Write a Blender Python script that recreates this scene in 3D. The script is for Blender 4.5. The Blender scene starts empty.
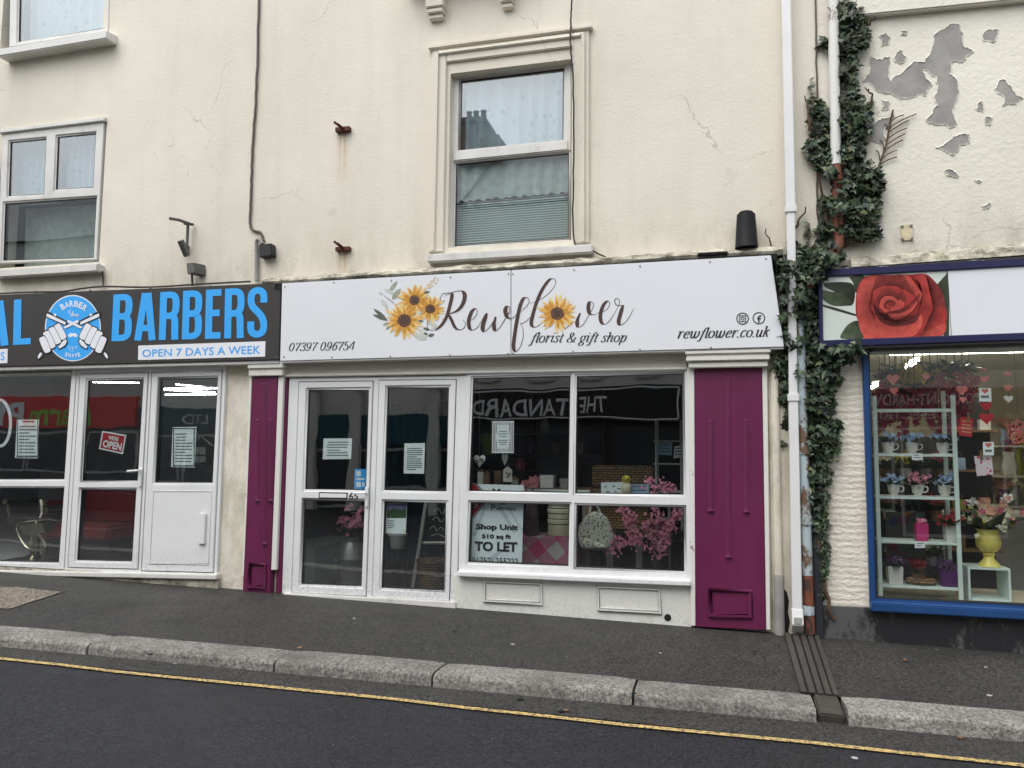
import bpy, bmesh, math, random
from mathutils import Vector, Matrix
random.seed(7)
S = bpy.context.scene
COL = S.collection
R = math.radians

# ---------------------------------------------------------------- camera
CAM = Vector((0, -7, 1.47))
FPX = 770.0
yaw, pitch, roll = R(-14.58), R(5.03), R(0.50)
FW = Vector((math.sin(yaw)*math.cos(pitch), math.cos(yaw)*math.cos(pitch), math.sin(pitch)))
RT0 = Vector((math.cos(yaw), -math.sin(yaw), 0)); UP0 = RT0.cross(FW)
RT = RT0*math.cos(roll)+UP0*math.sin(roll); UP = UP0*math.cos(roll)-RT0*math.sin(roll)
cd = bpy.data.cameras.new('camera'); co = bpy.data.objects.new('camera', cd); COL.objects.link(co)
mt = Matrix((RT, UP, -FW)).transposed().to_4x4(); mt.translation = CAM
co.matrix_world = mt
cd.sensor_fit = 'HORIZONTAL'; cd.sensor_width = 36; cd.lens = FPX/1024*36
cd.clip_start = 0.05; cd.clip_end = 2000
S.camera = co

# ---------------------------------------------------------------- world, sun, exposure
SUN_EL, SUN_AZ = R(60), R(205)
w = bpy.data.worlds.new('World'); S.world = w; w.use_nodes = True
nt = w.node_tree; nt.nodes.clear()
sky = nt.nodes.new('ShaderNodeTexSky'); sky.sky_type = 'NISHITA'; sky.sun_disc = False
sky.sun_elevation = SUN_EL; sky.sun_rotation = SUN_AZ; sky.dust_density = 3.0; sky.air_density = 1.3
hs = nt.nodes.new('ShaderNodeHueSaturation'); hs.inputs['Saturation'].default_value = 0.3
tc = nt.nodes.new('ShaderNodeTexCoord'); cn = nt.nodes.new('ShaderNodeTexNoise')
cn.inputs['Scale'].default_value = 3.0; cn.inputs['Detail'].default_value = 5
cr = nt.nodes.new('ShaderNodeValToRGB')
cr.color_ramp.elements[0].position = .3; cr.color_ramp.elements[0].color = (.72, .74, .77, 1)
cr.color_ramp.elements[1].position = .7; cr.color_ramp.elements[1].color = (1.15, 1.14, 1.12, 1)
mx = nt.nodes.new('ShaderNodeMix'); mx.data_type = 'RGBA'; mx.blend_type = 'MULTIPLY'; mx.inputs[0].default_value = 1
bg = nt.nodes.new('ShaderNodeBackground'); bg.inputs['Strength'].default_value = 0.15
wo = nt.nodes.new('ShaderNodeOutputWorld')
nt.links.new(sky.outputs[0], hs.inputs['Color']); nt.links.new(tc.outputs['Generated'], cn.inputs['Vector'])
nt.links.new(cn.outputs['Fac'], cr.inputs[0])
nt.links.new(hs.outputs[0], mx.inputs[6]); nt.links.new(cr.outputs[0], mx.inputs[7])
nt.links.new(mx.outputs[2], bg.inputs['Color']); nt.links.new(bg.outputs[0], wo.inputs[0])
sl = bpy.data.lights.new('sun', 'SUN'); so = bpy.data.objects.new('sun', sl); COL.objects.link(so)
sl.energy = 0.7; sl.angle = R(60); sl.color = (1, .99, .97)
sdir = Vector((math.sin(SUN_AZ)*math.cos(SUN_EL), math.cos(SUN_AZ)*math.cos(SUN_EL), math.sin(SUN_EL)))
so.rotation_euler = sdir.to_track_quat('Z', 'Y').to_euler()
so.location = (-6, -10, 14)
vs = S.view_settings; vs.view_transform = 'Standard'; vs.look = 'None'; vs.exposure = 0.95; vs.gamma = 1
vs.use_curve_mapping = False
S.cycles.max_bounces = 8; S.cycles.transparent_max_bounces = 16; S.cycles.use_denoising = True
S.cycles.sample_clamp_indirect = 6

# ---------------------------------------------------------------- picture ray -> real point on a wall plane
def P(px, py, Y=0.0):
    d = FW*FPX + RT*(px-512) - UP*(py-384)
    return CAM + d*((Y-CAM.y)/d.y)
def c(r, g, b):
    f = lambda v: (v/255/12.92) if v <= 10 else ((v/255+.055)/1.055)**2.4
    return (f(r), f(g), f(b), 1)

# ---------------------------------------------------------------- mesh builder
ORG = {}
class M:
    def __init__(s): s.v = []; s.f = []
    def add(s, vs_, fs):
        o = len(s.v); s.v += [Vector(p) for p in vs_]; s.f += [tuple(i+o for i in f) for f in fs]; return s
    def hexa(s, a, b):
        s.add(list(a)+list(b), [(0,1,2,3), (7,6,5,4), (0,4,5,1), (1,5,6,2), (2,6,7,3), (3,7,4,0)]); return s
    def box(s, lo, hi):
        x0, y0, z0 = lo; x1, y1, z1 = hi
        return s.hexa([(x0,y0,z1), (x1,y0,z1), (x1,y0,z0), (x0,y0,z0)], [(x0,y1,z1), (x1,y1,z1), (x1,y1,z0), (x0,y1,z0)])
    def prism(s, pts, d):
        n = len(pts); d = Vector(d); a = [Vector(p) for p in pts]
        s.add(a+[p+d for p in a], [tuple(range(n)), tuple(range(2*n-1, n-1, -1))]+[(i, i+n, (i+1) % n+n, (i+1) % n) for i in range(n)]); return s
    def flat(s, pts): s.add(pts, [tuple(range(len(pts)))]); return s
    def fan(s, cen, pts):
        n = len(pts); s.add([cen]+list(pts), [(0, i+1, (i+1) % n+1) for i in range(n)]); return s
    def tube(s, pts, r, n=8):
        pts = [Vector(p) for p in pts]; k = len(pts); vs_ = []; fs = []
        rs = r if isinstance(r, (list, tuple)) else [r]*k
        t0 = (pts[1]-pts[0]).normalized(); u = t0.orthogonal().normalized()
        for i, p in enumerate(pts):
            t = (pts[min(i+1, k-1)]-pts[max(i-1, 0)]).normalized()
            u = (u-t*u.dot(t)); u = u.normalized() if u.length > 1e-6 else t.orthogonal().normalized()
            b = t.cross(u)
            for j in range(n):
                a = 2*math.pi*(j+.5)/n; vs_.append(p+(u*math.cos(a)+b*math.sin(a))*rs[i])
        for i in range(k-1):
            for j in range(n): fs.append((i*n+j, i*n+(j+1) % n, (i+1)*n+(j+1) % n, (i+1)*n+j))
        fs += [tuple(range(n-1, -1, -1)), tuple(range((k-1)*n, k*n))]
        s.add(vs_, fs); return s
    def lathe(s, cen, prof, n=20, sx=1, sy=1):
        cen = Vector(cen); vs_ = []; fs = []; k = len(prof)
        for r, z in prof:
            for j in range(n):
                a = 2*math.pi*j/n; vs_.append(cen+Vector((r*sx*math.cos(a), r*sy*math.sin(a), z)))
        for i in range(k-1):
            for j in range(n): fs.append((i*n+j, i*n+(j+1) % n, (i+1)*n+(j+1) % n, (i+1)*n+j))
        fs += [tuple(range(n-1, -1, -1)), tuple(range((k-1)*n, k*n))]
        s.add(vs_, fs); return s
    def ball(s, cen, rx, ry=None, rz=None, n=10):
        ry = ry or rx; rz = rz or rx
        pr = [(max(.02, math.sin(math.pi*i/8)), -math.cos(math.pi*i/8)*rz) for i in range(9)]
        return s.lathe(cen, [(r, z) for r, z in pr], n, rx, ry)
    def inflate(s, outl, depth, back=None):
        # rounded cushion from a closed outline lying in the xz plane
        cen = sum((Vector(p) for p in outl), Vector())/len(outl); n = len(outl); vs_ = []; fs = []
        back = depth if back is None else back
        rings = [(.04, -1), (.45, -.93), (.75, -.74), (.93, -.42), (1, 0)]
        rings = [(a, b*depth) for a, b in rings]+[(a, -b*back) for a, b in rings[-2::-1]]
        for sc, dy in rings:
            for p in outl: vs_.append(cen+(Vector(p)-cen)*sc+Vector((0, dy, 0)))
        for i in range(len(rings)-1):
            for j in range(n): fs.append((i*n+j, i*n+(j+1) % n, (i+1)*n+(j+1) % n, (i+1)*n+j))
        fs += [tuple(range(n)), tuple(range((len(rings)-1)*n, len(rings)*n))]
        s.add(vs_, fs); return s
    def build(s, name, mat, parent=None, bevel=0, label=None, cat=None, group=None, kind=None, org=None, recalc=True, seg=2):
        if parent is not None: o0 = ORG[parent]
        elif org is not None: o0 = Vector(org)
        else:
            xs = [p.x for p in s.v]; ys = [p.y for p in s.v]; zs = [p.z for p in s.v]
            o0 = Vector(((min(xs)+max(xs))/2, (min(ys)+max(ys))/2, min(zs)))
        me = bpy.data.meshes.new(name); me.from_pydata([p-o0 for p in s.v], [], s.f)
        bm = bmesh.new(); bm.from_mesh(me)
        if bevel:
            bmesh.ops.remove_doubles(bm, verts=bm.verts, dist=1e-5)
            bmesh.ops.recalc_face_normals(bm, faces=bm.faces)
            es = [e for e in bm.edges if len(e.link_faces) == 2 and e.calc_face_angle(0) > .5]
            bmesh.ops.bevel(bm, geom=es, offset=bevel, segments=seg, affect='EDGES', clamp_overlap=True)
        elif recalc: bmesh.ops.recalc_face_normals(bm, faces=bm.faces)
        bm.to_mesh(me); bm.free()
        me.polygons.foreach_set('use_smooth', [True]*len(me.polygons))
        me.set_sharp_from_angle(angle=R(38))
        me.materials.append(mat)
        o = bpy.data.objects.new(name, me); COL.objects.link(o)
        if parent is not None: o.parent = parent; ORG[o] = o0
        else: o.location = o0; ORG[o] = o0
        tag(o, label, cat, group, kind)
        return o
def tag(o, label=None, cat=None, group=None, kind=None):
    if label: o['label'] = label
    if cat: o['category'] = cat
    if group: o['group'] = group
    if kind: o['kind'] = kind
    return o
def thing(name, loc, label, cat, group=None):
    o = bpy.data.objects.new(name, None); COL.objects.link(o); o.location = loc; o.empty_display_size = .2
    ORG[o] = Vector(loc); return tag(o, label, cat, group)
def copy_tree(o, parent=None):
    n = o.copy(); COL.objects.link(n)
    if parent is not None: n.parent = parent
    for ch in list(o.children): copy_tree(ch, n)
    return n

# ---------------------------------------------------------------- panel: a rectangle on a wall plane given by its corners
class Pan:
    def __init__(s, tl, tr, br, bl, Y): s.q = [P(*k, Y) for k in (tl, tr, br, bl)]; s.Y = Y
    def pt(s, u, v, y=None):
        a, b, c_, d = s.q; p = (a*(1-u)+b*u)*(1-v)+(d*(1-u)+c_*u)*v
        return Vector((p.x, s.Y if y is None else y, p.z))
    def inv(s, px, py):
        t = P(px, py, s.Y); u = v = .5
        for _ in range(12):
            p = s.pt(u, v); e = t-p; du = s.pt(u+.01, v)-p; dv = s.pt(u, v+.01)-p
            det = du.x*dv.z-du.z*dv.x
            u += .01*(e.x*dv.z-e.z*dv.x)/det; v += .01*(du.x*e.z-du.z*e.x)/det
        return u, v
    def rect(s, x0, y0, x1, y1):
        u0, v0 = s.inv(x0, y0); u1, v1 = s.inv(x1, y1); return (u0, v0, u1, v1)
    def rq(s, tl, tr, br, bl):       # averaged rectangle from four picture corners
        a, b, c_, d = [s.inv(*k) for k in (tl, tr, br, bl)]
        return ((a[0]+d[0])/2, (a[1]+b[1])/2, (b[0]+c_[0])/2, (c_[1]+d[1])/2)
    def W(s): return (s.q[1]-s.q[0]).length
    def H(s): return (s.q[3]-s.q[0]).length
    def grow(s, r, m): return (r[0]-m/s.W(), r[1]-m/s.H(), r[2]+m/s.W(), r[3]+m/s.H())
    def block(s, m, r, yf, yb):
        u0, v0, u1, v1 = r; k = [(u0,v0), (u1,v0), (u1,v1), (u0,v1)]
        m.hexa([s.pt(*q, yf) for q in k], [s.pt(*q, yb) for q in k]); return m
    def frame(s, m, r, wd, yf, yb):   # mitred frame of width wd inside r
        i = s.grow(r, -wd)
        o4 = [(r[0],r[1]), (r[2],r[1]), (r[2],r[3]), (r[0],r[3])]; i4 = [(i[0],i[1]), (i[2],i[1]), (i[2],i[3]), (i[0],i[3])]
        for k in range(4):
            q = [o4[k], o4[(k+1) % 4], i4[(k+1) % 4], i4[k]]
            m.hexa([s.pt(*a, yf) for a in q], [s.pt(*a, yb) for a in q])
        return m
    def plate(s, m, r, holes, yf, yb):
        us = sorted({r[0], r[2]}|{h[k] for h in holes for k in (0, 2)}); vs_ = sorted({r[1], r[3]}|{h[k] for h in holes for k in (1, 3)})
        def hole(i, j):
            if i < 0 or j < 0 or i >= len(us)-1 or j >= len(vs_)-1: return True
            a, b = (us[i]+us[i+1])/2, (vs_[j]+vs_[j+1])/2
            return any(h[0] < a < h[2] and h[1] < b < h[3] for h in holes)
        for i in range(len(us)-1):
            for j in range(len(vs_)-1):
                if hole(i, j): continue
                k = [(us[i],vs_[j]), (us[i+1],vs_[j]), (us[i+1],vs_[j+1]), (us[i],vs_[j+1])]
                f = [s.pt(*q, yf) for q in k]; b = [s.pt(*q, yb) for q in k]
                m.add(f, [(0,1,2,3)]); m.add(b, [(3,2,1,0)])
                for (di, dj, e) in ((0,-1,0), (1,0,1), (0,1,2), (-1,0,3)):
                    if hole(i+di, j+dj): m.add([f[e], f[(e+1) % 4], b[(e+1) % 4], b[e]], [(0,1,2,3)])
        return m

# ---------------------------------------------------------------- lettering
GC = {}
def glyphs(txt, bold=0.0):
    if (txt, bold) in GC: return GC[(txt, bold)]
    cu = bpy.data.curves.new('t', 'FONT'); cu.body = txt; cu.offset = bold; cu.resolution_u = 3; cu.fill_mode = 'FRONT'
    ob = bpy.data.objects.new('t', cu); COL.objects.link(ob)
    dg = bpy.context.evaluated_depsgraph_get(); me = bpy.data.meshes.new_from_object(ob.evaluated_get(dg))
    vs_ = [(v.co.x, v.co.y) for v in me.vertices]; fs = [tuple(p.vertices) for p in me.polygons]
    bpy.data.objects.remove(ob); bpy.data.curves.remove(cu); bpy.data.meshes.remove(me)
    x0 = min(a for a, b in vs_); x1 = max(a for a, b in vs_); y0 = min(b for a, b in vs_); y1 = max(b for a, b in vs_)
    r = ([((a-x0)/(x1-x0), (b-y0)/(y1-y0)) for a, b in vs_], fs); GC[(txt, bold)] = r; return r
def bil(q, u, v):   # u right, v up in a 4-corner quad tl,tr,br,bl
    a, b, c_, d = [Vector(k) for k in q]
    return (a*(1-u)+b*u)*v+(d*(1-u)+c_*u)*(1-v)
def text(m, txt, q, Y, bold=0.0):   # q in picture points, lying on plane Y
    vs_, fs = glyphs(txt, bold)
    m.add([P(*bil(q, u, v), Y) for u, v in vs_], fs); return m
def text3(m, txt, q, bold=0.0):     # q as four world points
    vs_, fs = glyphs(txt, bold); m.add([bil(q, u, v) for u, v in vs_], fs); return m
def smooth(pts, n=6):
    out = []; k = len(pts); pts = [Vector(p) for p in pts]
    for i in range(k-1):
        a = pts[max(i-1, 0)]; b = pts[i]; c_ = pts[i+1]; d = pts[min(i+2, k-1)]
        for j in range(n):
            t = j/n
            out.append(.5*((2*b)+(c_-a)*t+(2*a-5*b+4*c_-d)*t*t+(3*b-a-3*c_+d)*t**3))
    out.append(pts[-1]); return out
LAY = [0]
def ribbon(m, pts, wf, mp, dy=.0002):
    # pts 2D; wf(direction, t) -> width; mp(point, y_offset) -> 3D; each stroke a hair above the last
    LAY[0] = (LAY[0]+1) % 12; off = -dy*LAY[0]
    k = len(pts); vs_ = []
    for i, p in enumerate(pts):
        d = pts[min(i+1, k-1)]-pts[max(i-1, 0)]
        d = d.normalized() if d.length > 1e-9 else Vector((1, 0)); n = Vector((-d.y, d.x)); w_ = wf(d, i/(k-1))/2
        vs_ += [mp(p+n*w_, off), mp(p-n*w_, off)]
    m.add(vs_, [(2*i, 2*i+1, 2*i+3, 2*i+2) for i in range(k-1)])
def arc(cx, cy, rx, ry, a0, a1, n=12): return [(cx+rx*math.cos(R(a0+(a1-a0)*i/n)), cy+ry*math.sin(R(a0+(a1-a0)*i/n))) for i in range(n+1)]
# italic serif skeleton letters (x-height 1); True marks strokes that are already smooth
SER = {
 'r': (.58, [[(.0,.95),(.16,1),(.14,.5),(.12,0)], [(.14,.55),(.25,.88),(.42,1),(.54,.9)]]),
 'e': (.68, [[(.1,.5),(.4,.55),(.56,.75),(.45,.98),(.25,.92),(.1,.5),(.15,.12),(.32,0),(.56,.2)]]),
 'w': (1.1, [[(.0,.9),(.14,1),(.14,.5),(.18,.1),(.3,.0),(.46,.25),(.54,1)], [(.54,1),(.52,.4),(.58,.05),(.7,.0),(.9,.4),(.92,.8),(.84,1)]]),
 'f': (.48, [[(.62,1.36),(.5,1.48),(.34,1.25),(.22,.5),(.12,-.3),(-.02,-.5),(-.16,-.4)], [(.02,.95),(.3,.96),(.5,.96)]]),
 'l': (.36, [[(.04,1.42),(.2,1.48),(.16,.6),(.14,.1),(.22,.0),(.34,.1)]]),
 'o': (.72, [arc(.33,.5,.27,.5,90,450,16)]),
 'c': (.62, [[(.52,.8),(.4,1),(.2,.88),(.08,.45),(.16,.08),(.32,0),(.52,.2)]]),
 'u': (.76, [[(.02,.92),(.16,1),(.13,.4),(.16,.06),(.3,.0),(.48,.3),(.56,1)], [(.56,1),(.53,.3),(.56,.03),(.7,.08)]]),
 'k': (.72, [[(.06,1.42),(.2,1.48),(.14,.6),(.1,0)], [(.13,.45),(.35,.85),(.52,1),(.56,.9)], [(.2,.55),(.36,.5),(.46,.1),(.64,.06)]]),
 'i': (.38, [[(.02,.92),(.18,1),(.14,.4),(.15,.05),(.32,.08)], [(.2,1.32),(.2,1.44)]]),
 's': (.56, [[(.5,.8),(.42,.98),(.22,.95),(.16,.72),(.36,.48),(.4,.2),(.26,0),(.06,.04),(.04,.24)]]),
 't': (.44, [[(.26,1.3),(.2,.8),(.14,.2),(.2,.0),(.38,.1)], [(.02,.95),(.2,.97),(.42,.97)]]),
 'g': (.7, [arc(.3,.62,.22,.36,90,450,14), [(.2,.28),(.12,.12),(.3,.04),(.5,-.1),(.46,-.4),(.22,-.5),(.02,-.36),(.1,-.1),(.3,.04)], [(.48,.85),(.6,1),(.7,.96)]]),
 'h': (.76, [[(.06,1.42),(.2,1.48),(.14,.6),(.1,0)], [(.14,.55),(.32,.92),(.5,1),(.56,.8),(.5,.2),(.56,.02),(.72,.1)]]),
 'p': (.74, [[(.02,.92),(.17,1),(.12,.2),(.06,-.48)], [(.14,.55),(.3,.95),(.5,.98),(.6,.7),(.5,.15),(.3,0),(.14,.15)]]),
 '&': (1.0, [[(.92,.75),(.7,.2),(.4,0),(.12,.1),(.08,.4),(.35,.75),(.58,1.1),(.5,1.42),(.3,1.4),(.24,1.1),(.4,.6),(.75,.05),(.95,.1)]]),
 '.': (.3, [[(.1,.1),(.1,-.03)]]),
 ' ': (.42, []),
 '0': (.82, [arc(.36,.7,.28,.7,90,450,18)]), '7': (.74, [[(.1,1.1),(.14,1.36),(.4,1.3),(.68,1.4)], [(.68,1.4),(.4,.7),(.26,0)]]),
 '3': (.76, [[(.14,1.15),(.3,1.4),(.56,1.3),(.56,.95),(.3,.74),(.58,.6),(.6,.2),(.36,0),(.1,.1),(.1,.3)]]),
 '9': (.8, [arc(.36,.95,.25,.45,0,360,16), [(.61,.95),(.6,.5),(.4,.08),(.16,.0),(.12,.2)]]),
 '6': (.8, [arc(.36,.45,.25,.45,0,360,16), [(.11,.45),(.14,.9),(.36,1.3),(.58,1.4),(.6,1.2)]]),
 '5': (.76, [[(.62,1.38),(.22,1.36),(.18,.8),(.36,.88),(.58,.7),(.58,.2),(.36,0),(.1,.1),(.1,.28)]]),
 '4': (.8, [[(.56,0),(.56,1.4)], [(.56,1.4),(.06,.42),(.74,.42)]]),
}
def serif(m, txt, q, Y, sh=.22, tk=.14, th=.05, desc=False):
    tot = sum(SER[ch][0] for ch in txt); top = 1.48 if any(ch in 'flkth&0379654' for ch in txt) else 1.0
    lo = -.5 if any(ch in 'fgp' for ch in txt) else 0.
    x = 0
    def mp(p, off):
        xx = p.x+sh*p.y
        return P(*bil(q, xx/tot, (p.y-lo)/(top-lo)), Y+off)
    for ch in txt:
        for st in SER[ch][1]:
            pts = [Vector((x+a, b)) for a, b in st]
            pts = smooth(pts, 4) if len(pts) > 2 else [pts[0].lerp(pts[1], i/3) for i in range(4)]
            ribbon(m, pts, lambda d, t: th+(tk-th)*abs(d.y)**1.3, mp)
        x += SER[ch][0]
    return m
# ---------------------------------------------------------------- materials
class NT:
    def __init__(s, name):
        s.m = bpy.data.materials.new(name); s.m.use_nodes = True; s.t = s.m.node_tree; s.t.nodes.clear()
        s.out = s.t.nodes.new('ShaderNodeOutputMaterial'); s.geo = s.t.nodes.new('ShaderNodeNewGeometry')
    def n(s, typ, ins=None, **kw):
        k = s.t.nodes.new('ShaderNode'+typ)
        for a, b in kw.items(): setattr(k, a, b)
        for a, b in (ins or {}).items():
            if isinstance(b, bpy.types.NodeSocket): s.t.links.new(b, k.inputs[a])
            else: k.inputs[a].default_value = b
        return k
    def pos(s, sc=(1, 1, 1), rot=(0, 0, 0)):
        return s.n('Mapping', {'Vector': s.geo.outputs['Position'], 'Scale': sc, 'Rotation': rot}).outputs[0]
    def noise(s, scale, det=4, rough=.55, vec=None, dist=0):
        return s.n('TexNoise', {'Vector': vec or s.geo.outputs['Position'], 'Scale': scale, 'Detail': det, 'Roughness': rough, 'Distortion': dist}).outputs['Fac']
    def ramp(s, fac, stops):
        k = s.n('ValToRGB', {'Fac': fac}); e = k.color_ramp.elements
        while len(e) < len(stops): e.new(.5)
        for i, (p, col) in enumerate(stops):
            e[i].position = p; e[i].color = col if len(col) == 4 else (*col, 1)
        return k.outputs[0]
    def step(s, fac, a, b): return s.n('MapRange', {'Value': fac, 'From Min': a, 'From Max': b, 'To Min': 0., 'To Max': 1.}).outputs[0]
    def mix(s, fac, a, b, bt='MIX'):
        k = s.n('Mix', data_type='RGBA', blend_type=bt)
        for i, val in ((0, fac), (6, a), (7, b)):
            if isinstance(val, bpy.types.NodeSocket): s.t.links.new(val, k.inputs[i])
            else: k.inputs[i].default_value = val
        return k.outputs[2]
    def math(s, op, a, b=0.):
        k = s.n('Math', operation=op)
        for i, val in ((0, a), (1, b)):
            if isinstance(val, bpy.types.NodeSocket): s.t.links.new(val, k.inputs[i])
            else: k.inputs[i].default_value = val
        return k.outputs[0]
    def finish(s, col, rough=.6, bump=None, bstr=.3, bdist=.01, metal=0, spec=.5, sheen=0, coat=0):
        b = s.n('BsdfPrincipled', {'Base Color': col, 'Roughness': rough, 'Metallic': metal, 'Specular IOR Level': spec, 'Coat Weight': coat})
        if bump is not None:
            k = s.n('Bump', {'Height': bump, 'Strength': bstr, 'Distance': bdist}); s.t.links.new(k.outputs[0], b.inputs['Normal'])
        s.t.links.new(b.outputs[0], s.out.inputs[0]); s.bsdf = b; return s.m
g4 = lambda v: (v, v, v, 1)
def plain(name, col, rough=.55, var=.12, vs_=6, bump=.15, bs=60, metal=0, spec=.5, dirt=0, splash=0):
    t = NT(name); n1 = t.noise(vs_, 5)
    cc = t.mix(1, col, t.ramp(n1, [(.25, g4(1-var)), (.75, g4(1+var*.5))]), 'MULTIPLY')
    if dirt:
        d = t.step(t.noise(3.2, 8, .7, t.pos((1, 1, .35))), .55, .8)
        cc = t.mix(t.math('MULTIPLY', d, dirt), cc, c(84, 76, 62))
    if splash:
        z = t.n('SeparateXYZ', {'Vector': t.geo.outputs['Position']}).outputs['Z']
        f = t.math('MULTIPLY', t.math('MULTIPLY', t.step(z, .55, .0), t.step(t.noise(34, 6, .8), .47, .64)), splash)
        cc = t.mix(f, cc, c(112, 106, 96))
    return t.finish(cc, rough, t.noise(bs, 3), bump, .004, metal, spec)

def wall_mat(name, base, rough_scale, bumpy):
    t = NT(name)
    big = t.noise(.55, 6, .6); st = t.noise(1.0, 6, .65, t.pos((2.6, 2.6, .16)))
    col = t.mix(1, base, t.ramp(big, [(.28, (.86, .85, .82)), (.72, (1.05, 1.04, 1.02))]), 'MULTIPLY')
    col = t.mix(t.math('MULTIPLY', t.step(st, .5, .82), .16), col, c(150, 138, 112))
    grime = t.step(t.noise(2.2, 10, .72), .6, .74)
    col = t.mix(t.math('MULTIPLY', grime, .28), col, c(120, 110, 92))
    vo = t.n('TexVoronoi', {'Vector': t.n('MixRGB', {'Fac': .4, 'Color1': t.geo.outputs['Position'], 'Color2': t.n('TexNoise', {'Vector': t.geo.outputs['Position'], 'Scale': 2.5, 'Detail': 6}).outputs['Color']}).outputs[0], 'Scale': 1.1}, feature='DISTANCE_TO_EDGE')
    cm = t.math('MULTIPLY', t.math('LESS_THAN', vo.outputs['Distance'], .0035), t.step(t.noise(.8, 3), .52, .6))
    col = t.mix(t.math('MULTIPLY', cm, .32), col, c(120, 108, 90))
    # specks where paint has chipped
    ch = t.step(t.noise(16, 4, .6), .74, .76)
    col = t.mix(t.math('MULTIPLY', ch, .35), col, c(150, 142, 128))
    sep = t.n('SeparateXYZ', {'Vector': t.geo.outputs['Position']}); X, Z = sep.outputs['X'], sep.outputs['Z']
    # algae and soot washed down onto the wall just above the shop signs
    low = t.math('MULTIPLY', t.math('MULTIPLY', t.step(Z, 3.75, 3.05), t.step(t.noise(3.4, 9, .72, t.pos((1, 1, .5))), .44, .68)), .55)
    col = t.mix(low, col, c(128, 122, 98))
    band = t.math('MULTIPLY', t.math('MULTIPLY', t.step(Z, 4.6, 3.2), t.step(t.noise(.9, 6, .65, t.pos((1.6, 1, .3))), .5, .75)), .3)
    col = t.mix(band, col, c(170, 166, 146))
    foot = t.math('MULTIPLY', t.math('MULTIPLY', t.step(Z, .5, -.1), t.step(t.noise(9, 7, .7), .4, .65)), .5)
    col = t.mix(foot, col, c(120, 110, 90))
    # rust run below the two iron stubs
    for (sx, sz, ln) in RUST:
        dx = t.math('ABSOLUTE', t.math('SUBTRACT', X, sx))
        m1 = t.math('MULTIPLY', t.step(dx, .075, .03), t.math('MULTIPLY', t.step(Z, sz-ln, sz), t.math('LESS_THAN', Z, sz)))
        m1 = t.math('MULTIPLY', m1, t.step(t.noise(2.2, 4, .6, t.pos((14, 1, .5))), .36, .62))
        col = t.mix(t.math('MULTIPLY', m1, .75), col, c(186, 140, 84))
    h = t.math('ADD', t.noise(rough_scale, 6, .62), t.math('MULTIPLY', t.noise(4, 4), .8))
    h = t.math('SUBTRACT', h, t.math('MULTIPLY', cm, .6))
    return t.finish(col, .82, h, bumpy, .012, 0, .25)
MT = {}
RUST = [(P(343, 127).x, P(343, 130).z, .62), (P(343, 246).x, P(343, 249).z, .3)]
MT['render'] = wall_mat('cream_render', c(227, 221, 207), 34, .3)
MT['render_r'] = wall_mat('flaking_cream_paint', c(229, 225, 213), 22, .6)
def brick_paint():
    t = NT('painted_brick')
    br = t.n('TexBrick', {'Vector': t.pos((1, 1, 1), (R(90), 0, 0)), 'Color1': c(234, 228, 214), 'Color2': c(228, 221, 205), 'Mortar': c(222, 214, 198), 'Scale': 1., 'Mortar Size': .008, 'Brick Width': .22, 'Row Height': .068, 'Mortar Smooth': .6})
    sep = t.n('SeparateXYZ', {'Vector': t.geo.outputs['Position']})
    z = t.math('ADD', sep.outputs['Z'], t.math('MULTIPLY', t.noise(13, 5, .7), .075))
    rows = t.math('SINE', t.math('MULTIPLY', z, 118))
    h = t.math('ADD', t.math('MULTIPLY', rows, .22), t.math('MULTIPLY', t.noise(22, 6, .65, t.pos((1, 1, 1.8))), 2.0))
    col = t.mix(t.math('MULTIPLY', t.step(t.noise(3, 8, .7), .5, .8), .3), br.outputs['Color'], c(150, 138, 112))
    return t.finish(col, .75, h, .75, .009, 0, .3)
MT['brick'] = brick_paint()
MT['upvc'] = plain('white_upvc', c(226, 227, 226), .32, .05, 3, .03, 40, dirt=.16, splash=.5)
MT['upvc_old'] = plain('weathered_white_frame', c(216, 214, 208), .45, .1, 5, .1, 40, dirt=.5)
MT['white_paint'] = plain('white_gloss_paint', c(224, 222, 212), .4, .08, 4, .12, 30, dirt=.3)
MT['lintel'] = plain('off_white_lintel_paint', c(214, 210, 196), .45, .07, 3, .1, 25, dirt=.2)
def spatter():
    t = NT('white_stallriser_paint'); sep = t.n('SeparateXYZ', {'Vector': t.geo.outputs['Position']})
    low = t.step(sep.outputs['Z'], .36, -.1)
    sp = t.step(t.noise(42, 6, .75), .62, .5)
    f = t.math('MULTIPLY', t.math('MULTIPLY', low, t.step(t.noise(38, 6, .8), .47, .64)), .4)
    col = t.mix(f, c(222, 221, 214), c(120, 114, 104))
    return t.finish(col, .45, t.noise(30, 3), .1, .004)
MT['riser'] = spatter()
def purple():
    t = NT('purple_gloss_paint'); n1 = t.noise(2.5, 5)
    col = t.mix(1, c(101, 32, 70), t.ramp(t.noise(1.0, 6, .6, t.pos((5, 5, .5))), [(.3, g4(.86)), (.7, g4(1.14))]), 'MULTIPLY')
    ch = t.step(t.noise(9, 8, .7), .73, .745)
    col = t.mix(t.math('MULTIPLY', ch, .5), col, c(150, 90, 126))
    return t.finish(col, t.math('ADD', t.math('MULTIPLY', n1, .25), .3), t.noise(14, 5), .14, .006)
MT['purple'] = purple()
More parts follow.
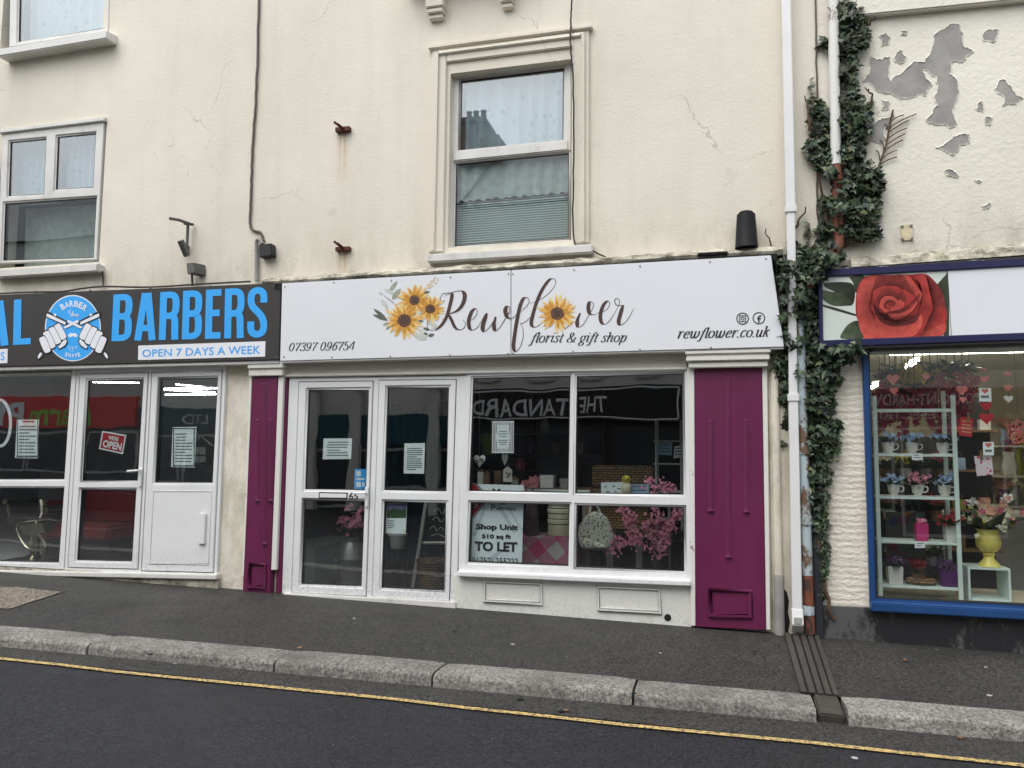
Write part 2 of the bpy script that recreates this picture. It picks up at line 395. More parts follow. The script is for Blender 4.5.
def glass(name, f0=.05, tint=(.93, .96, .95, 1), wav=.0028, wsc=1.4):
    t = NT(name)
    lw = t.n('LayerWeight', {'Blend': .5}); fac = t.math('ADD', t.math('MULTIPLY', t.math('POWER', lw.outputs['Facing'], 4.), .9), f0)
    bp = t.n('Bump', {'Height': t.noise(wsc, 2, .4), 'Strength': 1., 'Distance': wav})
    gl = t.n('BsdfGlossy', {'Color': (1, 1, 1, 1), 'Roughness': .003, 'Normal': bp.outputs[0]}); tr = t.n('BsdfTransparent', {'Color': tint})
    mm = t.n('MixShader', {0: fac, 1: tr.outputs[0], 2: gl.outputs[0]})
    t.t.links.new(mm.outputs[0], t.out.inputs[0]); return t.m
MT['glass'] = glass('window_glass', .115)
MT['glass_up'] = glass('upper_window_glass', .14, (.9, .95, .95, 1), .001)
MT['glass_r'] = glass('right_shop_glass', .1, (.95, .97, .96, 1), .0014)
MT['gasket'] = plain('black_gasket', c(38, 37, 36), .6)
MT['black'] = plain('black_paint', c(34, 34, 36), .5, .2, 8, .2, 30)
MT['dark_metal'] = plain('dark_grey_metal', c(100, 99, 95), .5, .25, 20, .2, 40, .2)
MT['cable'] = plain('grey_brown_cable', c(92, 84, 74), .7)
MT['cable_d'] = plain('dark_cable', c(44, 42, 40), .7)
MT['sign_white'] = plain('white_sign_board', c(226, 228, 231), .28, .03, 1.2, .02, 3)
MT['sign_black'] = plain('charcoal_sign_board', c(66, 64, 62), .3, .12, 1.5, .03, 3)
MT['blue_vinyl'] = plain('sky_blue_vinyl', c(58, 170, 246), .4, .03)
MT['white_vinyl'] = plain('white_vinyl', c(232, 234, 238), .4, .03)
MT['ink'] = plain('dark_brown_ink', c(74, 52, 46), .5, .25, 12)
MT['ink_black'] = plain('black_ink', c(36, 34, 38), .5, .05)
MT['screw'] = plain('steel_screw', c(128, 126, 122), .4, .1, 9, .1, 40, .6)
def petal():
    t = NT('printed_sunflower_petal')
    col = t.ramp(t.noise(38, 4, .6), [(.3, c(202, 140, 62)), (.5, c(226, 176, 92)), (.72, c(238, 206, 136))])
    return t.finish(col, .35)
MT['petal'] = petal(); MT['petal_b'] = plain('printed_pale_petal', c(236, 206, 140), .35, .15, 30); MT['petal_d'] = plain('printed_deep_petal', c(206, 146, 58), .35, .2, 30)
def seedhead():
    t = NT('printed_sunflower_centre')
    return t.finish(t.ramp(t.noise(70, 3, .6), [(.35, c(58, 38, 32)), (.65, c(122, 88, 70))]), .4)
MT['seed'] = seedhead()
MT['seed_in'] = plain('printed_sunflower_heart', c(86, 62, 54), .4, .3, 60)
MT['sage'] = plain('printed_sage_leaf', c(158, 166, 148), .4, .25, 20)
MT['sage_d'] = plain('printed_dark_leaf', c(96, 106, 92), .4, .3, 20)
MT['sage_l'] = plain('printed_pale_leaf', c(200, 206, 194), .4, .15, 20)
MT['ear'] = plain('printed_wheat_ear', c(222, 196, 140), .4, .2, 30)
MT['navy'] = plain('navy_paint', c(30, 32, 74), .4, .15, 4, .1, 25)
MT['blue'] = plain('royal_blue_paint', c(33, 70, 120), .38, .14, 4, .12, 25, dirt=.12)
MT['lead'] = plain('lead_flashing', c(92, 92, 92), .6, .4, 14, .4, 18, .1)
def flash():
    t = NT('flaking_black_timber')
    col = t.mix(t.step(t.noise(11, 7, .7, t.pos((.8, 1, 2.2))), .55, .6), c(38, 37, 38), c(168, 164, 158))
    return t.finish(col, .7, t.noise(18, 5), .5, .01)
MT['flash'] = flash()
def ledge():
    t = NT('stained_cement_ledge')
    col = t.ramp(t.noise(11, 9, .75, t.pos((.6, 1, 1.))), [(.34, c(62, 58, 50)), (.46, c(150, 144, 128)), (.62, c(206, 200, 182))])
    col = t.mix(t.math('MULTIPLY', t.step(t.noise(9, 6, .7), .58, .66), .5), col, c(110, 104, 62))
    return t.finish(col, .85, t.noise(20, 6), .6, .012)
MT['ledge'] = ledge()
MT['bare'] = plain('bare_grey_cement', c(156, 154, 148), .85, .3, 7, .5, 40, dirt=.25)
def asphalt(name, base, fleck, wet, big):
    t = NT(name)
    vo = t.n('TexVoronoi', {'Vector': t.geo.outputs['Position'], 'Scale': 95.})
    col = t.mix(t.step(t.math('ADD', t.math('MULTIPLY', vo.outputs['Color'], .35), t.math('MULTIPLY', t.noise(34, 5, .85), .65)), .38, .58), c(*[int(k*.42) for k in base]), c(*[min(255, int(k*1.62)) for k in base]))
    col = t.mix(1, col, t.ramp(t.noise(big, 6, .6), [(.3, g4(.8)), (.7, g4(1.15))]), 'MULTIPLY')
    fl = t.math('MULTIPLY', t.math('LESS_THAN', t.n('TexVoronoi', {'Vector': t.geo.outputs['Position'], 'Scale': 30.}).outputs['Distance'], .11), t.step(t.noise(15, 2), .5, .62))
    col = t.mix(t.math('MULTIPLY', fl, .55), col, c(*fleck))
    gum = t.math('LESS_THAN', t.n('TexVoronoi', {'Vector': t.pos((1, 1, 1)), 'Scale': 3.4}).outputs['Distance'], .06)
    gum = t.math('MULTIPLY', gum, t.step(t.noise(5, 2), .5, .52))
    col = t.mix(t.math('MULTIPLY', gum, .95), col, c(176, 174, 168))
    st = t.math('MULTIPLY', t.step(t.noise(.9, 7, .7), .54, .62), .28); col = t.mix(st, col, c(*[int(k*.62) for k in base]))
    y = t.n('SeparateXYZ', {'Vector': t.geo.outputs['Position']}).outputs['Y']
    moss = t.math('MULTIPLY', t.math('MULTIPLY', t.step(y, -.38, -.02), t.step(t.noise(7, 7, .7), .36, .6)), .75); col = t.mix(moss, col, c(38, 38, 30))
    h = t.math('ADD', t.noise(40, 5, .8), t.math('MULTIPLY', t.noise(1.5, 3), .6))
    ro = t.n('MapRange', {'Value': t.noise(1.1, 4), 'From Min': .3, 'From Max': .7, 'To Min': wet, 'To Max': wet+.25}).outputs[0]
    return t.finish(col, ro, h, .7, .006, 0, .4)
MT['road'] = asphalt('road_asphalt', (28, 29, 32), (150, 150, 150), .42, .5)
MT['gutter'] = asphalt('gutter_asphalt', (44, 43, 41), (150, 146, 140), .6, .8)
MT['pavement'] = asphalt('pavement_asphalt', (41, 40, 38), (176, 174, 168), .55, .7)
def granite():
    t = NT('granite_kerb')
    a = t.noise(44, 5, .85); b = t.n('TexVoronoi', {'Vector': t.geo.outputs['Position'], 'Scale': 70.}).outputs['Color']
    col = t.ramp(a, [(.36, c(34, 32, 30)), (.48, c(124, 121, 114)), (.6, c(190, 185, 175))])
    col = t.mix(.35, col, t.mix(t.step(b, .1, .9), c(92, 88, 82), c(180, 174, 166)))
    col = t.mix(t.math('MULTIPLY', t.step(t.noise(3, 8, .75), .44, .68), .65), col, c(64, 60, 52))
    col = t.mix(1, col, t.ramp(t.geo.outputs['Random Per Island'], [(0., (.7, .71, .72)), (1., (.92, .93, .94))]), 'MULTIPLY')
    return t.finish(col, .75, t.math('ADD', t.noise(60, 5, .7), t.noise(9, 4)), .6, .01)
MT['granite'] = granite()
def yellow():
    t = NT('worn_yellow_line'); f = t.step(t.noise(48, 6, .75), .46, .58)
    return t.finish(t.mix(f, c(208, 178, 112), c(84, 78, 66)), .7, t.noise(90, 3), .5, .004)
MT['yellow'] = yellow()
MT['iron'] = plain('worn_iron', c(78, 74, 68), .5, .3, 12, .4, 40, .3)
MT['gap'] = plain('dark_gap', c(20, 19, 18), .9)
def ivy():
    t = NT('ivy_leaf'); oi = t.n('TexNoise', {'Vector': t.geo.outputs['Position'], 'Scale': 11., 'Detail': 3.}).outputs['Fac']
    rnd = t.geo.outputs['Random Per Island']
    col = t.ramp(rnd, [(0., c(26, 38, 28)), (.55, c(46, 62, 44)), (.85, c(70, 88, 60)), (1., c(104, 106, 70))]); col = t.mix(t.step(oi, .55, .75), col, c(50, 62, 48))
    return t.finish(col, .42, t.noise(60, 3), .2, .003, 0, .4)
MT['ivy'] = ivy()
MT['plate'] = plain('stained_cream_plate', c(212, 200, 164), .6, .3, 20)
MT['lampblack'] = plain('black_lamp_paint', c(17, 17, 19), .5, .15, 8, .1, 30, 0, .3)
MT['stem'] = plain('ivy_stem', c(86, 68, 52), .8, .3, 30, .5, 60)
MT['pipe'] = plain('white_plastic_pipe', c(226, 226, 224), .35, .05, 3, .04, 20, dirt=.14)
def floral0(name, a, b):
    t = NT(name); v = t.n('TexVoronoi', {'Vector': t.geo.outputs['Position'], 'Scale': 9.}).outputs['Distance']
    f = t.math('MULTIPLY', t.math('LESS_THAN', t.math('ADD', v, t.math('MULTIPLY', t.noise(30, 3), .35)), .42), .8)
    return t.finish(t.mix(f, a, b), .85)
def flaky(name, a, b, lo=.5, sc=6):
    t = NT(name); f = t.step(t.noise(sc, 8, .72, t.pos((1, 1, .6))), lo, lo+.05)
    col = t.mix(f, a, b); return t.finish(col, .6, f, .5, .004)
MT['pipe_old'] = flaky('flaking_white_pipe', c(218, 217, 212), c(150, 138, 124), .6, 7)
MT['pipe_rust'] = flaky('terracotta_pipe', c(124, 70, 50), c(70, 50, 42), .5, 9)
MT['pipe_blue'] = flaky('pale_blue_flaking_pipe', c(176, 190, 193), c(112, 86, 68), .5, 6)
MT['pipe_dark'] = flaky('dark_flaking_post', c(38, 40, 46), c(134, 152, 164), .62, 8)
MT['plinth'] = flaky('black_plinth_paint', c(30, 30, 33), c(84, 84, 84), .53, 1.5)
MT['rust'] = plain('rusty_iron', c(92, 48, 34), .8, .4, 30, .6, 40)
MT['stain'] = plain('rust_stain', c(206, 186, 150), .85, .3, 16)
MT['curtain'] = plain('net_curtain', c(178, 190, 194), .8, .12, 9, .2, 30)
MT['curtain_d'] = plain('grey_net_curtain', c(186, 190, 184), .8, .25, 12, .2, 30)
MT['blind'] = plain('white_blind', c(226, 232, 228), .5, .08)
MT['curtain'] = floral0('net_curtain', c(160, 172, 177), c(134, 148, 153)); MT['edge_paint'] = flaky('chipped_white_edge_paint', c(222, 220, 212), c(96, 40, 66), .63, 8)
def room(name, col): return plain(name, col, .85, .2, 2)
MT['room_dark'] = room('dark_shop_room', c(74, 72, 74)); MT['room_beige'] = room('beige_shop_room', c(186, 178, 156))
MT['room_grey'] = room('grey_salon_room', c(150, 150, 152)); MT['room_up'] = room('upstairs_room', c(150, 150, 146))
def emit(name, col, st):
    t = NT(name); e = t.n('Emission', {'Color': col, 'Strength': st}); t.t.links.new(e.outputs[0], t.out.inputs[0]); return t.m
MT['tube'] = emit('lit_tube', (1, .96, .82, 1), 24.0); MT['led'] = emit('lit_led_strip', (.92, .97, 1, 1), 26.0)
MT['mint'] = plain('mint_painted_wood', c(214, 228, 224), .45, .06)
MT['china'] = plain('white_china', c(216, 216, 210), .25, .05)
MT['paper'] = plain('white_paper', c(236, 240, 242), .7, .03)
MT['paper_g'] = plain('grey_print', c(112, 118, 122), .7, .1)
MT['red'] = plain('red_card', c(176, 34, 44), .5, .08)
MT['pinkred'] = plain('coral_heart', c(206, 112, 104), .5, .08)
MT['white_heart'] = plain('white_wooden_heart', c(216, 212, 202), .6, .08)
MT['pink'] = plain('pink_petal', c(226, 142, 168), .6, .3, 60)
MT['magenta'] = plain('magenta_pot', c(196, 58, 120), .35, .15, 14)
MT['plum'] = plain('plum_pot', c(86, 34, 98), .35, .2, 14)
MT['wist'] = plain('pink_wisteria', c(180, 74, 108), .7, .35, 40)
MT['yellowfl'] = plain('yellow_blossom', c(206, 188, 60), .6, .3, 60)
MT['yellowcer'] = plain('yellow_ceramic', c(228, 212, 110), .3, .12, 10)
MT['lime'] = plain('lime_pot', c(138, 148, 56), .4)
MT['leaf'] = plain('green_leaf', c(58, 82, 50), .55, .35, 30)
MT['bluefl'] = plain('pale_blue_blossom', c(150, 176, 206), .6, .2, 50)
MT['redfl'] = plain('red_blossom', c(168, 40, 44), .6, .3, 50)
MT['purplefl'] = plain('dark_purple_blossom', c(84, 46, 92), .6, .3, 50)
MT['peachfl'] = plain('peach_blossom', c(196, 146, 120), .6, .25, 50)
MT['creamfl'] = plain('cream_blossom', c(222, 216, 186), .6, .2, 50)
MT['wood'] = plain('wood', c(128, 98, 70), .6, .3, 20, .3, 40)
MT['cream_box'] = plain('cream_hat_box', c(206, 204, 178), .6, .06)
MT['rose'] = plain('dusky_pink_rose', c(190, 118, 128), .6, .25, 50)
MT['zinc'] = plain('galvanised_zinc', c(150, 152, 150), .4, .25, 14, .2, 20, .6)
MT['glassware'] = plain('dark_glass_vase', c(74, 62, 66), .15, .3, 20)
MT['chalk'] = plain('chalk_board', c(30, 32, 34), .7, .1); MT['chalkline'] = plain('chalk_line', c(190, 198, 194), .8)
MT['leather'] = plain('red_leather', c(132, 36, 42), .4, .15, 12)
MT['blackleather'] = plain('black_leather', c(34, 33, 35), .4, .15, 12)
MT['chrome'] = plain('chrome', c(186, 178, 160), .2, .1, 20, .05, 20, 1)
MT['teal'] = plain('teal_paint', c(30, 92, 104), .5); MT['blind_teal'] = plain('teal_curtain', c(64, 122, 146), .7, .2, 4)
def wicker(name, a, b):
    t = NT(name); sep = t.n('SeparateXYZ', {'Vector': t.geo.outputs['Position']})
    br = t.n('TexBrick', {'Vector': t.pos((1, 1, 1), (R(90), 0, 0)), 'Color1': a, 'Color2': b, 'Mortar': c(52, 36, 24), 'Scale': 1., 'Mortar Size': .006, 'Brick Width': .055, 'Row Height': .026, 'Mortar Smooth': .7})
    return t.finish(br.outputs['Color'], .65, br.outputs['Fac'], -.9, .012)
MT['wicker'] = wicker('wicker', c(156, 122, 80), c(122, 92, 58))
def gingham():
    t = NT('pink_check_wool'); v = t.pos((1, 1, 1), (0, R(42), 0)); sep = t.n('SeparateXYZ', {'Vector': v})
    f = lambda k: t.math('GREATER_THAN', t.math('FRACT', t.math('DIVIDE', k, .26)), .5)
    a, b = f(sep.outputs['X']), f(sep.outputs['Z'])
    s_ = t.math('MULTIPLY', t.math('ADD', a, b), .5)
    col = t.ramp(s_, [(0., c(176, 170, 160)), (.5, c(168, 104, 124)), (1., c(186, 52, 104))])
    return t.finish(col, .9, t.noise(120, 3), .5, .004)
MT['gingham'] = gingham()
def floral(name, base, cols, sc, th):
    t = NT(name); vo = t.n('TexVoronoi', {'Vector': t.geo.outputs['Position'], 'Scale': sc})
    sep = t.n('SeparateColor', {'Color': vo.outputs['Color']})
    pc = t.ramp(sep.outputs[0], [(i/len(cols), k) for i, k in enumerate(cols)])
    f = t.math('LESS_THAN', t.math('ADD', vo.outputs['Distance'], t.math('MULTIPLY', t.noise(sc*2, 2), .2)), th)
    return t.finish(t.mix(f, base, pc), .7)
MT['floral'] = floral('ditsy_floral_cotton', c(214, 212, 200), [c(150, 136, 84), c(90, 96, 80), c(150, 110, 80), c(120, 130, 110)], 38, .46)
MT['bigfloral'] = floral('bold_floral_print', c(84, 90, 78), [c(132, 40, 56), c(48, 66, 110), c(150, 96, 60), c(60, 116, 96), c(110, 48, 96)], 11, .62)
MT['heartprint'] = floral('heart_print_card', c(214, 200, 206), [c(176, 44, 60), c(196, 88, 110)], 26, .4)
def rosep(name, a, b):
    t = NT(name); col = t.ramp(t.noise(14, 5, .6), [(.3, a), (.7, b)]); at = t.n('Attribute', attribute_name='tone'); col = t.mix(1, col, t.ramp(at.outputs['Fac'], [(0., (.34, .3, .3)), (.55, (.9, .88, .88)), (1., (1.3, 1.28, 1.25))]), 'MULTIPLY'); return t.finish(col, .28)
MT['rose1'] = rosep('printed_rose_red', c(138, 44, 42), c(178, 66, 60)); MT['rose2'] = rosep('printed_rose_deep', c(100, 36, 36), c(142, 56, 50))
MT['rose3'] = rosep('printed_rose_bright', c(168, 58, 52), c(198, 92, 82)); MT['rose4'] = rosep('printed_rose_shadow', c(70, 30, 30), c(112, 44, 42))
MT['pleaf'] = rosep('printed_rose_leaf', c(58, 70, 50), c(92, 104, 80)); MT['pleaf2'] = rosep('printed_rose_leaf_dark', c(46, 52, 42), c(72, 78, 62))
MT['pgrey'] = plain('printed_pale_ground', c(212, 218, 210), .3, .1, 5)
MT['opp_pale'] = plain('pale_opposite_render', c(214, 213, 208), .8, .1, 1.5); MT['opp_grey'] = plain('grey_opposite_render', c(186, 186, 184), .8, .1, 1.5)
MT['pub'] = plain('black_pub_front', c(28, 30, 36), .5, .2, 3); MT['opp_red'] = plain('red_takeaway_fascia', c(224, 44, 44), .4)
MT['opp_green'] = plain('lime_lettering', c(150, 200, 60), .4); MT['slate'] = plain('slate_roof', c(70, 72, 78), .6, .2, 8)
MT['terra'] = plain('red_brick_stack', c(128, 74, 58), .8, .25, 12); MT['opp_glass'] = plain('dark_shop_glass', c(58, 63, 68), .08, .3)
MT['opp_teal'] = plain('teal_office_front', c(24, 72, 84), .5)
MT['patch'] = asphalt('pavement_patch', (92, 86, 76), (160, 158, 152), .7, .9)
# ---------------------------------------------------------------- ground
def zp(x, y=0.): return -.012-.0175*x+.03*y            # pavement surface, falling to the right and to the kerb
def kin(x): return -1.60+.045*x                        # inner line of the kerb
def kout(x): return kin(x)-.30
def zr(x, y): return zp(x, -1.8)-.075-.012*(-1.9-y) if y > -4.6 else zp(x, -1.8)-.075-.012*2.7+.012*(-4.6-y)
XS = [-60, -30, -16]+[i*.5-12 for i in range(49)]+[16, 30, 60]
m = M(); m.flat([(-400, -400, -9), (400, -400, -9), (400, 400, -9), (-400, 400, -9)])
m = M()
for a, b in zip(XS, XS[1:]):
    A = lambda x: max(-3.5, min(-1.2, kin(x)))
    m.add([(a, A(a), zp(a, A(a))), (b, A(b), zp(b, A(b))), (b, .4, zp(b, 0)), (a, .4, zp(a, 0))], [(0,1,2,3)])
m.build('pavement', MT['pavement'], kind='structure')
m = M()
ys = [-1.3, -1.75, -2.4, -3.2, -4.6, -5.6, -6.6, -7.6]
for a, b in zip(XS, XS[1:]):
    for p, q in zip(ys, ys[1:]): m.add([(a, q, zr(a, q)), (b, q, zr(b, q)), (b, p, zr(b, p)), (a, p, zr(a, p))], [(0,1,2,3)])
m.build('road', MT['road'], kind='structure')
m = M(); m.add([(-400, -400, 5.6), (400, -400, -8.4), (400, 400, -8.4), (-400, 400, 5.6)], [(0,1,2,3)])
for p in m.v: p.z -= .45
m.build('ground', MT['gutter'], kind='structure')
m = M()
YL = lambda x: -2.28+.028*(x+2)
wig = lambda x: .012*math.sin(x*2.1)+.006*math.sin(x*5.3)
for a, b in zip(XS[3:-3], XS[4:-3]):
    ya, yb = YL(a)+wig(a), YL(b)+wig(b)
    m.add([(a, ya-.048, zr(a, ya)+.008), (b, yb-.048, zr(b, yb)+.008), (b, yb, zr(b, yb)+.008), (a, ya, zr(a, ya)+.008)], [(0,1,2,3)])
m.build('yellow_line', MT['yellow'], kind='structure')
m = M()      # darker strip of asphalt between the line and the kerb
for a, b in zip(XS[3:-3], XS[4:-3]):
    ya, yb = YL(a)+.02, YL(b)+.02
    m.add([(a, ya, zr(a, ya)+.004), (b, yb, zr(b, yb)+.004), (b, kout(b)+.1, zr(b, kout(b)+.1)+.004), (a, kout(a)+.1, zr(a, kout(a)+.1)+.004)], [(0,1,2,3)])
m.build('gutter', MT['gutter'], kind='structure')
# kerb: rows of granite stones with open joints, one gap for the drain
def onZ(px, py, z):
    d = FW*FPX+RT*(px-512)-UP*(py-384); return CAM+d*((z-CAM.z)/d.z)
jn = [onZ(*q, zp(-1, -1.8)).x for q in ((112, 645), (280, 664), (436, 675), (633, 692))]
dx0, dx1 = onZ(819, 706, zp(.7, -1.7)).x, onZ(843, 712, zp(.9, -1.7)).x
js = [-13.6, -11.6, -9.5, -7.6, -5.9]+jn
spans = [(js[i], js[i+1]) for i in range(len(js)-1)]+[(js[-1], dx0-.02), (dx1+.02, dx1+1.9), (dx1+1.9, dx1+3.6), (dx1+3.6, dx1+5.5), (dx1+5.5, dx1+7.5)]
m = M()
for (a, b) in spans:
    a += .008; b -= .008; n = 10; up = random.uniform(-.004, .006); sk = random.uniform(-.012, .012)
    prof = [(-.004, .0), (-.15, .003), (-.262, -.0), (-.284, -.01), (-.296, -.03), (-.3, -.22), (.0, -.22)]
    rows = []
    for i in range(n+1):
        x = a+(b-a)*i/n
        e = .006 if i in (0, n) else 0
        rows.append([(x, kin(x)+dy+sk*(i/n-.5)+random.uniform(-.002, .002), zp(x, kin(x))+.006+dz+up-(e if dz > -.1 else 0)+random.uniform(-.0015, .0015)) for dy, dz in prof])
    k = len(prof)
    m.add([p for r_ in rows for p in r_], [(i*k+j, i*k+(j+1) % k, (i+1)*k+(j+1) % k, (i+1)*k+j) for i in range(n) for j in range(k)]+[tuple(range(k)), tuple(range(n*k+k-1, n*k-1, -1))])
m.build('kerb', MT['granite'], kind='structure')
# metal drain channel across the pavement
dr = thing('drain_channel', ((dx0+dx1)/2, -.8, zp(.7, -.8)), 'grooved iron drain channel crossing the pavement below the white downpipe', 'drain')
m = M(); g = M()
y0, y1 = -.06, kin(.75)
xa = lambda t: (.565+(dx0-.08-.565)*t, .82+(dx1+.01-.82)*t)
T0, T1 = (0, 1)
def dpt(u, t, h):
    a, b = xa(t); x = a+(b-a)*u; y = y0+(y1-y0)*t; return (x, y, zp(x, y)+h)
g.add([dpt(-.02, 0, .004), dpt(1.02, 0, .004), dpt(1.02, 1, .004), dpt(-.02, 1, .004)], [(0,1,2,3)])
for u0, u1 in ((-.02, .15), (.22, .40), (.46, .62), (.68, .84), (.89, 1.03)):
    m.hexa([dpt(u0, 0, .016), dpt(u1, 0, .016), dpt(u1, 1, .016), dpt(u0, 1, .016)], [dpt(u0, 0, .005), dpt(u1, 0, .005), dpt(u1, 1, .005), dpt(u0, 1, .005)])
m.build('grating', MT['iron'], dr, bevel=.003); g.build('channel', MT['gap'], dr)
m = M(); ya_, yb_ = kin(.75)-.275, kin(.75)+.01; zk = zp((dx0+dx1)/2, -1.6); m.hexa([(dx0-.012, yb_, zk+.008), (dx1+.012, yb_, zk+.004), (dx1+.012, ya_, zk-.03), (dx0-.012, ya_, zk-.026)], [(dx0-.012, yb_, zk-.2), (dx1+.012, yb_, zk-.2), (dx1+.012, ya_, zk-.2), (dx0-.012, ya_, zk-.2)]); m.build('outlet', MT['iron'], dr, bevel=.01)
m = M(); q = [onZ(*k, zp(-7, -.5)) for k in ((-60, 588), (16, 586), (62, 590), (10, 604), (-60, 602))]
m.flat([(p.x, p.y, zp(p.x, p.y)+.004) for p in q]); m.build('pavement_patch', MT['patch'], kind='structure')

# ---------------------------------------------------------------- buildings
def wall(m, x0, x1, z0, z1, holes, yf=0., dep=.28):
    us = sorted({x0, x1}|{h[k] for h in holes for k in (0, 2)}); vz = sorted({z0, z1}|{h[k] for h in holes for k in (1, 3)})
    def hole(a, b): return any(h[0] < a < h[2] and h[1] < b < h[3] for h in holes)
    for i in range(len(us)-1):
        for j in range(len(vz)-1):
            if hole((us[i]+us[i+1])/2, (vz[j]+vz[j+1])/2): continue
            m.add([(us[i], yf, vz[j]), (us[i+1], yf, vz[j]), (us[i+1], yf, vz[j+1]), (us[i], yf, vz[j+1])], [(0,1,2,3)])
    for h in holes:
        a, b, c_, d = h; m.add([(a,yf,b), (c_,yf,b), (c_,yf,d), (a,yf,d), (a,yf+dep,b), (c_,yf+dep,b), (c_,yf+dep,d), (a,yf+dep,d)], [(0,1,5,4), (1,2,6,5), (2,3,7,6), (3,0,4,7)])
    return m
def shell(m, x0, x1, z0, z1, y0=.0, y1=7.):
    m.add([(x0,y0,z0), (x1,y0,z0), (x1,y1,z0), (x0,y1,z0), (x0,y0,z1), (x1,y0,z1), (x1,y1,z1), (x0,y1,z1)], [(0,3,7,4), (1,2,6,5), (2,3,7,6), (4,5,6,7)])
def roombox(name, par, mat, x0, x1, y0, y1, z0, z1):
    m = M(); m.add([(x0,y0,z0), (x1,y0,z0), (x1,y1,z0), (x0,y1,z0), (x0,y0,z1), (x1,y0,z1), (x1,y1,z1), (x0,y1,z1)], [(0,1,2,3), (4,5,6,7), (0,3,7,4), (1,2,6,5), (2,3,7,6)])
    return m.build(name, mat, par)
def hole_px(tl, br, Y=0., g=0.):
    a, b = P(*tl, Y), P(*br, Y); return (a.x-g, b.z-g, b.x+g, a.z+g)
XL = P(255, 150).x; XR = P(824, 300).x
TOPZ = 8.6
bl = thing('left_building', (-8, 0, zp(-8)), 'cream rendered building over the black barbers sign at the left', 'building')
bc = thing('middle_building', (-2, 0, zp(-2)), 'cream rendered building over the long white florist sign in the middle', 'building')
br_ = thing('right_building', (3, 0, zp(3)), 'flaking cream building at the right over the navy framed sign with the red rose', 'building')
for o, nm in ((bl, 'terraced_building'), (bc, 'terraced_building'), (br_, 'terraced_building')): o.name = nm

def glazed(pan, outer, panes, par, name, mat, yf, yb, frame_name=None, gl='glass', bead=.02, solid=(), sub=True, label=None, vent=None):
    """a leaf or fixed light: plate with openings, beads, black gaskets and one pane per opening"""
    panes = [pan.grow(h, bead+.004) for h in panes]
    m = M(); pan.plate(m, outer, panes, yf, yb)
    o = m.build(name, mat, par, bevel=.005, label=label)
    b = M(); g = M()
    for h in panes:
        pan.frame(b, pan.grow(h, .001), bead, yf+.014, yb-.002)
        pan.frame(g, pan.grow(h, -bead+.001), .007, yf+.02, yb-.004)
        p = M(); i = pan.grow(h, -bead-.003); pan.block(p, i, yf+.027, yf+.031); p.build('pane', MT[gl], o)
    b.build('glazing_bead', mat, o, bevel=.004); g.build('gasket', MT['gasket'], o)
    return o

# ================= left building: barber shop
BP = Pan((-70, 372.5), (226, 364.5), (216.8, 575), (-86, 567.5), -.03)
hl = hole_px((-200, 373), (222, 574)); hl = (-12.0, zp(-9)+.03, P(219, 470).x, P(0, 374).z)
w1 = hole_px((14, -150), (103, 33)); w2 = hole_px((3, 130), (99, 262))
m = M(); wall(m, -13, XL, -1.5, TOPZ, [hl, w1, w2]); shell(m, -13, XL, -1.5, TOPZ); m.build('wall', MT['render'], bl)
roombox('shop_room', bl, MT['room_grey'], -12.4, XL-.1, .02, 5.2, zp(-6)-.05, 2.75)
for hh in (w1, w2): roombox('upstairs_room', bl, MT['room_up'], hh[0]-.4, hh[2]+.4, .26, 2.6, hh[1]-.5, hh[3]+.4)
# upper casement with two lights over one
pa = Pan((2, 132), (104, 121.6), (96.5, 259.5), (-2.5, 263), -.01)
ro = (0, 0, 1, 1)
hA = pa.rq((10, 142.5), (44.5, 138), (43, 192.5), (7.5, 196.5)); hB = pa.rq((56.5, 137), (94, 133), (92.5, 186), (55.5, 189.5)); hC = pa.rq((4.5, 204), (95, 197), (92.5, 256.5), (2, 260.5))
wv = glazed(pa, ro, [hA, hB, hC], bl, 'upper_window', MT['upvc_old'], -.01, .06, gl='glass_up', bead=.018)
m = M(); pan_s = Pan((-7, 270), (95, 263), (99, 268), (-7, 274), -.09)
a, b = P(-8, 270, -.1), P(98, 263.5, -.1)
m.box((a.x, -.11, (a.z+b.z)/2-.09), (b.x, .03, (a.z+b.z)/2-.0)); m.build('sill', MT['upvc_old'], wv, bevel=.01)
m = M(); a, b = P(0, 131, -.02), P(104, 121, -.02); m.box((a.x, -.04, b.z-.005), (b.x+.02, .04, b.z+.04)); m.build('head_trim', MT['upvc_old'], wv, bevel=.006)
m = M()
for (hh, n_) in ((hA, 6), (hB, 6)):
    i = pa.grow(hh, .05); k = 40
    vsx = [pa.pt(i[0]+(i[2]-i[0])*j/k, v, .2+.025*math.sin(j*1.05)) for v in (i[1], i[3]) for j in range(k+1)]
    m.add(vsx, [(j, j+1, k+2+j, k+1+j) for j in range(k)])
m.build('net_curtain', MT['curtain'], wv)
m = M(); i = pa.grow(hC, .04); m.add([pa.pt(i[0], i[1], .32), pa.pt(i[2], i[1], .32), pa.pt(i[2], i[3], .32), pa.pt(i[0], i[3], .32)], [(0,1,2,3)])
m.build('roller_blind', MT['curtain_d'], wv)
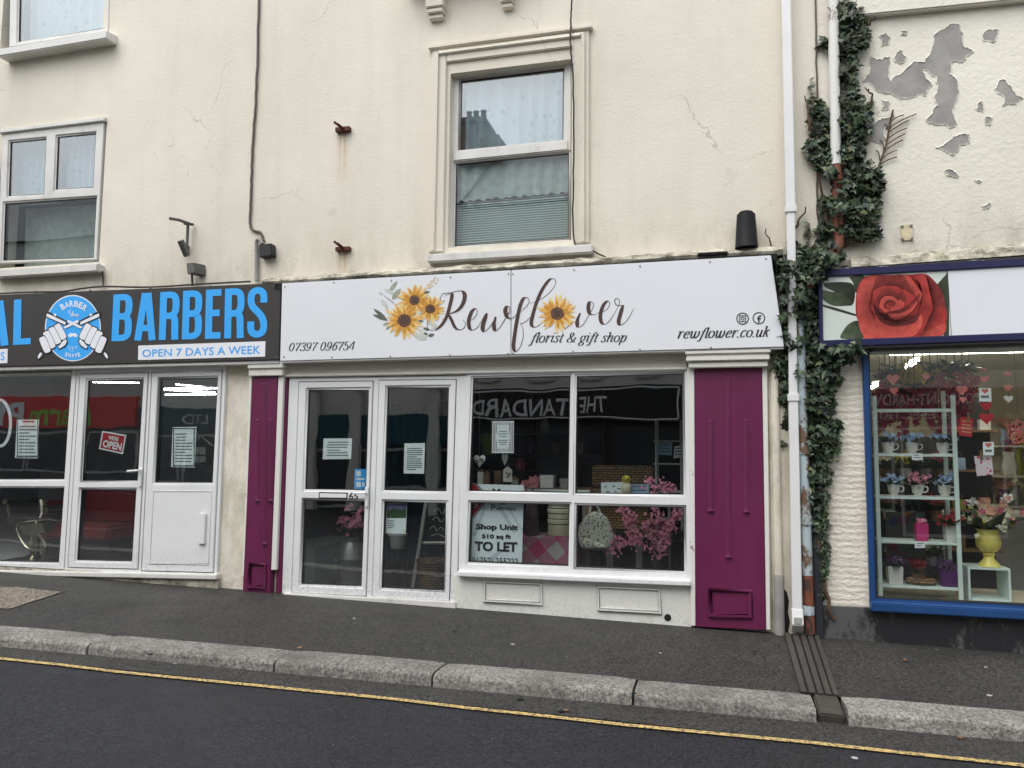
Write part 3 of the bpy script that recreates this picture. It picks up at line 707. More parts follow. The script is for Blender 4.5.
# topmost window, only its foot in view
pb = Pan((12.5, -130), (115, -165), (108, 31), (9, 47), -.01)
hD = pb.rq((23, -120), (110, -140), (105.5, 27.5), (16, 41))
wt = glazed(pb, ro, [hD], bl, 'upper_window', MT['upvc_old'], -.01, .06, gl='glass_up', bead=.018)
m = M(); i = pb.grow(hD, .05); k = 40
m.add([pb.pt(i[0]+(i[2]-i[0])*j/k, v, .2+.02*math.sin(j*1.3)) for v in (i[1], i[3]) for j in range(k+1)], [(j, j+1, k+2+j, k+1+j) for j in range(k)])
m.build('net_curtain', MT['curtain'], wt)
m = M(); a, b = P(-2, 49.5, -.15), P(107.5, 31, -.15); z = (a.z+b.z)/2
m.hexa([(a.x, -.16, a.z), (b.x, -.16, b.z), (b.x, -.16, b.z-.09), (a.x, -.16, a.z-.09)], [(a.x, .02, a.z+.03), (b.x, .02, b.z+.03), (b.x, .02, b.z-.09), (a.x, .02, a.z-.09)])
m.build('sill', MT['upvc_old'], wt, bevel=.01)
# shopfront
R_ = BP.rect
win_o = (BP.inv(-72, 470)[0], 0, BP.inv(71.5, 470)[0]+.0, 1)
hw1 = BP.rq((-60, 373.5), (70.3, 372.5), (63.6, 480), (-66, 478)); hw2 = BP.rq((-66, 488), (63, 488.5), (58.2, 563.5), (-72, 558))
wb = glazed(BP, (win_o[0], 0, BP.inv(69.5, 480)[0], 1), [hw1, hw2], bl, 'shop_window', MT['upvc'], -.035, .05)
hd1 = BP.rq((87.3, 380.3), (141.4, 380.3), (138, 481), (82.3, 480)); hd2 = BP.rq((80.7, 489.5), (135.3, 490.2), (131.3, 561.3), (76.8, 559.6))
d1 = BP.rq((80.5, 374), (147, 373), (138.5, 569.5), (68.5, 566.5))
db = glazed(BP, d1, [hd1, hd2], bl, 'door', MT['upvc'], -.035, .045)
h3 = BP.rq((160, 379.6), (216.6, 378), (212.2, 482.6), (154.5, 482)); h4 = BP.rq((154, 491), (211.5, 492), (208, 564), (150.6, 562.3))
d2 = BP.rq((151.8, 372.8), (221.5, 371), (213.2, 573), (142.5, 570))
dd = glazed(BP, d2, [h3], bl, 'door', MT['upvc'], -.035, .045)
m = M(); BP.frame(m, BP.grow(h4, .012), .014, -.039, -.03); m.build('panel_moulding', MT['upvc'], dd, bevel=.003)
m = M(); q = BP.rect(201, 513, 205.8, 544); BP.block(m, q, -.06, -.034); m.build('letter_plate', MT['upvc'], dd, bevel=.006)
m = M(); BP.plate(m, (BP.inv(69.9, 480)[0], -.0, 1.0, 1.0), [(d1[0]-.003, d1[1]-.003, d1[2]+.003, d1[3]+.004), (d2[0]-.003, d2[1]-.003, d2[2]+.003, d2[3]+.004)], -.03, .05)
m.build('door_frame', MT['upvc'], bl, bevel=.004)
m = M(); a = P(139.3, 477, -.06); m.box((a.x-.016, -.055, a.z-.1), (a.x+.016, -.034, a.z+.085)); m.tube([(a.x, -.05, a.z+.07), (a.x, -.085, a.z+.07), (a.x-.13, -.09, a.z+.06)], .011); m.build('handle', MT['upvc'], db, bevel=.002)
m = M(); a, b = P(-80, 569, -.06), P(217.5, 574.5, -.06); m.hexa([(a.x,-.08,a.z), (b.x,-.08,b.z), (b.x,-.08,b.z-.05), (a.x,-.08,a.z-.05)], [(a.x,.05,a.z+.01), (b.x,.05,b.z+.01), (b.x,.05,b.z-.05), (a.x,.05,a.z-.05)])
m.build('threshold', MT['upvc_old'], bl, bevel=.008)
m = M(); m.box((-12, -.045, zp(-5)-.2), (b.x, .2, b.z-.04)); m.build('plinth', MT['ledge'], bl, bevel=.01)
m = M(); a, b = P(-90, 364, -.05), P(226, 361, -.05); m.box((-12, -.045, BP.pt(1, 0).z+.002), (b.x+.01, .02, b.z+.09)); m.build('lintel', MT['lintel'], bl, bevel=.005)

# ================= middle building: florist
DP = Pan((289.3, 378), (463.5, 375.5), (456.5, 605), (281.6, 597), -.02)
WP = Pan((466.8, 374.3), (688.3, 368.8), (690.8, 581.5), (459, 571), -.03)
dl = P(289, 480).x; dr2 = P(688.5, 480).x
hf = (dl+.02, zp(-2)-.1, dr2-.02, P(470, 376).z)
wc = hole_px((448.5, 65), (570.5, 247)); wc = (P(449.2, 150).x, P(510, 244).z, P(571.5, 150).x, P(510, 66.5).z)
m = M(); wall(m, XL, XR, -1.5, TOPZ, [hf, wc], dep=.2); shell(m, XL, XR, -1.5, TOPZ); m.build('wall', MT['render'], bc)
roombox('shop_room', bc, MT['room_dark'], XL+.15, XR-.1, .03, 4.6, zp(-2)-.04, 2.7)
roombox('upstairs_room', bc, MT['room_up'], wc[0]-.5, wc[2]+.5, .24, 3, wc[1]-.6, wc[3]+.4)
m = M(); a, b = P(284, 361, -.035), P(688, 350, -.035)
m.box((a.x, -.035, DP.pt(0, 0).z+.004), (b.x-.01, .1, b.z+.12)); m.build('lintel', MT['lintel'], bc, bevel=.006)
m = M(); zt = DP.pt(0, 0).z; m.box((a.x, -.055, zt+.006), (b.x-.01, -.034, zt+.035)); m.build('lintel_moulding', MT['white_paint'], bc, bevel=.008)
# doors
e1 = DP.rq((299.5, 382.3), (372.5, 381.5), (366.5, 596), (292.3, 592.8)); e2 = DP.rq((379.3, 381), (454.5, 379.6), (450.8, 600.6), (373.3, 597))
k1 = DP.rq((308.7, 390.2), (368, 390), (366.0, 489.3), (305.3, 489.3)); k2 = DP.rq((304.4, 501), (364, 501.2), (361.3, 584.8), (301.3, 584.5))
k3 = DP.rq((387.5, 388.4), (448.4, 387.1), (446, 490.3), (385, 490.2)); k4 = DP.rq((384.2, 502.3), (445.5, 502.5), (443.5, 590.3), (382, 587.4))
f1 = glazed(DP, e1, [k1, k2], bc, 'door', MT['upvc'], -.03, .045); f2 = glazed(DP, e2, [k3, k4], bc, 'door', MT['upvc'], -.03, .045)
m = M(); DP.plate(m, (0, 0, 1, 1), [(e1[0]-.004, e1[1]-.003, e1[2]+.004, e1[3]+.004), (e2[0]-.004, e2[1]-.003, e2[2]+.004, e2[3]+.004)], -.022, .05)
m.build('door_frame', MT['upvc'], bc, bevel=.005)
q = DP.rect(319.5, 492, 348, 499); m = M(); DP.block(m, q, -.034, -.028); m.build('letter_box', MT['gasket'], f1, bevel=.002)
m = M(); DP.block(m, DP.grow(q, -.011), -.037, -.033); m.build('letter_flap', MT['upvc'], f1, bevel=.002)
m = M(); text(m, '65', ((349, 492.6), (358, 492.6), (358, 499.6), (349, 499.6)), -.0315, .02); m.build('house_number', MT['ink_black'], f1)
m = M(); a = P(367.2, 496, -.03); m.box((a.x-.016, -.05, a.z-.1), (a.x+.016, -.029, a.z+.09)); m.tube([(a.x, -.045, a.z+.03), (a.x, -.08, a.z+.03), (a.x-.12, -.085, a.z+.028)], .011); m.build('handle', MT['upvc'], f1, bevel=.002)
a, b = P(283, 596, -.05), P(456, 605, -.05); m = M(); m.hexa([(a.x,-.06,a.z+.03), (b.x,-.06,b.z+.03), (b.x,-.06,b.z-.1), (a.x,-.06,a.z-.1)], [(a.x,.06,a.z+.03), (b.x,.06,b.z+.03), (b.x,.06,b.z-.1), (a.x,.06,a.z-.1)]); m.build('threshold', MT['upvc_old'], bc, bevel=.008)
# four-light window
g1 = WP.rq((471.5, 377.8), (568.8, 377.2), (568.4, 492.2), (471.1, 490.6)); g2 = WP.rq((576.3, 376.6), (682.2, 374.3), (682.8, 494.3), (576.5, 493))
g3 = WP.rq((469.8, 502.8), (568.5, 504.6), (568.6, 565.6), (469.4, 561.8)); g4_ = WP.rq((576.3, 505.2), (683.2, 508.2), (684.2, 571.5), (576.9, 566.6))
fw_ = glazed(WP, (0, 0, 1, 1), [g1, g2, g3, g4_], bc, 'shop_window', MT['upvc'], -.035, .05)
m = M(); a, b = P(457, 571.5, -.09), P(690.5, 581, -.09)
m.hexa([(a.x,-.1,a.z), (b.x,-.1,b.z), (b.x,-.1,b.z-.045), (a.x,-.1,a.z-.045)], [(a.x,.02,a.z+.012), (b.x,.02,b.z+.012), (b.x,.02,b.z-.045), (a.x,.02,a.z-.045)]); m.build('sill', MT['upvc'], fw_, bevel=.008)
SILLZ = a.z
m = M(); m.hexa([(a.x-.05,-.035,a.z-.04), (b.x,-.035,b.z-.04), (b.x,-.035,-.25), (a.x-.05,-.035,-.25)], [(a.x-.05,.1,a.z-.04), (b.x,.1,b.z-.04), (b.x,.1,-.25), (a.x-.05,.1,-.25)]); sr = m.build('stallriser', MT['riser'], bc)
RP = Pan((457, 578), (690, 588), (692, 622), (457, 606), -.035)
for q in (((484, 580.3), (542.5, 582.6), (543, 604.6), (484, 601.6)), ((597.5, 585.5), (661, 588.3), (661.5, 614), (597.5, 610))):
    m = M(); r_ = RP.rq(*q); RP.frame(m, r_, .02, -.052, -.03); m.build('panel_moulding', MT['riser'], sr, bevel=.006)
m = M(); a = P(667.7, 617.6, -.037); m.tube([(a.x, -.0385, a.z), (a.x, .02, a.z)], .03, 16); m.build('vent_hole', MT['gap'], sr)
m = M(); a, b = DP.pt(1, 0), WP.pt(0, 0); m.box((a.x-.02, -.028, .02), (b.x+.03, .05, a.z)); m.build('post', MT['upvc'], bc, bevel=.004)
# purple pilasters
def pilaster(pan, ribs, base, cap, sides, low):
    m = M(); pan.block(m, (0, 0, 1, 1), -.07, .02); o = m.build('pilaster', MT['purple'], bc, bevel=.006)
    for (x, ya, yb_) in ribs:
        u0, v0 = pan.inv(x, ya); u1, v1 = pan.inv(x, yb_); hw = .024/pan.W(); m = M()
        m.hexa([pan.pt(u0-hw*.4, v0, -.082), pan.pt(u0+hw*.4, v0, -.082), pan.pt(u1+hw*.4, v1, -.082), pan.pt(u1-hw*.4, v1, -.082)], [pan.pt(u0-hw, v0-.004, -.069), pan.pt(u0+hw, v0-.004, -.069), pan.pt(u1+hw, v1+.004, -.069), pan.pt(u1-hw, v1+.004, -.069)])
        a = pan.pt(u1, v1, -.07); s_ = .032
        m.add([(a.x-s_, -.071, a.z-.012), (a.x+s_, -.071, a.z-.012), (a.x, -.071, a.z+.05), (a.x, -.105, a.z-.008)], [(0,1,3), (1,2,3), (2,0,3)])
        m.build('rib', MT['purple'], o)
    m = M(); r_ = pan.rq(*base); pan.frame(m, r_, .028, -.088, -.068); m.build('base_panel', MT['purple'], o, bevel=.009)
    for sp in sides:
        m = M(); q = [P(*k, -.066) for k in sp]; m.hexa(q, [p+Vector((0, .09, 0)) for p in q]); m.build('edge_strip', MT['edge_paint'], o, bevel=.004)
    m = M()
    for (x0, x1, ya, yb_, yf) in cap:
        a, b = P(x0, ya, yf), P(x1, yb_, yf); m.box((a.x, yf, b.z), (b.x, .02, a.z))
    m.build('capital', MT['white_paint'], o, bevel=.007)
PR = Pan((694.5, 368.6), (761.8, 367), (766, 630.5), (695.8, 627), -.07)
pilaster(PR, [(728.6, 379, 556), (711, 421, 510), (746.5, 420, 511)], ((708.6, 588), (752, 589.5), (752.5, 618), (708.8, 616.5)),
         [(685, 770.8, 349, 352.6, -.16), (686.5, 769.6, 352.4, 357, -.14), (686, 769.8, 356.6, 359.6, -.15), (688, 768.5, 359.4, 363, -.11), (688.5, 768, 362.6, 366.6, -.125)],
         [((687.2, 367), (694.2, 367), (695.4, 626), (691.2, 626)), ((762.1, 367), (767.2, 367), (770.4, 630), (766.4, 630))], 0)
PL = Pan((252, 377), (278, 376.6), (270.2, 594), (242.3, 593), -.07)
pilaster(PL, [(264.6, 384, 543), (257.4, 420, 500), (270.6, 420, 500)], ((249.3, 562.5), (266.8, 563), (266.0, 588.5), (248.3, 588)),
         [(247.6, 283, 361.6, 368, -.12), (248.6, 282.4, 367.6, 375.6, -.1)],
         [((249.4, 377), (251.8, 377), (244.6, 576), (242, 576)), ((278.3, 376.5), (283.6, 376.4), (276.2, 570), (270.9, 570))], 0)
m = M(); q = [P(*k, -.03) for k in ((283.8, 363), (288.6, 363), (281, 595), (275.5, 594))]; m.hexa(q, [p+Vector((0, .1, 0)) for p in q]); m.build('door_reveal', MT['purple'], bc, bevel=.004)
# cream moulding right of the purple pilaster, grey at its foot
m = M(); a, b = P(772, 372, -.05), P(774.5, 627, -.05); m.tube([(a.x+.02, -.04, .2+zp(.5)+.27), (a.x+.02, -.04, a.z+.02)], .036, 12); m.box((a.x-.03, -.03, zp(.5)-.1), (a.x+.16, .01, a.z)); m.build('wall_moulding', MT['render'], bc, bevel=.008)
m = M(); m.tube([(a.x+.02, -.045, zp(.5)-.05), (a.x+.02, -.045, zp(.5)+.48)], .04, 12); m.build('moulding_foot', MT['bare'], bc)
m = M()
pk = [P(*k, -.034) for k in ((779, 594), (783, 588), (787, 592), (789, 601), (788, 612), (790, 622), (788, 633), (779, 632), (777, 616), (780, 606))]
m.prism(pk, (0, .004, 0)); m.build('damp_patch', MT['gap'], bc)
# ledge above the sign
m = M(); n = 60; top = []; 
a, b = P(262, 279, -.15), P(783, 246.5, -.15)
prof = [(-.0, .05), (-.07, .04), (-.14, .008), (-.155, -.02), (-.13, -.06), (0.02, -.06)]
rows = []
for i in range(n+1):
    t = i/n; x = a.x+(b.x-a.x)*t; z = a.z+(b.z-a.z)*t
    rows.append([(x, y+random.uniform(-.01, .01), z-.01+dz+random.uniform(-.008, .008)) for y, dz in prof])
k = len(prof); m.add([p for r_ in rows for p in r_], [(i*k+j, i*k+j+1, (i+1)*k+j+1, (i+1)*k+j) for i in range(n) for j in range(k-1)]+[tuple(range(k)), tuple(range(n*k+k-1, n*k-1, -1))])
m.build('ledge', MT['ledge'], bc)
m = M(); m.hexa([(a.x+.15,-.155,a.z-.055), (b.x-.05,-.155,b.z-.06), (b.x-.05,-.155,b.z-.12), (a.x+.15,-.155,a.z-.12)], [(a.x+.15,.0,a.z-.055), (b.x-.05,.0,b.z-.06), (b.x-.05,.0,b.z-.12), (a.x+.15,.0,a.z-.12)]); m.build('painted_shadow_strip', MT['gap'], bc)  # black strip painted in as the shadow line between ledge and sign
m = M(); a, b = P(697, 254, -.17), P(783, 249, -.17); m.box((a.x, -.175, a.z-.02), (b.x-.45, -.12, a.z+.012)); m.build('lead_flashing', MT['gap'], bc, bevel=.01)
# upper window
UP_ = Pan((451.7, 71.7), (569.8, 56.8), (568.6, 241), (448.8, 249.5), .09)
a = P(447, 62).x
UF = (0, 0, 1, 1)
u1 = UP_.rq((461, 80), (563, 69), (562.3, 140.8), (460.4, 149.8)); u2 = UP_.rq((456, 163), (568, 154), (568, 238.3), (455, 244.5))
uw = glazed(UP_, UF, [u1, u2], bc, 'upper_window', MT['upvc_old'], .085, .14, gl='glass_up', bead=.02)
m = M(); q = UP_.rq((452, 150), (570, 141), (570, 152), (452, 161)); UP_.block(m, (q[0]+.01, q[1], q[2]-.01, q[3]), .07, .1); m.build('transom', MT['upvc_old'], uw, bevel=.012)
def arch(m, tl, trr, brr, bll, wd, yf, yb):   # three-sided surround
    A, B, C_, D = [P(*k, 0) for k in (tl, trr, brr, bll)]
    xl, xr, zt, zb = (A.x+D.x)/2, (B.x+C_.x)/2, (A.z+B.z)/2, (C_.z+D.z)/2
    m.box((xl, yf, zb), (xl+wd, yb, zt)); m.box((xr-wd, yf, zb), (xr, yb, zt)); m.box((xl+wd, yf, zt-wd), (xr-wd, yb, zt))
    return xl, xr, zt, zb
m = M(); X0, X1, Z1, Z0 = arch(m, (432, 50), (589.5, 31), (590, 243.5), (430, 253), .155, -.03, .02)
arch(m, (435.5, 54), (585.5, 35), (586, 243), (433.5, 253), .035, -.055, -.02)
m.box((X0-.03, -.06, Z1-.01), (X1+.03, .02, Z1+.03)); m.build('architrave', MT['render'], uw, bevel=.008)
m = M(); a, b = P(426.5, 254, -.1), P(592.5, 243.5, -.1); m.hexa([(a.x,-.09,a.z), (b.x,-.09,b.z), (b.x,-.09,b.z-.08), (a.x,-.09,a.z-.08)], [(a.x,.1,a.z+.03), (b.x,.1,b.z+.03), (b.x,.1,b.z-.09), (a.x,.1,a.z-.09)]); m.build('sill', MT['upvc_old'], uw, bevel=.01)
def drape(pan, r, y, amp, wl, k=90, hem=0):
    mm = M(); vsx = []
    for v, hm in ((r[1], 0), (r[3], hem)):
        for j in range(k+1):
            t = j/k; vsx.append(pan.pt(r[0]+(r[2]-r[0])*t, v+hm*math.sin(j*.9), y+amp*math.sin(t*wl+1.5*math.sin(t*9))))
    return mm.add(vsx, [(j, j+1, k+2+j, k+1+j) for j in range(k)])
drape(UP_, UP_.grow(u1, .05), .19, .025, 46).build('net_curtain', MT['curtain'], uw)
q = UP_.rq((455, 163), (568, 154), (568, 187), (455, 196)); drape(UP_, UP_.grow((q[0], q[1]-.02, q[2], q[3]), .03), .165, .014, 50, hem=.006).build('net_valance', MT['curtain_d'], uw)
m = M(); q = UP_.grow(u2, .03)
nb = 26
for i in range(nb):
    v = q[1]+(q[3]-q[1])*(.3+.7*i/nb); a = UP_.pt(q[0], v, .185); b = UP_.pt(q[2], v, .185)
    m.add([a+Vector((0, .0, .0)), b, b+Vector((0, .016, .021)), a+Vector((0, .016, .021))], [(0,1,2,3)])
m.build('venetian_blind', MT['blind'], uw)
for (x0, y0_, x1, y1_) in ((426, -20, 443, 15), (499, -20, 513, 4)):
    a, b = P(x0, y0_, -.1), P(x1, y1_, -.1); m = M(); mid = (a.z+b.z)/2
    m.box((a.x, -.11, b.z+.1), (b.x, .02, a.z)); m.box((a.x+.01, -.09, b.z+.05), (b.x-.01, .02, b.z+.1)); m.box((a.x+.02, -.06, b.z), (b.x-.02, .02, b.z+.05)); m.build('corbel', MT['render'], bc, bevel=.008)
m = M(); a, b = P(415, -20, -.1), P(523, -20, -.1); m.box((a.x-.1, -.22, a.z-.05), (b.x+.1, .05, a.z+.12)); m.build('upper_sill', MT['render'], bc, bevel=.01)

# ================= right building
GP = Pan((862, 352), (1180, 338), (1196, 628), (870, 610), -.03)
hg = (P(868, 480).x, GP.pt(0, 1).z+.04, 4.6, GP.pt(0, 0).z-.02)
XQ = P(821, 600).x
m = M(); wall(m, XR, 9., 2.62, TOPZ, []); 
m.build('wall', MT['render_r'], br_)
m = M(); wall(m, XQ, 9., -1.5, 2.62, [hg], yf=-.006, dep=.06); shell(m, XR, 9., -1.5, TOPZ); m.build('lower_wall', MT['brick'], br_)
roombox('shop_room', br_, MT['room_beige'], XR+.1, 6.5, .03, 4.6, zp(2)-.1, 2.62)
m = M(); zpl = P(844, 607, -.03).z; n = 40
row = []
for i in range(n+1):
    x = XQ-.005+(8.9-XQ)*i/n; row += [(x, -.03, -.6), (x, -.03, zpl-.003*i/n+random.uniform(-.005, .005)), (x, .02, zpl+.01)]
m.add(row, [(i*3+j, i*3+j+1, i*3+j+4, i*3+j+3) for i in range(n) for j in range(2)]+[(0,1,2)]); m.build('plinth', MT['plinth'], br_)
gi = GP.rq((869.8, 348), (1150, 338), (1160, 610), (876.5, 599))
gv = glazed(GP, (0, 0, 1, 1), [gi], br_, 'shop_window', MT['blue'], -.05, .05, gl='glass_r', bead=.012)
m = M(); a, b = GP.pt(0, 1, -.1), GP.pt(1, 1, -.1); m.hexa([(a.x,-.1,a.z+.07), (b.x,-.1,b.z+.07), (b.x,-.1,b.z), (a.x,-.1,a.z)], [(a.x,.02,a.z+.09), (b.x,.02,b.z+.09), (b.x,.02,b.z), (a.x,.02,a.z)]); m.build('sill', MT['blue'], gv, bevel=.01)
# moulding band high up
m = M(); a, b = P(850, 17, -.06), P(1080, -6, -.06); m.hexa([(a.x,-.07,a.z+.16), (b.x,-.07,b.z+.16), (b.x,-.07,b.z), (a.x,-.07,a.z)], [(a.x,.02,a.z+.2), (b.x,.02,b.z+.2), (b.x,.02,b.z), (a.x,.02,a.z)]); m.build('string_course', MT['render_r'], br_, bevel=.012)
# ledge of lead and flaking timber over the sign
m = M(); a, b = P(826, 271, -.1), P(1200, 246, -.1); m.hexa([(a.x,-.11,a.z), (b.x,-.11,b.z), (b.x,-.11,b.z-.11), (a.x,-.11,a.z-.09)], [(a.x,.02,a.z+.07), (b.x,.02,b.z+.07), (b.x,.02,b.z-.11), (a.x,.02,a.z-.09)]); m.build('fascia_timber', MT['flash'], br_, bevel=.006)
m = M(); n = 50; a, b = P(850, 262, -.02), P(1180, 238, -.02); row = []
for i in range(n+1):
    t = i/n; x = a.x+(b.x-a.x)*t; z = a.z+(b.z-a.z)*t; h = .025+.06*t
    row += [(x, -.085, z-.06), (x, -.05+random.uniform(-.01, .01), z+h*.5), (x, .01, z+h+random.uniform(-.01, .02))]
m.add(row, [(i*3+j, i*3+j+1, i*3+j+4, i*3+j+3) for i in range(n) for j in range(2)]); m.build('cement_fillet', MT['ledge'], br_)
# bare patches where the paint has come off
def jag(pts, it=3, amp=.2):
    for k in range(it):
        out = []
        for i, p in enumerate(pts):
            q = pts[(i+1) % len(pts)]; d = (q[0]-p[0], q[1]-p[1]); r_ = random.uniform(-amp, amp)
            out += [p, ((p[0]+q[0])/2-d[1]*r_, (p[1]+q[1])/2+d[0]*r_)]
        pts = out
    return pts
ZS = lambda pts: [(760+a/2.742, b/2.742) for a, b in pts]
patches = [[(283,222),(300,205),(305,155),(335,165),(355,155),(358,225),(420,170),(450,172),(470,140),(475,100),(505,80),(520,65),(545,68),(556,92),(560,130),(583,142),(555,168),(522,172),(520,205),(541,230),(536,280),(538,340),(520,350),(500,340),(455,330),(475,300),(490,290),(480,260),(490,235),(485,210),(455,190),(445,195),(470,235),(455,262),(410,268),(360,255),(325,250)],
 [(330,95),(345,92),(357,105),(352,122),(335,125)], [(375,145),(388,138),(398,155),(395,170),(372,168)], [(390,86),(404,84),(400,96),(388,95)],
 [(612,95),(625,82),(650,80),(648,100),(640,115),(615,112)], [(645,245),(655,222),(665,218),(690,245),(720,270),(700,285),(665,290),(668,262)],
 [(597,285),(608,278),(610,305),(595,303)], [(618,320),(635,325),(630,342),(616,335)], [(485,405),(510,392),(530,375),(572,368),(575,392),(545,400),(530,425),(510,415)],
 [(507,468),(520,464),(543,482),(538,487),(515,480)], [(305,345),(325,330),(345,325),(366,310),(360,345),(338,350),(345,380),(325,392),(298,385),(310,365)], [(335,275),(353,278),(350,300),(335,300)],
 [(612,565),(628,555),(632,563),(615,572)], [(303,0),(340,0),(335,8),(312,8)], [(590,494),(605,497),(600,502)]]
for i, pp in enumerate(patches):
    q = [P(a, b, -.003) for a, b in jag(ZS(pp), 3, .17)]
    m = M(); m.flat(q); bm_o = m.build('bare_patch', MT['bare'], br_)
    n = len(q); ar = sum(q[k].x*q[(k+1) % n].z-q[(k+1) % n].x*q[k].z for k in range(n)); sg = 1 if ar > 0 else -1
    inn, mid, out = [], [], []
    for k in range(n):
        d = (q[(k+1) % n]-q[k-1]); nn = Vector((d.z, 0, -d.x)).normalized()*sg if d.length > 1e-6 else Vector((0, 0, 0))
        lift = random.uniform(.001, .008); wd = random.uniform(.004, .015)
        inn.append(q[k]+Vector((0, -lift, 0))); mid.append(q[k]+nn*wd*.35+Vector((0, -lift*.9, 0))); out.append(q[k]+nn*wd+Vector((0, .001, 0)))
    m = M(); m.add(q+inn+mid+out, [(k+r_*n, (k+1) % n+r_*n, (k+1) % n+(r_+1)*n, k+(r_+1)*n) for r_ in range(3) for k in range(n)]); m.build('paint_lip', MT['render_r'], bm_o, recalc=False)
# ---------------------------------------------------------------- florist sign
def board(q, Y, th, name, mat, par, bev=.004):
    m = M(); a = [P(*k, Y) for k in q]; m.hexa(a, [p+Vector((0, th, 0)) for p in a]); return m.build(name, mat, par, bevel=bev)
YS = -.17
s1 = thing('shop_sign', P(530, 355, YS), 'long white florist sign with sunflowers and brown script lettering', 'sign')
board(((282, 283.3), (510.6, 270.2), (510.6, 354.6), (280, 361)), YS, .1, 'board', MT['sign_white'], s1)
board(((511.3, 270.1), (771, 255.2), (784, 346.8), (511.3, 354.6)), YS, .1, 'board', MT['sign_white'], s1)
m = M(); board(((280.5, 361.3), (784, 347.1), (784, 349), (280.5, 363)), YS+.01, .16, 'bottom_trim', MT['upvc_old'], s1)
m = M()
for (x, y) in ((285, 287), (334, 282.5), (391.5, 280.5), (450.5, 277.3), (508.5, 274), (513, 273.9), (574, 270), (640, 266.3), (710, 262), (766, 259), (332, 357.3), (390.3, 356.4), (449.8, 355), (508, 353.6), (513, 353.5), (573, 351.4), (640, 349.4), (711, 347.6), (284, 357)):
    a = P(x, y, YS); m = M(); m.tube([(a.x, YS-.004, a.z), (a.x, YS+.01, a.z)], .0075, 8); m.build('screw', MT['screw'], s1)
mpx = lambda ox, oy, sc: (lambda x, y: (ox+x/sc, oy+y/sc))
A1 = mpx(365, 270, 6.827); A2 = mpx(500, 270, 6.827)
def script(m, st, A, thick, thin, Y, n=7):
    pts = smooth([Vector(A(*p)) for p in st], n)
    ribbon(m, pts, lambda d, t: (thin+(thick-thin)*max(0, d.y)**1.25*(1 if abs(d.y) > .3 else abs(d.y)/.3))*min(1, .35+6*min(t, 1-t)), lambda p, off: P(p.x, p.y, Y+off))
m = M(); Yt = YS-.002
for st, tk in (([(548,208),(524,215),(515,195),(532,163),(580,156)], 1.2), ([(578,154),(594,170),(580,240),(556,320),(520,378),(478,412)], 3.6), ([(480,410),(440,408),(425,380),(432,340),(470,300),(495,297),(498,325),(480,345)], .8),
    ([(540,180),(580,158),(635,143),(668,148),(681,178),(668,230),(632,275),(574,300)], 4.2), ([(568,298),(590,340),(614,390),(645,408),(675,396),(685,365),(668,340)], 3.4),
    ([(714,345),(748,325),(766,285),(755,263),(728,285),(708,345),(714,395),(738,408),(770,388),(806,325)], 3.8), ([(832,293),(812,350),(803,395),(815,418),(850,390),(890,325)], 4.2), ([(893,318),(880,370),(888,410),(912,402),(955,335),(985,290),(988,258),(972,248),(958,272),(965,310),(985,328),(1012,328)], 4.2)):
    script(m, st, A1, tk, .55, Yt)
for st, tk in (([(0,392),(40,325),(68,275),(60,248),(40,256),(38,300),(60,330),(90,325),(115,300)], .9), ([(115,300),(165,262),(198,220),(190,190),(162,192),(138,240),(118,330),(100,440),(92,525),(108,556),(138,522),(158,455),(154,395),(138,366)], 3.6),
    ([(138,366),(170,355),(210,320)], .7), ([(205,230),(290,192),(350,140),(380,90),(372,62),(338,66),(290,130),(250,220),(222,315),(214,370),(236,390),(268,376),(300,340)], 3.7), ([(425,385),(452,396),(505,345)], 1.),
    ([(548,293),(528,345),(532,385),(562,378),(600,320),(636,252),(632,222),(612,220),(603,255),(612,296),(645,304),(690,280)], 3.9), ([(690,292),(735,262),(749,225),(732,212),(703,245),(685,310),(694,358),(722,368),(760,330),(806,250)], 3.7),
    ([(800,262),(817,215),(800,194),(783,206),(792,236),(818,242),(842,240)], .8), ([(842,238),(820,305),(810,352),(826,374),(868,342),(915,260)], 4.)):
    script(m, st, A2, tk, .55, Yt)
m.build('script_lettering', MT['ink'], s1, recalc=False)
m = M(); serif(m, 'florist & gift shop', ((530.5, 332.6), (626, 332.4), (626, 345), (530.5, 345.6)), Yt, tk=.15); m.build('tagline_lettering', MT['ink_black'], s1, recalc=False); m = M(); serif(m, 'rewflower.co.uk', ((677, 328.4), (769, 326.4), (769, 340), (677, 341.6)), Yt, tk=.17); m.build('address_lettering', MT['ink_black'], s1, recalc=False); m = M()
serif(m, '07397 096754', ((288, 342.5), (354, 340.8), (354, 349.8), (288, 351)), Yt, tk=.14, th=.045)
m.build('phone_lettering', MT['ink_black'], s1, recalc=False)
def ringp(m, cx, cy, rx, ry, wd, Y, n=28):
    a = [(cx+rx*math.cos(2*math.pi*i/n), cy+ry*math.sin(2*math.pi*i/n)) for i in range(n)]; b = [(cx+(rx-wd)*math.cos(2*math.pi*i/n), cy+(ry-wd)*math.sin(2*math.pi*i/n)) for i in range(n)]
    m.add([P(*k, Y) for k in a+b], [(i, (i+1) % n, n+(i+1) % n, n+i) for i in range(n)])
m = M(); ringp(m, 742.6, 318.6, 6.3, 6.1, 1.0, Yt); ringp(m, 758.9, 318.2, 6.3, 6.1, 1.0, Yt)
ringp(m, 742.6, 318.6, 1.9, 1.8, .7, Yt-.0004, 14)
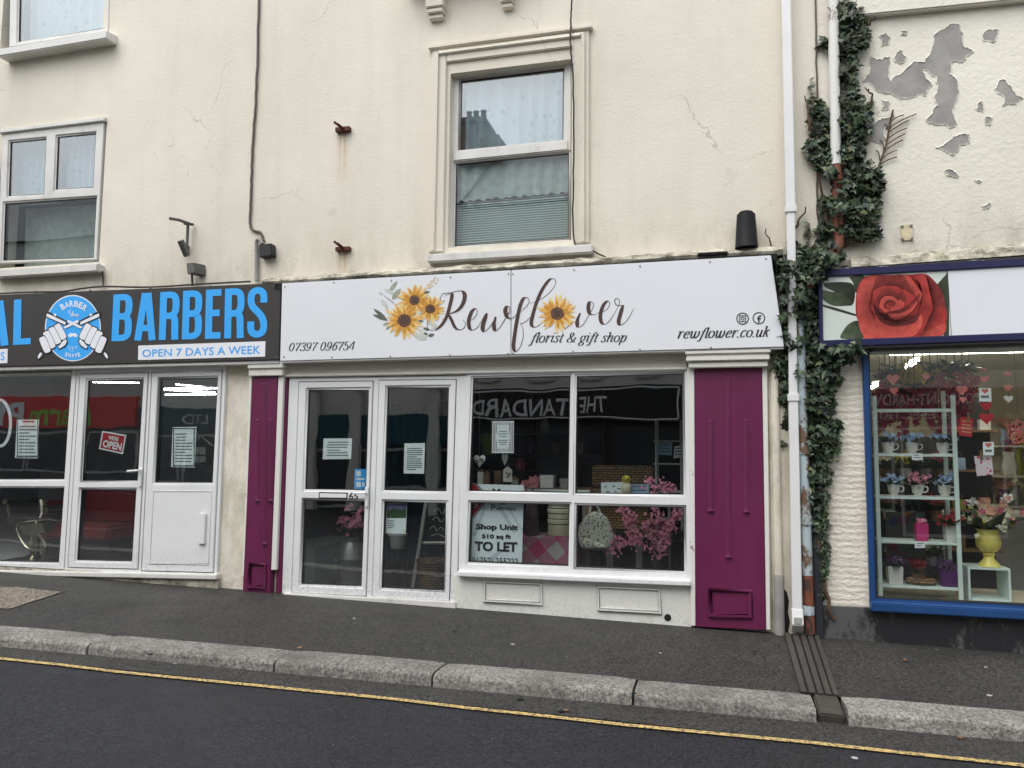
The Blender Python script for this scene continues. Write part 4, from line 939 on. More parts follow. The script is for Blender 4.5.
for (x0, y0_, x1, y1_) in ((739.2,315.3,746,316.1), (739.2,321.2,746,322), (739.2,316.1,740,321.2), (745.2,316.1,746,321.2), (758,316,759.6,322.5), (757,318,761,319.2), (759.3,315.2,761.4,316.6)):
    m.flat([P(a, b, Yt-.0008) for a, b in ((x0,y0_), (x1,y0_), (x1,y1_), (x0,y1_))])
m.build('round_icons', MT['ink_black'], s1, recalc=False)
def leafp(m, x0, y0_, x1, y1_, wd, Y):
    LAY[0] = (LAY[0]+1) % 12; a = Vector((x0, y0_)); b = Vector((x1, y1_)); d = b-a; n = Vector((-d.y, d.x)).normalized()*wd
    pts = [a, a+d*.22+n*.8, a+d*.5+n, a+d*.78+n*.65, b, a+d*.78-n*.65, a+d*.5-n, a+d*.22-n*.8]
    m.flat([P(p.x, p.y, Y-.0002*LAY[0]) for p in pts])
def sunflower(cx, cy, r, rc, sq=.96):
    rnd = random.Random(int(cx)); prev = None
    for ring, (n, rr, dy) in enumerate(((15, 1.12, 0), (14, 1.0, .0005), (12, .82, .001))):
        p = M()
        for i in range(n):
            a = 2*math.pi*(i+.5*ring)/n+rnd.uniform(-.12, .12); L = r*rr*rnd.uniform(.84, 1.06); w_ = r*.098*rnd.uniform(.8, 1.2)
            pts = []
            for f, g_ in ((.28, .5), (.5, 1), (.72, .9), (.9, .45), (1., 0), (.9, -.45), (.72, -.9), (.5, -1), (.28, -.5)):
                pts.append((cx+(math.cos(a)*L*f-math.sin(a)*w_*g_), cy+(math.sin(a)*L*f+math.cos(a)*w_*g_)*sq))
            p.flat([P(*k, YS-.0025-dy-.00012*(i % 4)) for k in pts])
        prev = p.build('sunflower' if prev is None else 'petal_ring', MT[('petal_b', 'petal', 'petal_d')[ring]], s1 if prev is None else first, recalc=False)
        if ring == 0: first = prev
    o = first
    q = M(); q.flat([P(cx+rc*math.cos(i*.35)*rnd.uniform(.93, 1.05), cy+rc*math.sin(i*.35)*sq*rnd.uniform(.93, 1.05), YS-.0045) for i in range(18)]); q.build('flower_centre', MT['seed'], o, recalc=False)
    q = M(); q.flat([P(cx+.5*rc*math.cos(i*.7), cy+.5*rc*math.sin(i*.7)*sq, YS-.005) for i in range(9)]); q.build('flower_heart', MT['seed_in'], o, recalc=False)
l1, l2, l3, l4 = M(), M(), M(), M()
for (k, mm) in (((150,340,55,262,3.2), l2), ((160,345,50,303,3.2), l2), ((160,360,120,378,2.2), l1), ((175,380,140,408,2), l1), ((165,150,222,72,3.2), l1), ((185,200,245,125,4.5), l1), ((200,160,130,130,2.6), l3), ((150,250,110,200,4), l3), ((215,240,120,165,.5), l2), ((120,165,90,150,1.6), l3),
    ((165,310,140,230,2.6), l3), ((390,160,445,148,2.6), l2), ((330,440,420,478,5), l3), ((420,475,370,400,6), l3), ((430,450,475,440,3), l2), ((440,410,395,395,2.4), l2), ((430,440,400,430,2), l2), ((400,352,360,345,1.6), l2), ((460,380,440,330,5), l3), ((490,370,455,395,4), l3), ((355,300,350,265,1.6), l2), ((360,310,385,270,3), l3), ((520,330,555,345,2), l3)):
    x0, y0_ = A1(k[0], k[1]); x1, y1_ = A1(k[2], k[3]); leafp(mm, x0, y0_, x1, y1_, k[4]*.62, YS-.0008)
for (x, y) in ((405,130), (420,112), (432,105), (445,85), (462,78), (470,62), (490,72), (475,95), (452,115), (435,125)):
    x0, y0_ = A1(x, y); x1, y1_ = A1(x+14, y-14); leafp(l4, x0, y0_, x1, y1_, .8, YS-.0008)
x0, y0_ = A1(405, 150); x1, y1_ = A1(480, 65); leafp(l4, x0, y0_, x1, y1_, .2, YS-.0008)
l1.build('sage_leaves', MT['sage'], s1, recalc=False); l2.build('dark_leaves', MT['sage_d'], s1, recalc=False); l3.build('pale_leaves', MT['sage_l'], s1, recalc=False); l4.build('wheat_ear', MT['ear'], s1, recalc=False)
for (x, y, r, rc, A) in ((337, 205, 112, 36, A1), (445, 265, 100, 34, A1), (268, 345, 128, 47, A1), (390, 296, 128, 46, A2)):
    sunflower(*A(x, y), r/6.827, rc/6.827)

# ---------------------------------------------------------------- barbers sign
s2 = thing('shop_sign', P(140, 363, -.14), 'charcoal barbers sign with tall sky blue letters and a round razor emblem', 'sign')
YB = -.15
board(((-150, 301), (281, 282.9), (278.6, 359.6), (-160, 370.5)), YB, .11, 'board', MT['sign_black'], s2)
board(((-160, 370.8), (278.6, 360), (278.6, 363.4), (-160, 374.5)), YB+.02, .15, 'bottom_trim', MT['upvc_old'], s2)
m = M()
for (x, y) in ((35, 293.5), (90, 290.5), (150, 288), (210, 286), (277, 285.5), (277, 357), (150, 360.5)):
    a = P(x, y, YB); m = M(); m.tube([(a.x, YB-.005, a.z), (a.x, YB+.01, a.z)], .009, 8); m.build('screw', MT['screw'], s2)
BL = {'B': (18, [[(3.2,0),(3.2,48)], [(3.2,44.8),(9.5,44.8),(13,43.4),(14.6,39.5),(14.6,31),(13,27),(9.5,25.2),(3.2,25.2)], [(3.2,25.2),(9.8,25.2),(13.4,23),(14.8,18.5),(14.8,9),(13.2,5),(9.8,3.2),(3.2,3.2)]]),
 'A': (19, [[(2.8,0),(8.2,48)], [(16.2,0),(10.8,48)], [(6,12.5),(13,12.5)], [(9.5,34),(9.5,48)]]), 'E': (14.5, [[(3.2,0),(3.2,48)], [(3.2,44.8),(14.3,44.8)], [(3.2,25),(13,25)], [(3.2,3.2),(14.3,3.2)]]), 'L': (14.5, [[(3.2,0),(3.2,48)], [(3.2,3.2),(14.5,3.2)]]),
 'R': (18, [[(3.2,0),(3.2,48)], [(3.2,44.8),(9.8,44.8),(13.2,43.2),(14.8,39),(14.8,30.5),(13.2,26),(9.8,24),(3.2,24)], [(9,24.4),(12.6,23),(14.2,19),(14.5,9),(14.8,0)]]),
 'S': (18, [[(14.8,33),(14.8,39.5),(13,43.4),(9,44.9),(5,43.4),(3.2,39.5),(3.2,34),(5,29.2),(9,24.8),(12.8,20),(14.8,14.5),(14.8,8.5),(13,4.6),(9,3.1),(5,4.6),(3.2,8.5),(3.2,15.5)]])}
def block_word(m, word, q, Y, gap=3.2, lw=6.4):
    tot = sum(BL[ch][0] for ch in word)+gap*(len(word)-1); x = 0
    for ch in word:
        for st in BL[ch][1]:
            pts = [Vector((x+a, b)) for a, b in st]
            if len(pts) > 2:
                fine = [pts[0]]
                sm = smooth(pts, 5); fine = sm
            else: fine = [pts[0], pts[1]]
            ribbon(m, fine, lambda d, t: lw, lambda p, off: P(*bil(q, p.x/tot, p.y/48), Y+off))
        x += BL[ch][0]+gap
m = M(); block_word(m, 'BARBERS', ((113.6, 294.6), (267.4, 286.6), (266.8, 337.4), (111.4, 341.2)), YB-.002); m.build('large_lettering', MT['blue_vinyl'], s2, recalc=False)
m = M(); block_word(m, 'AL', ((-13, 301.8), (31, 298.6), (30.6, 344), (-15, 346.8)), YB-.002, 4); m.build('large_lettering', MT['blue_vinyl'], s2, recalc=False)
for q, tx, tq in ((((138.3, 345.6), (265.4, 341.2), (265, 356.6), (138, 360)), 'OPEN 7 DAYS A WEEK', ((142.3, 349.6), (260.4, 345.4), (260.2, 353.6), (142.1, 357))), (((-70, 352), (7.6, 348.8), (7.2, 363), (-71, 366)), 'S', ((0.6, 352), (4.6, 351.8), (4.4, 360.2), (.4, 360.4)))):
    o = board(q, YB-.004, .003, 'white_panel', MT['white_vinyl'], s2, 0); m = M(); text(m, tx, tq, YB-.006, .006); m.build('panel_lettering', MT['blue_vinyl'], o, recalc=False)
# round emblem
E4 = mpx(20, 285, 9.04); ex, ey = E4(478, 390)
def disc(cx, cy, rx, ry, Y, name, mat, par):
    m = M(); m.flat([P(cx+rx*math.cos(i*math.pi/24), cy+ry*math.sin(i*math.pi/24), Y) for i in range(48)]); return m.build(name, mat, par, recalc=False)
em = disc(ex, ey, 28, 33.2, YB-.002, 'emblem', MT['white_vinyl'], s2); disc(ex, ey, 27, 32.1, YB-.003, 'emblem_disc', MT['blue_vinyl'], em)
wv_ = M(); ik = M()
def poly(m, pts, A, Y): m.flat([P(*A(*p), Y) for p in pts])
def fist(fl):
    F = lambda x, y: E4((478+(x-478)*fl), y)
    Yv = YB-.0045
    poly(ik, [(150,655),(165,610),(195,580),(225,605),(215,640),(180,672),(158,676)], F, Yv); poly(wv_, [(160,648),(175,618),(192,608),(200,625),(180,655),(165,668)], F, Yv-.0006)
    # hand: palm back, four knuckles and a thumb
    for i, (kx, ky, tx, ty) in enumerate(((335,365,395,480), (282,395,345,520), (235,430,295,560), (200,480,250,600))):
        a, b = Vector((kx, ky)), Vector((tx, ty)); d = (b-a).normalized(); n = Vector((-d.y, d.x))*31
        q = smooth([a+n*.6-d*10, a+n+d*14, b+n*.95-d*8, b+n*.4+d*9, b-n*.4+d*9, b-n*.95-d*8, a-n+d*14, a-n*.6-d*10, a+n*.6-d*10], 4)[:-1]
        big = [a+(p-(a+b)/2)*0+(p-a) for p in q]
        cen = (a+b)/2; poly(ik, [tuple(cen+(p-cen)*1.13) for p in q], F, Yv-.001-.0006*i); poly(wv_, [tuple(p) for p in q], F, Yv-.0013-.0006*i)
    poly(wv_, [(345,560),(385,510),(410,490),(425,510),(405,545),(360,575)], F, Yv-.004); poly(ik, [(338,566),(380,506),(412,482),(434,508),(410,556),(356,584)], F, Yv-.0036)
    # razor across
    poly(ik, [(232,240),(250,235),(425,325),(425,365),(405,365),(232,290)], F, Yv-.0042); poly(wv_, [(240,262),(250,258),(412,335),(412,358),(400,356),(240,286)], F, Yv-.0046)
    poly(wv_, [(300,268),(318,252),(330,275),(322,284)], F, Yv-.0048)
    poly(wv_, [(430,320),(440,316),(560,378),(555,392),(540,390),(425,336)], F, Yv-.005-.0004*(fl > 0)); poly(ik, [(415,345),(428,338),(432,352),(420,362)], F, Yv-.0056)
fist(1); fist(-1)
poly(wv_, [(432,462),(440,445),(462,432),(476,440),(492,432),(512,445),(520,462),(500,472),(478,462),(456,472)], E4, YB-.0045)
ik.build('emblem_outline', MT['ink_black'], em, recalc=False); wv_.build('emblem_hands', MT['white_vinyl'], em, recalc=False)
m = M()
def arctext(word, r, a0, a1, h, flip, bold=.02):
    n = len(word)
    for i, ch in enumerate(word):
        a = R(a0+(a1-a0)*(i/(n-1))); cx, cy = 478+r*.86*math.sin(a), 390-r*math.cos(a)
        rt = Vector((math.cos(a), math.sin(a)))*(-1 if flip else 1); up = Vector((math.sin(a), -math.cos(a)))*(-1 if flip else 1)
        c0 = Vector((cx, cy)); w_ = h*.62
        q = [c0-rt*w_/2+up*h/2, c0+rt*w_/2+up*h/2, c0+rt*w_/2-up*h/2, c0-rt*w_/2-up*h/2]
        text(m, ch, [E4(*k) for k in q], YB-.005, bold)
arctext('BARBER', 222, -29, 34, 56, False, .03); arctext('SHAVE', 248, 196, 165, 36, True, .03); arctext('CUT', 182, 191, 169, 28, True)
text(m, '&', [E4(*k) for k in ((466,592), (476,592), (476,606), (466,606))], YB-.005)
for st in ([(470,232),(450,228),(442,250),(462,262),(468,280),(440,282)], [(470,262),(478,238),(474,282),(488,262),(492,282),(502,262),(510,280),(520,262),(514,300),(520,262),(528,276),(520,284)]):
    script(m, st, E4, .7, .4, YB-.005, 4)
m.build('emblem_lettering', MT['white_vinyl'], em, recalc=False)

# ---------------------------------------------------------------- right sign with the rose
s3 = thing('shop_sign', P(980, 342, -.12), 'navy framed white sign with a big printed red rose at its left end', 'sign')
YR = -.13
SP = Pan((818.2, 276.6), (1150, 258.5), (1160, 333), (819.2, 345.6), YR)
m = M(); q = SP.rq((822.2, 277), (1150, 262), (1160, 333), (823, 341)); SP.plate(m, (0, -.09, 1, 1.03), [(q[0], 0.015, .99, .93)], YR-.02, YR+.12); m.build('frame', MT['navy'], s3, bevel=.006)
m = M(); SP.block(m, (0, 1.03, 1, 1.075), YR-.01, YR+.12); m.build('lower_rail', MT['black'], s3, bevel=.006)
m = M(); SP.block(m, (SP.inv(949.5, 300)[0], 0.01, .992, .94), YR-.004, YR+.02); m.build('board', MT['sign_white'], s3)
ub = SP.inv(948.9, 300)[0]
m = M(); SP.block(m, (q[0]-.003, 0.01, ub, .94), YR-.002, YR+.02); pic = m.build('rose_picture', MT['pgrey'], s3)
B6 = mpx(814, 255, 4.876)
def pp(pts, name, mat, off, par=pic, n=5, closed=True):
    p_ = smooth([Vector(B6(*k)) for k in pts]+[Vector(B6(*pts[0]))], n)[:-1]; m = M(); cx = sum(p.x for p in p_)/len(p_); cy = sum(p.y for p in p_)/len(p_)
    m.fan(P(cx, cy, YR-.0024-off), [P(p.x, p.y, YR-.0024-off) for p in p_]); o = m.build(name, MT[mat], par, recalc=False)
    ex_, ey_ = B6(375, 240); ds = [math.hypot(p.x-ex_, p.y-ey_) for p in [Vector((cx, cy))]+p_]; lo, hi = min(ds), max(ds); at = o.data.attributes.new('tone', 'FLOAT', 'POINT')
    for k_, d_ in enumerate(ds): at.data[k_].value = ((d_-lo)/(hi-lo+1e-6))**.8 if hi-lo > 1 else .6
    return o
pp([(42,170),(80,178),(140,190),(188,240),(150,248),(90,246),(44,215)], 'printed_leaf', 'pleaf', .0004); pp([(42,138),(110,132),(186,140),(200,200),(180,245),(120,190),(60,160)], 'printed_leaf', 'pleaf2', .0002)
pp([(170,108),(240,100),(250,150),(205,185),(190,135)], 'printed_leaf', 'pleaf2', .0003); pp([(128,395),(160,345),(205,320),(235,340),(240,408),(140,408)], 'printed_leaf', 'pleaf', .0005); pp([(595,150),(640,100),(656,96),(658,395),(640,398),(610,340)], 'printed_leaf', 'pleaf2', .0003)
pp([(42,240),(120,262),(208,290),(206,298),(110,272),(42,250)], 'printed_stem', 'pleaf2', .0006)
pp([(250,105),(300,98),(380,97),(480,94),(545,93),(590,130),(625,190),(642,250),(648,300),(640,340),(640,370),(615,396),(520,404),(400,406),(300,407),(245,405),(225,340),(205,290),(205,200),(220,140)], 'printed_petal', 'rose1', .001)
for i, (pts, mt_) in enumerate((
 ([(210,200),(225,140),(265,105),(305,100),(285,170),(270,240),(300,330),(360,395),(330,407),(250,405),(215,320)], 'rose3'),
 ([(300,110),(380,98),(440,98),(470,140),(480,190),(430,160),(380,150),(320,160),(287,178)], 'rose2'),
 ([(440,98),(500,120),(528,170),(520,230),(480,190),(462,140)], 'rose3'), ([(470,105),(530,100),(575,160),(572,235),(540,285),(500,300),(525,230),(530,170),(505,125)], 'rose1'),
 ([(545,96),(600,140),(635,210),(640,300),(600,350),(545,385),(520,395),(560,320),(590,240),(580,160)], 'rose2'), ([(560,330),(600,260),(636,260),(642,310),(636,345),(560,375)], 'rose1'), ([(515,385),(560,365),(636,335),(640,372),(612,396),(540,402)], 'rose3'),
 ([(300,250),(320,300),(380,330),(460,310),(520,290),(528,330),(500,385),(430,406),(340,404),(300,330)], 'rose3'), ([(290,235),(330,305),(400,335),(470,315),(515,285),(490,330),(400,348),(340,335),(300,290)], 'rose4'),
 ([(285,180),(320,158),(380,150),(430,165),(480,195),(500,240),(470,280),(400,300),(340,285),(300,245)], 'rose1'), ([(300,220),(330,165),(370,160),(405,185),(410,215),(385,200),(350,195),(322,215),(318,255),(345,280),(320,275)], 'rose2'),
 ([(318,250),(330,212),(365,198),(400,212),(408,235),(380,222),(350,228),(342,255),(370,265),(345,280)], 'rose3'), ([(340,245),(352,225),(380,220),(400,238),(385,262),(358,262)], 'rose4'), ([(352,245),(365,230),(385,235),(380,255),(362,258)], 'rose1'), ([(395,240),(425,215),(440,240),(425,262),(380,272),(370,262)], 'rose3'),
 ([(400,205),(420,180),(430,165),(445,190),(440,230),(420,215)], 'rose2'), ([(345,285),(400,275),(450,250),(500,215),(520,185),(500,245),(450,300),(390,315)], 'rose2'), ([(360,285),(420,282),(470,262),(505,225),(480,272),(430,297),(380,303)], 'rose3'))):
    pp(pts, 'printed_petal', mt_, .0014+.0003*i)
# ---------------------------------------------------------------- pipes, cables, lamps
def PV(px, py, Y): return P(px, py, Y)
dp = thing('downpipe', (P(793, 640, -.1).x, -.1, zp(.6)), 'square white plastic downpipe running from the roof down to the drain channel', 'pipe')
m = M(); a, b = P(785, 0, -.1), P(792, 210, -.1); c_, d = P(792, 210, -.1), P(796.5, 630, -.1); hw = .038
xm = (P(785, 0, -.1).x+P(793, 400, -.1).x+P(797, 625, -.1).x)/3
def pipebox(m, p, q, hw, y0, y1): m.hexa([(p.x-hw,y0,p.z), (p.x+hw,y0,p.z), (q.x+hw,y0,q.z), (q.x-hw,y0,q.z)], [(p.x-hw,y1,p.z), (p.x+hw,y1,p.z), (q.x+hw,y1,q.z), (q.x-hw,y1,q.z)])
top = P(783.5, -120, -.1); k1_ = P(790.5, 210, -.1); k2_ = P(793, 398, -.1); k3_ = P(797, 614, -.1)
pipebox(m, Vector((top.x, 0, 8.4)), k1_, hw, -.14, -.065); pipebox(m, k1_, k2_, hw-.004, -.137, -.068); pipebox(m, k2_, k3_, hw, -.14, -.065); m.build('pipe', MT['pipe'], dp, bevel=.006)
for k in (k1_, k2_):
    m = M(); pipebox(m, k+Vector((0, 0, .035)), k-Vector((0, 0, .03)), hw+.008, -.148, -.058); m.build('collar', MT['pipe'], dp, bevel=.005)
m = M(); e = P(797.5, 637, -.12); m.hexa([(k3_.x-hw-.006,-.146,k3_.z+.05), (k3_.x+hw+.006,-.146,k3_.z+.05), (k3_.x+hw+.006,-.17,zp(.6)+.1), (k3_.x-hw-.006,-.17,zp(.6)+.1)], [(k3_.x-hw-.006,-.06,k3_.z+.05), (k3_.x+hw+.006,-.06,k3_.z+.05), (k3_.x+hw+.006,-.07,zp(.6)+.02), (k3_.x-hw-.006,-.07,zp(.6)+.02)]); sh_ = m.build('shoe', MT['pipe'], dp, bevel=.006)
m = M(); z = zp(.6); m.hexa([(k3_.x-hw+.008,-.172,z+.16), (k3_.x+hw-.008,-.172,z+.16), (k3_.x+hw-.008,-.175,z+.112), (k3_.x-hw+.008,-.175,z+.112)], [(k3_.x-hw+.008,-.15,z+.16), (k3_.x+hw-.008,-.15,z+.16), (k3_.x+hw-.008,-.15,z+.112), (k3_.x-hw+.008,-.15,z+.112)]); m.build('outlet_mouth', MT['bare'], sh_)
op = thing('downpipe', (P(803, 638, -.07).x, -.07, zp(.7)), 'round downpipe in the ivy, flaking white above, pale blue and rusty below', 'pipe')
T_ = [P(832.5, -90, -.07), P(834, 60, -.07), P(836, 165, -.07)]
m = M(); m.tube([Vector((T_[0].x, -.07, 8.4))]+T_, .045, 12); m.build('upper_length', MT['pipe_old'], op)
m = M(); m.tube([P(836.3, 165, -.07), P(837.3, 200, -.07), P(839, 230, -.08), P(839, 244, -.09), P(833, 256, -.1), P(818, 275, -.1), P(806, 290, -.09)], .042, 12); m.tube([P(836.5, 174, -.07), P(836.8, 181, -.07)], .05, 12); m.tube([P(838.5, 216, -.07), P(838.7, 222, -.07)], .05, 12); m.build('bend', MT['pipe_rust'], op)
m = M(); bx = P(803.5, 480, -.07).x; m.tube([P(806, 288, -.09), (bx-.0, -.07, P(803, 315, -.07).z), (bx+.013, -.07, P(806, 575, -.07).z)], .042, 12); m.build('lower_length', MT['pipe_blue'], op)
m = M(); m.tube([(bx+.013, -.07, P(806, 575, -.07).z), (bx+.02, -.07, zp(.7)+.02)], .0425, 12); m.build('rusty_foot', MT['pipe_rust'], op)
for y in (450, 520, 610):
    m = M(); a = P(803.5, y, -.07); m.tube([(bx+.01, -.07, a.z-.04), (bx+.01, -.07, a.z+.04)], .052, 12); m.build('collar', MT['pipe_blue'], op, bevel=.006)
m = M(); a, b = P(814.6, 455, -.05), P(817.5, 636, -.05); m.box((a.x-.03, -.06, zp(.8)-.05), (a.x+.035, .0, a.z)); m.build('edge_board', MT['pipe_dark'], bevel=.006, label='dark flaking upright board between the pale blue pipe and the black plinth', cat='board')
def cable(name, pts, Y, r, mat, label, wob=.004, cat='cable'):
    q = smooth([P(x, y, Y) for x, y in pts], 8); m = M()
    q = [p+Vector((random.uniform(-wob, wob), random.uniform(0, .004), 0)) for p in q]
    m.tube(q, r, 6); return m.build(name, mat, label=label, cat=cat)
cable('cable', [(261, -60), (258.7, 0), (256.8, 75), (254.5, 115), (252.2, 151), (251, 190), (250, 223), (254, 230.5), (260.5, 232.5), (263.5, 241)], -.02, .013, MT['cable'], 'long weathered cable running straight down the wall to the small black box')
jb = thing('junction_box', P(265, 257, -.08), 'small black box on the cream wall above the right end of the barbers sign', 'box')
m = M(); q = [P(*k, -.09) for k in ((258.5, 244.5), (271, 243), (272, 255.5), (259, 257.5))]; m.hexa(q, [p+Vector((0, .09, 0)) for p in q]); m.build('case', MT['black'], jb, bevel=.008)
m = M(); m.tube(smooth([P(262, 244, -.05), P(259.5, 239.5, -.05), P(256.8, 241, -.04), P(256.5, 250, -.03), P(256.6, 281, -.03)], 6), .02, 8); m.build('conduit', MT['bare'], jb)
cable('cable', [(99, 264), (102.5, 272), (103, 287)], -.03, .008, MT['cable_d'], 'short dark cable hanging from the sill of the left casement window')
cable('cable', [(-60, 298), (0, 293.5), (35, 292), (62, 291.5), (82, 288.5), (104, 286.5), (150, 287), (210, 283.5), (250, 281.5)], -.06, .011, MT['cable_d'], 'dark sagging cable lying along the top edge of the barbers sign', .008)
cable('cable', [(573.5, -40), (572, 0), (570.3, 30), (570.8, 48), (573, 80), (573.5, 150), (574, 238), (588, 248), (610, 259.5)], -.075, .008, MT['cable_d'], 'thin dark cable down the right side of the central upstairs window', .004)
cable('cable', [(815.5, -40), (816, 40), (818, 130), (817, 200), (822, 245)], -.015, .008, MT['cable'], 'thin brown cable beside the flaking white pipe near the ivy')
br = thing('wall_bracket', P(187, 240, -.1), 'grey metal arm bracket holding a tilted grey tube above the barbers sign', 'bracket')
m = M(); m.tube([P(170, 218.5, -.35), P(179, 220, -.2), P(190.5, 224, -.05)], .017, 6); m.tube([P(184, 223.5, -.12), P(193.5, 224.5, -.02)], .016, 6); m.tube([P(188, 224, -.06), P(187, 246, -.06)], .017, 6); m.box((P(188, 224).x-.03, -.06, P(188, 250).z), (P(188, 224).x+.03, .005, P(188, 246).z)); m.build('arm', MT['dark_metal'], br, bevel=.002)
m = M(); m.tube([P(180.5, 240.5, -.17), P(187, 256, -.08)], .035, 12); m.build('tube', MT['dark_metal'], br)
cb = thing('camera_box', P(192, 274, -.08), 'small grey box just over the first B of the barbers sign', 'box')
m = M(); q = [P(*k, -.13) for k in ((186, 263), (194, 262.5), (194.5, 273), (187, 274))]; m.hexa(q, [p+Vector((.05, .13, 0)) for p in q]); m.build('case', MT['dark_metal'], cb, bevel=.006)
m = M(); m.tube([P(192, 273, -.05), P(192, 277, -.05), P(192.5, 286, -.04)], .012, 6); m.build('lead', MT['cable_d'], cb)
for (x, y, lb) in ((342, 126.5, 'upper of two rusty iron stubs, level with the middle of the central upstairs window'), (342, 246, 'lower of two rusty iron stubs, just above the white florist sign')):
    t = thing('iron_stub', P(x, y+4, -.1), lb, 'bracket', 'rusty iron stubs on the cream wall')
    m = M(); a, b = P(x-6, y+1.5, -.03), P(x+8, y+4.6, -.03); m.box((a.x, -.05, b.z), (b.x, .01, a.z)); m.build('bar', MT['rust'], t, bevel=.004)
    for dx, dy in ((0, 0), (3, 1.6)):
        m = M(); m.tube([P(x+1+dx*.4, y+2.4, -.04), P(x-8+dx, y-4.6+dy, -.13)], .013, 6); m.build('prong', MT['rust'], t)
lm = thing('wall_lamp', P(746, 249, -.1), 'black tapered wall lamp above the right end of the white florist sign', 'lamp')
m = M(); a = P(746.3, 230, -.1); z1_, z0_ = P(746, 214, -.1).z, P(746, 248, -.1).z
m.lathe((a.x, -.1, 0), [(.05, z1_+.0), (.078, z1_-.005), (.082, z1_-.06), (.096, z0_+.02), (.1, z0_)], 20); m.build('shade', MT['lampblack'], lm)
m = M(); m.box((a.x-.05, -.06, z0_+.08), (a.x+.05, .005, z1_-.06)); m.build('back_plate', MT['dark_metal'], lm, bevel=.004)
m = M(); m.lathe((a.x, -.1, 0), [(.05, z1_+.02), (.06, z1_+.015), (.06, z1_)], 16); m.build('cap', MT['lampblack'], lm)
pl = thing('wall_plate', P(906.5, 240, -.01), 'small stained square plate on the flaking wall above the rose sign', 'plate')
m = M(); q = [P(*k, -.015) for k in ((901, 225), (912.5, 224), (913.3, 240), (901.5, 240.6))]; m.hexa(q, [p+Vector((0, .02, 0)) for p in q]); m.build('plate', MT['plate'], pl, bevel=.004)
m = M()
for k in ((902.3, 226.4), (911.4, 225.6), (912, 238.6), (902.7, 239.2)): a = P(*k, -.02); m.tube([(a.x, -.022, a.z), (a.x, -.01, a.z)], .012, 8)
m.build('bolts', MT['screw'], pl)

# ---------------------------------------------------------------- ivy
iv = thing('ivy', (P(815, 600, -.05).x, -.05, zp(.7)), 'dark green ivy climbing the pipes between the florist sign and the rose sign', 'plant')
blobs = [(848,12,16,16,70,.1), (852,38,19,16,80,.1), (858,25,12,10,30,.08), (846,66,13,18,70,.1), (848,95,13,18,70,.1), (829,45,5,8,10,.05), (824,44,4,5,8,.04), (855,125,17,20,130,.13), (862,118,9,22,50,.1), (851,150,16,16,90,.12), (818,112,7,12,24,.05), (812,98,3,20,10,.03), (809,128,3,24,12,.03), (822,125,9,22,70,.07), (818,150,14,14,70,.08), (826,162,12,14,60,.08), (868,180,16,18,130,.12), (856,180,12,20,80,.12), (875,190,8,14,36,.08), (862,208,18,18,130,.13), (850,225,14,14,60,.12), (838,195,8,22,50,.1), (826,215,6,22,24,.05), (868,232,12,9,40,.09), (822,232,6,10,16,.05),
 (800,268,24,14,120,.12), (815,258,22,10,80,.12), (832,255,12,8,36,.1), (786,264,12,8,40,.2), (785,280,9,10,34,.2), (800,285,18,12,80,.12), (806,305,14,16,90,.12), (789,300,7,10,20,.2), (812,330,10,18,60,.12), (784,318,5,14,16,.18), (786,338,8,14,34,.16), (820,352,20,14,120,.14), (845,351,24,7,70,.19), (835,362,14,8,40,.15), (822,380,18,18,130,.13), (818,405,17,18,120,.12), (825,432,15,14,80,.11), (815,445,12,16,70,.1), (832,455,10,10,24,.1), (781,362,9,16,50,.1), (785,385,6,22,44,.08), (788,410,4,12,12,.05), (787,425,4,5,5,.04), (783,443,5,3,4,.03),
 (818,475,13,14,60,.1), (814,497,9,14,44,.09), (822,505,8,12,24,.08), (820,525,7,16,40,.07), (823,548,5,14,26,.06), (823,572,4,14,18,.05), (822,594,3,10,8,.05), (865,110,8,9,10,.05), (848,346,28,4,22,.2), (803,255,8,8,14,.06), (795,245,5,8,8,.04), (806,230,3,14,6,.03), (838,208,9,11,40,.24), (826,262,11,8,60,.26), (815,276,12,10,70,.26), (803,296,9,10,50,.24), (800,312,8,10,24,.2), (843,188,5,8,14,.2), (800,372,6,8,12,.2), (798,345,6,8,10,.22), (836,245,6,5,14,.22), (833,173,7,6,26,.22), (843,200,5,6,14,.22), (832,228,5,6,12,.2)]
m = M(); rn = random.Random(3)
shape = [(0,.55), (.25,.5), (.58,.52), (.36,.18), (.5,-.12), (.2,-.08), (0,-.62), (-.2,-.08), (-.5,-.12), (-.36,.18), (-.58,.52), (-.25,.5)]
for cx, cy, rx, ry, n, dep in blobs:
    for _ in range(int(n*1.15)):
        a = rn.uniform(0, 2*math.pi); rr = math.sqrt(rn.random())*1.04
        px, py = cx+rx*rr*math.cos(a), cy+ry*rr*math.sin(a)
        dd = dep*(1-.55*rr*rr)*rn.uniform(.35, 1.25)+.02
        cpt = P(px, py, -dd); s_ = rn.choice((.034, .046, .056, .066, .08))*rn.uniform(.8, 1.15)
        rotz = rn.gauss(0, .65); tilt = rn.gauss(.5, .45); yaw_ = rn.gauss(0, .6)
        mat3 = Matrix.Rotation(yaw_, 3, 'Z') @ Matrix.Rotation(-tilt, 3, 'X') @ Matrix.Rotation(rotz, 3, 'Y')
        pts = [cpt+mat3 @ Vector((x*s_, .18*s_*abs(x)*2-.06*s_, y*s_)) for x, y in shape]
        m.fan(cpt+mat3 @ Vector((0, -.06*s_, .1*s_)), pts)
m.build('leaves', MT['ivy'], iv, recalc=False)
m = M()
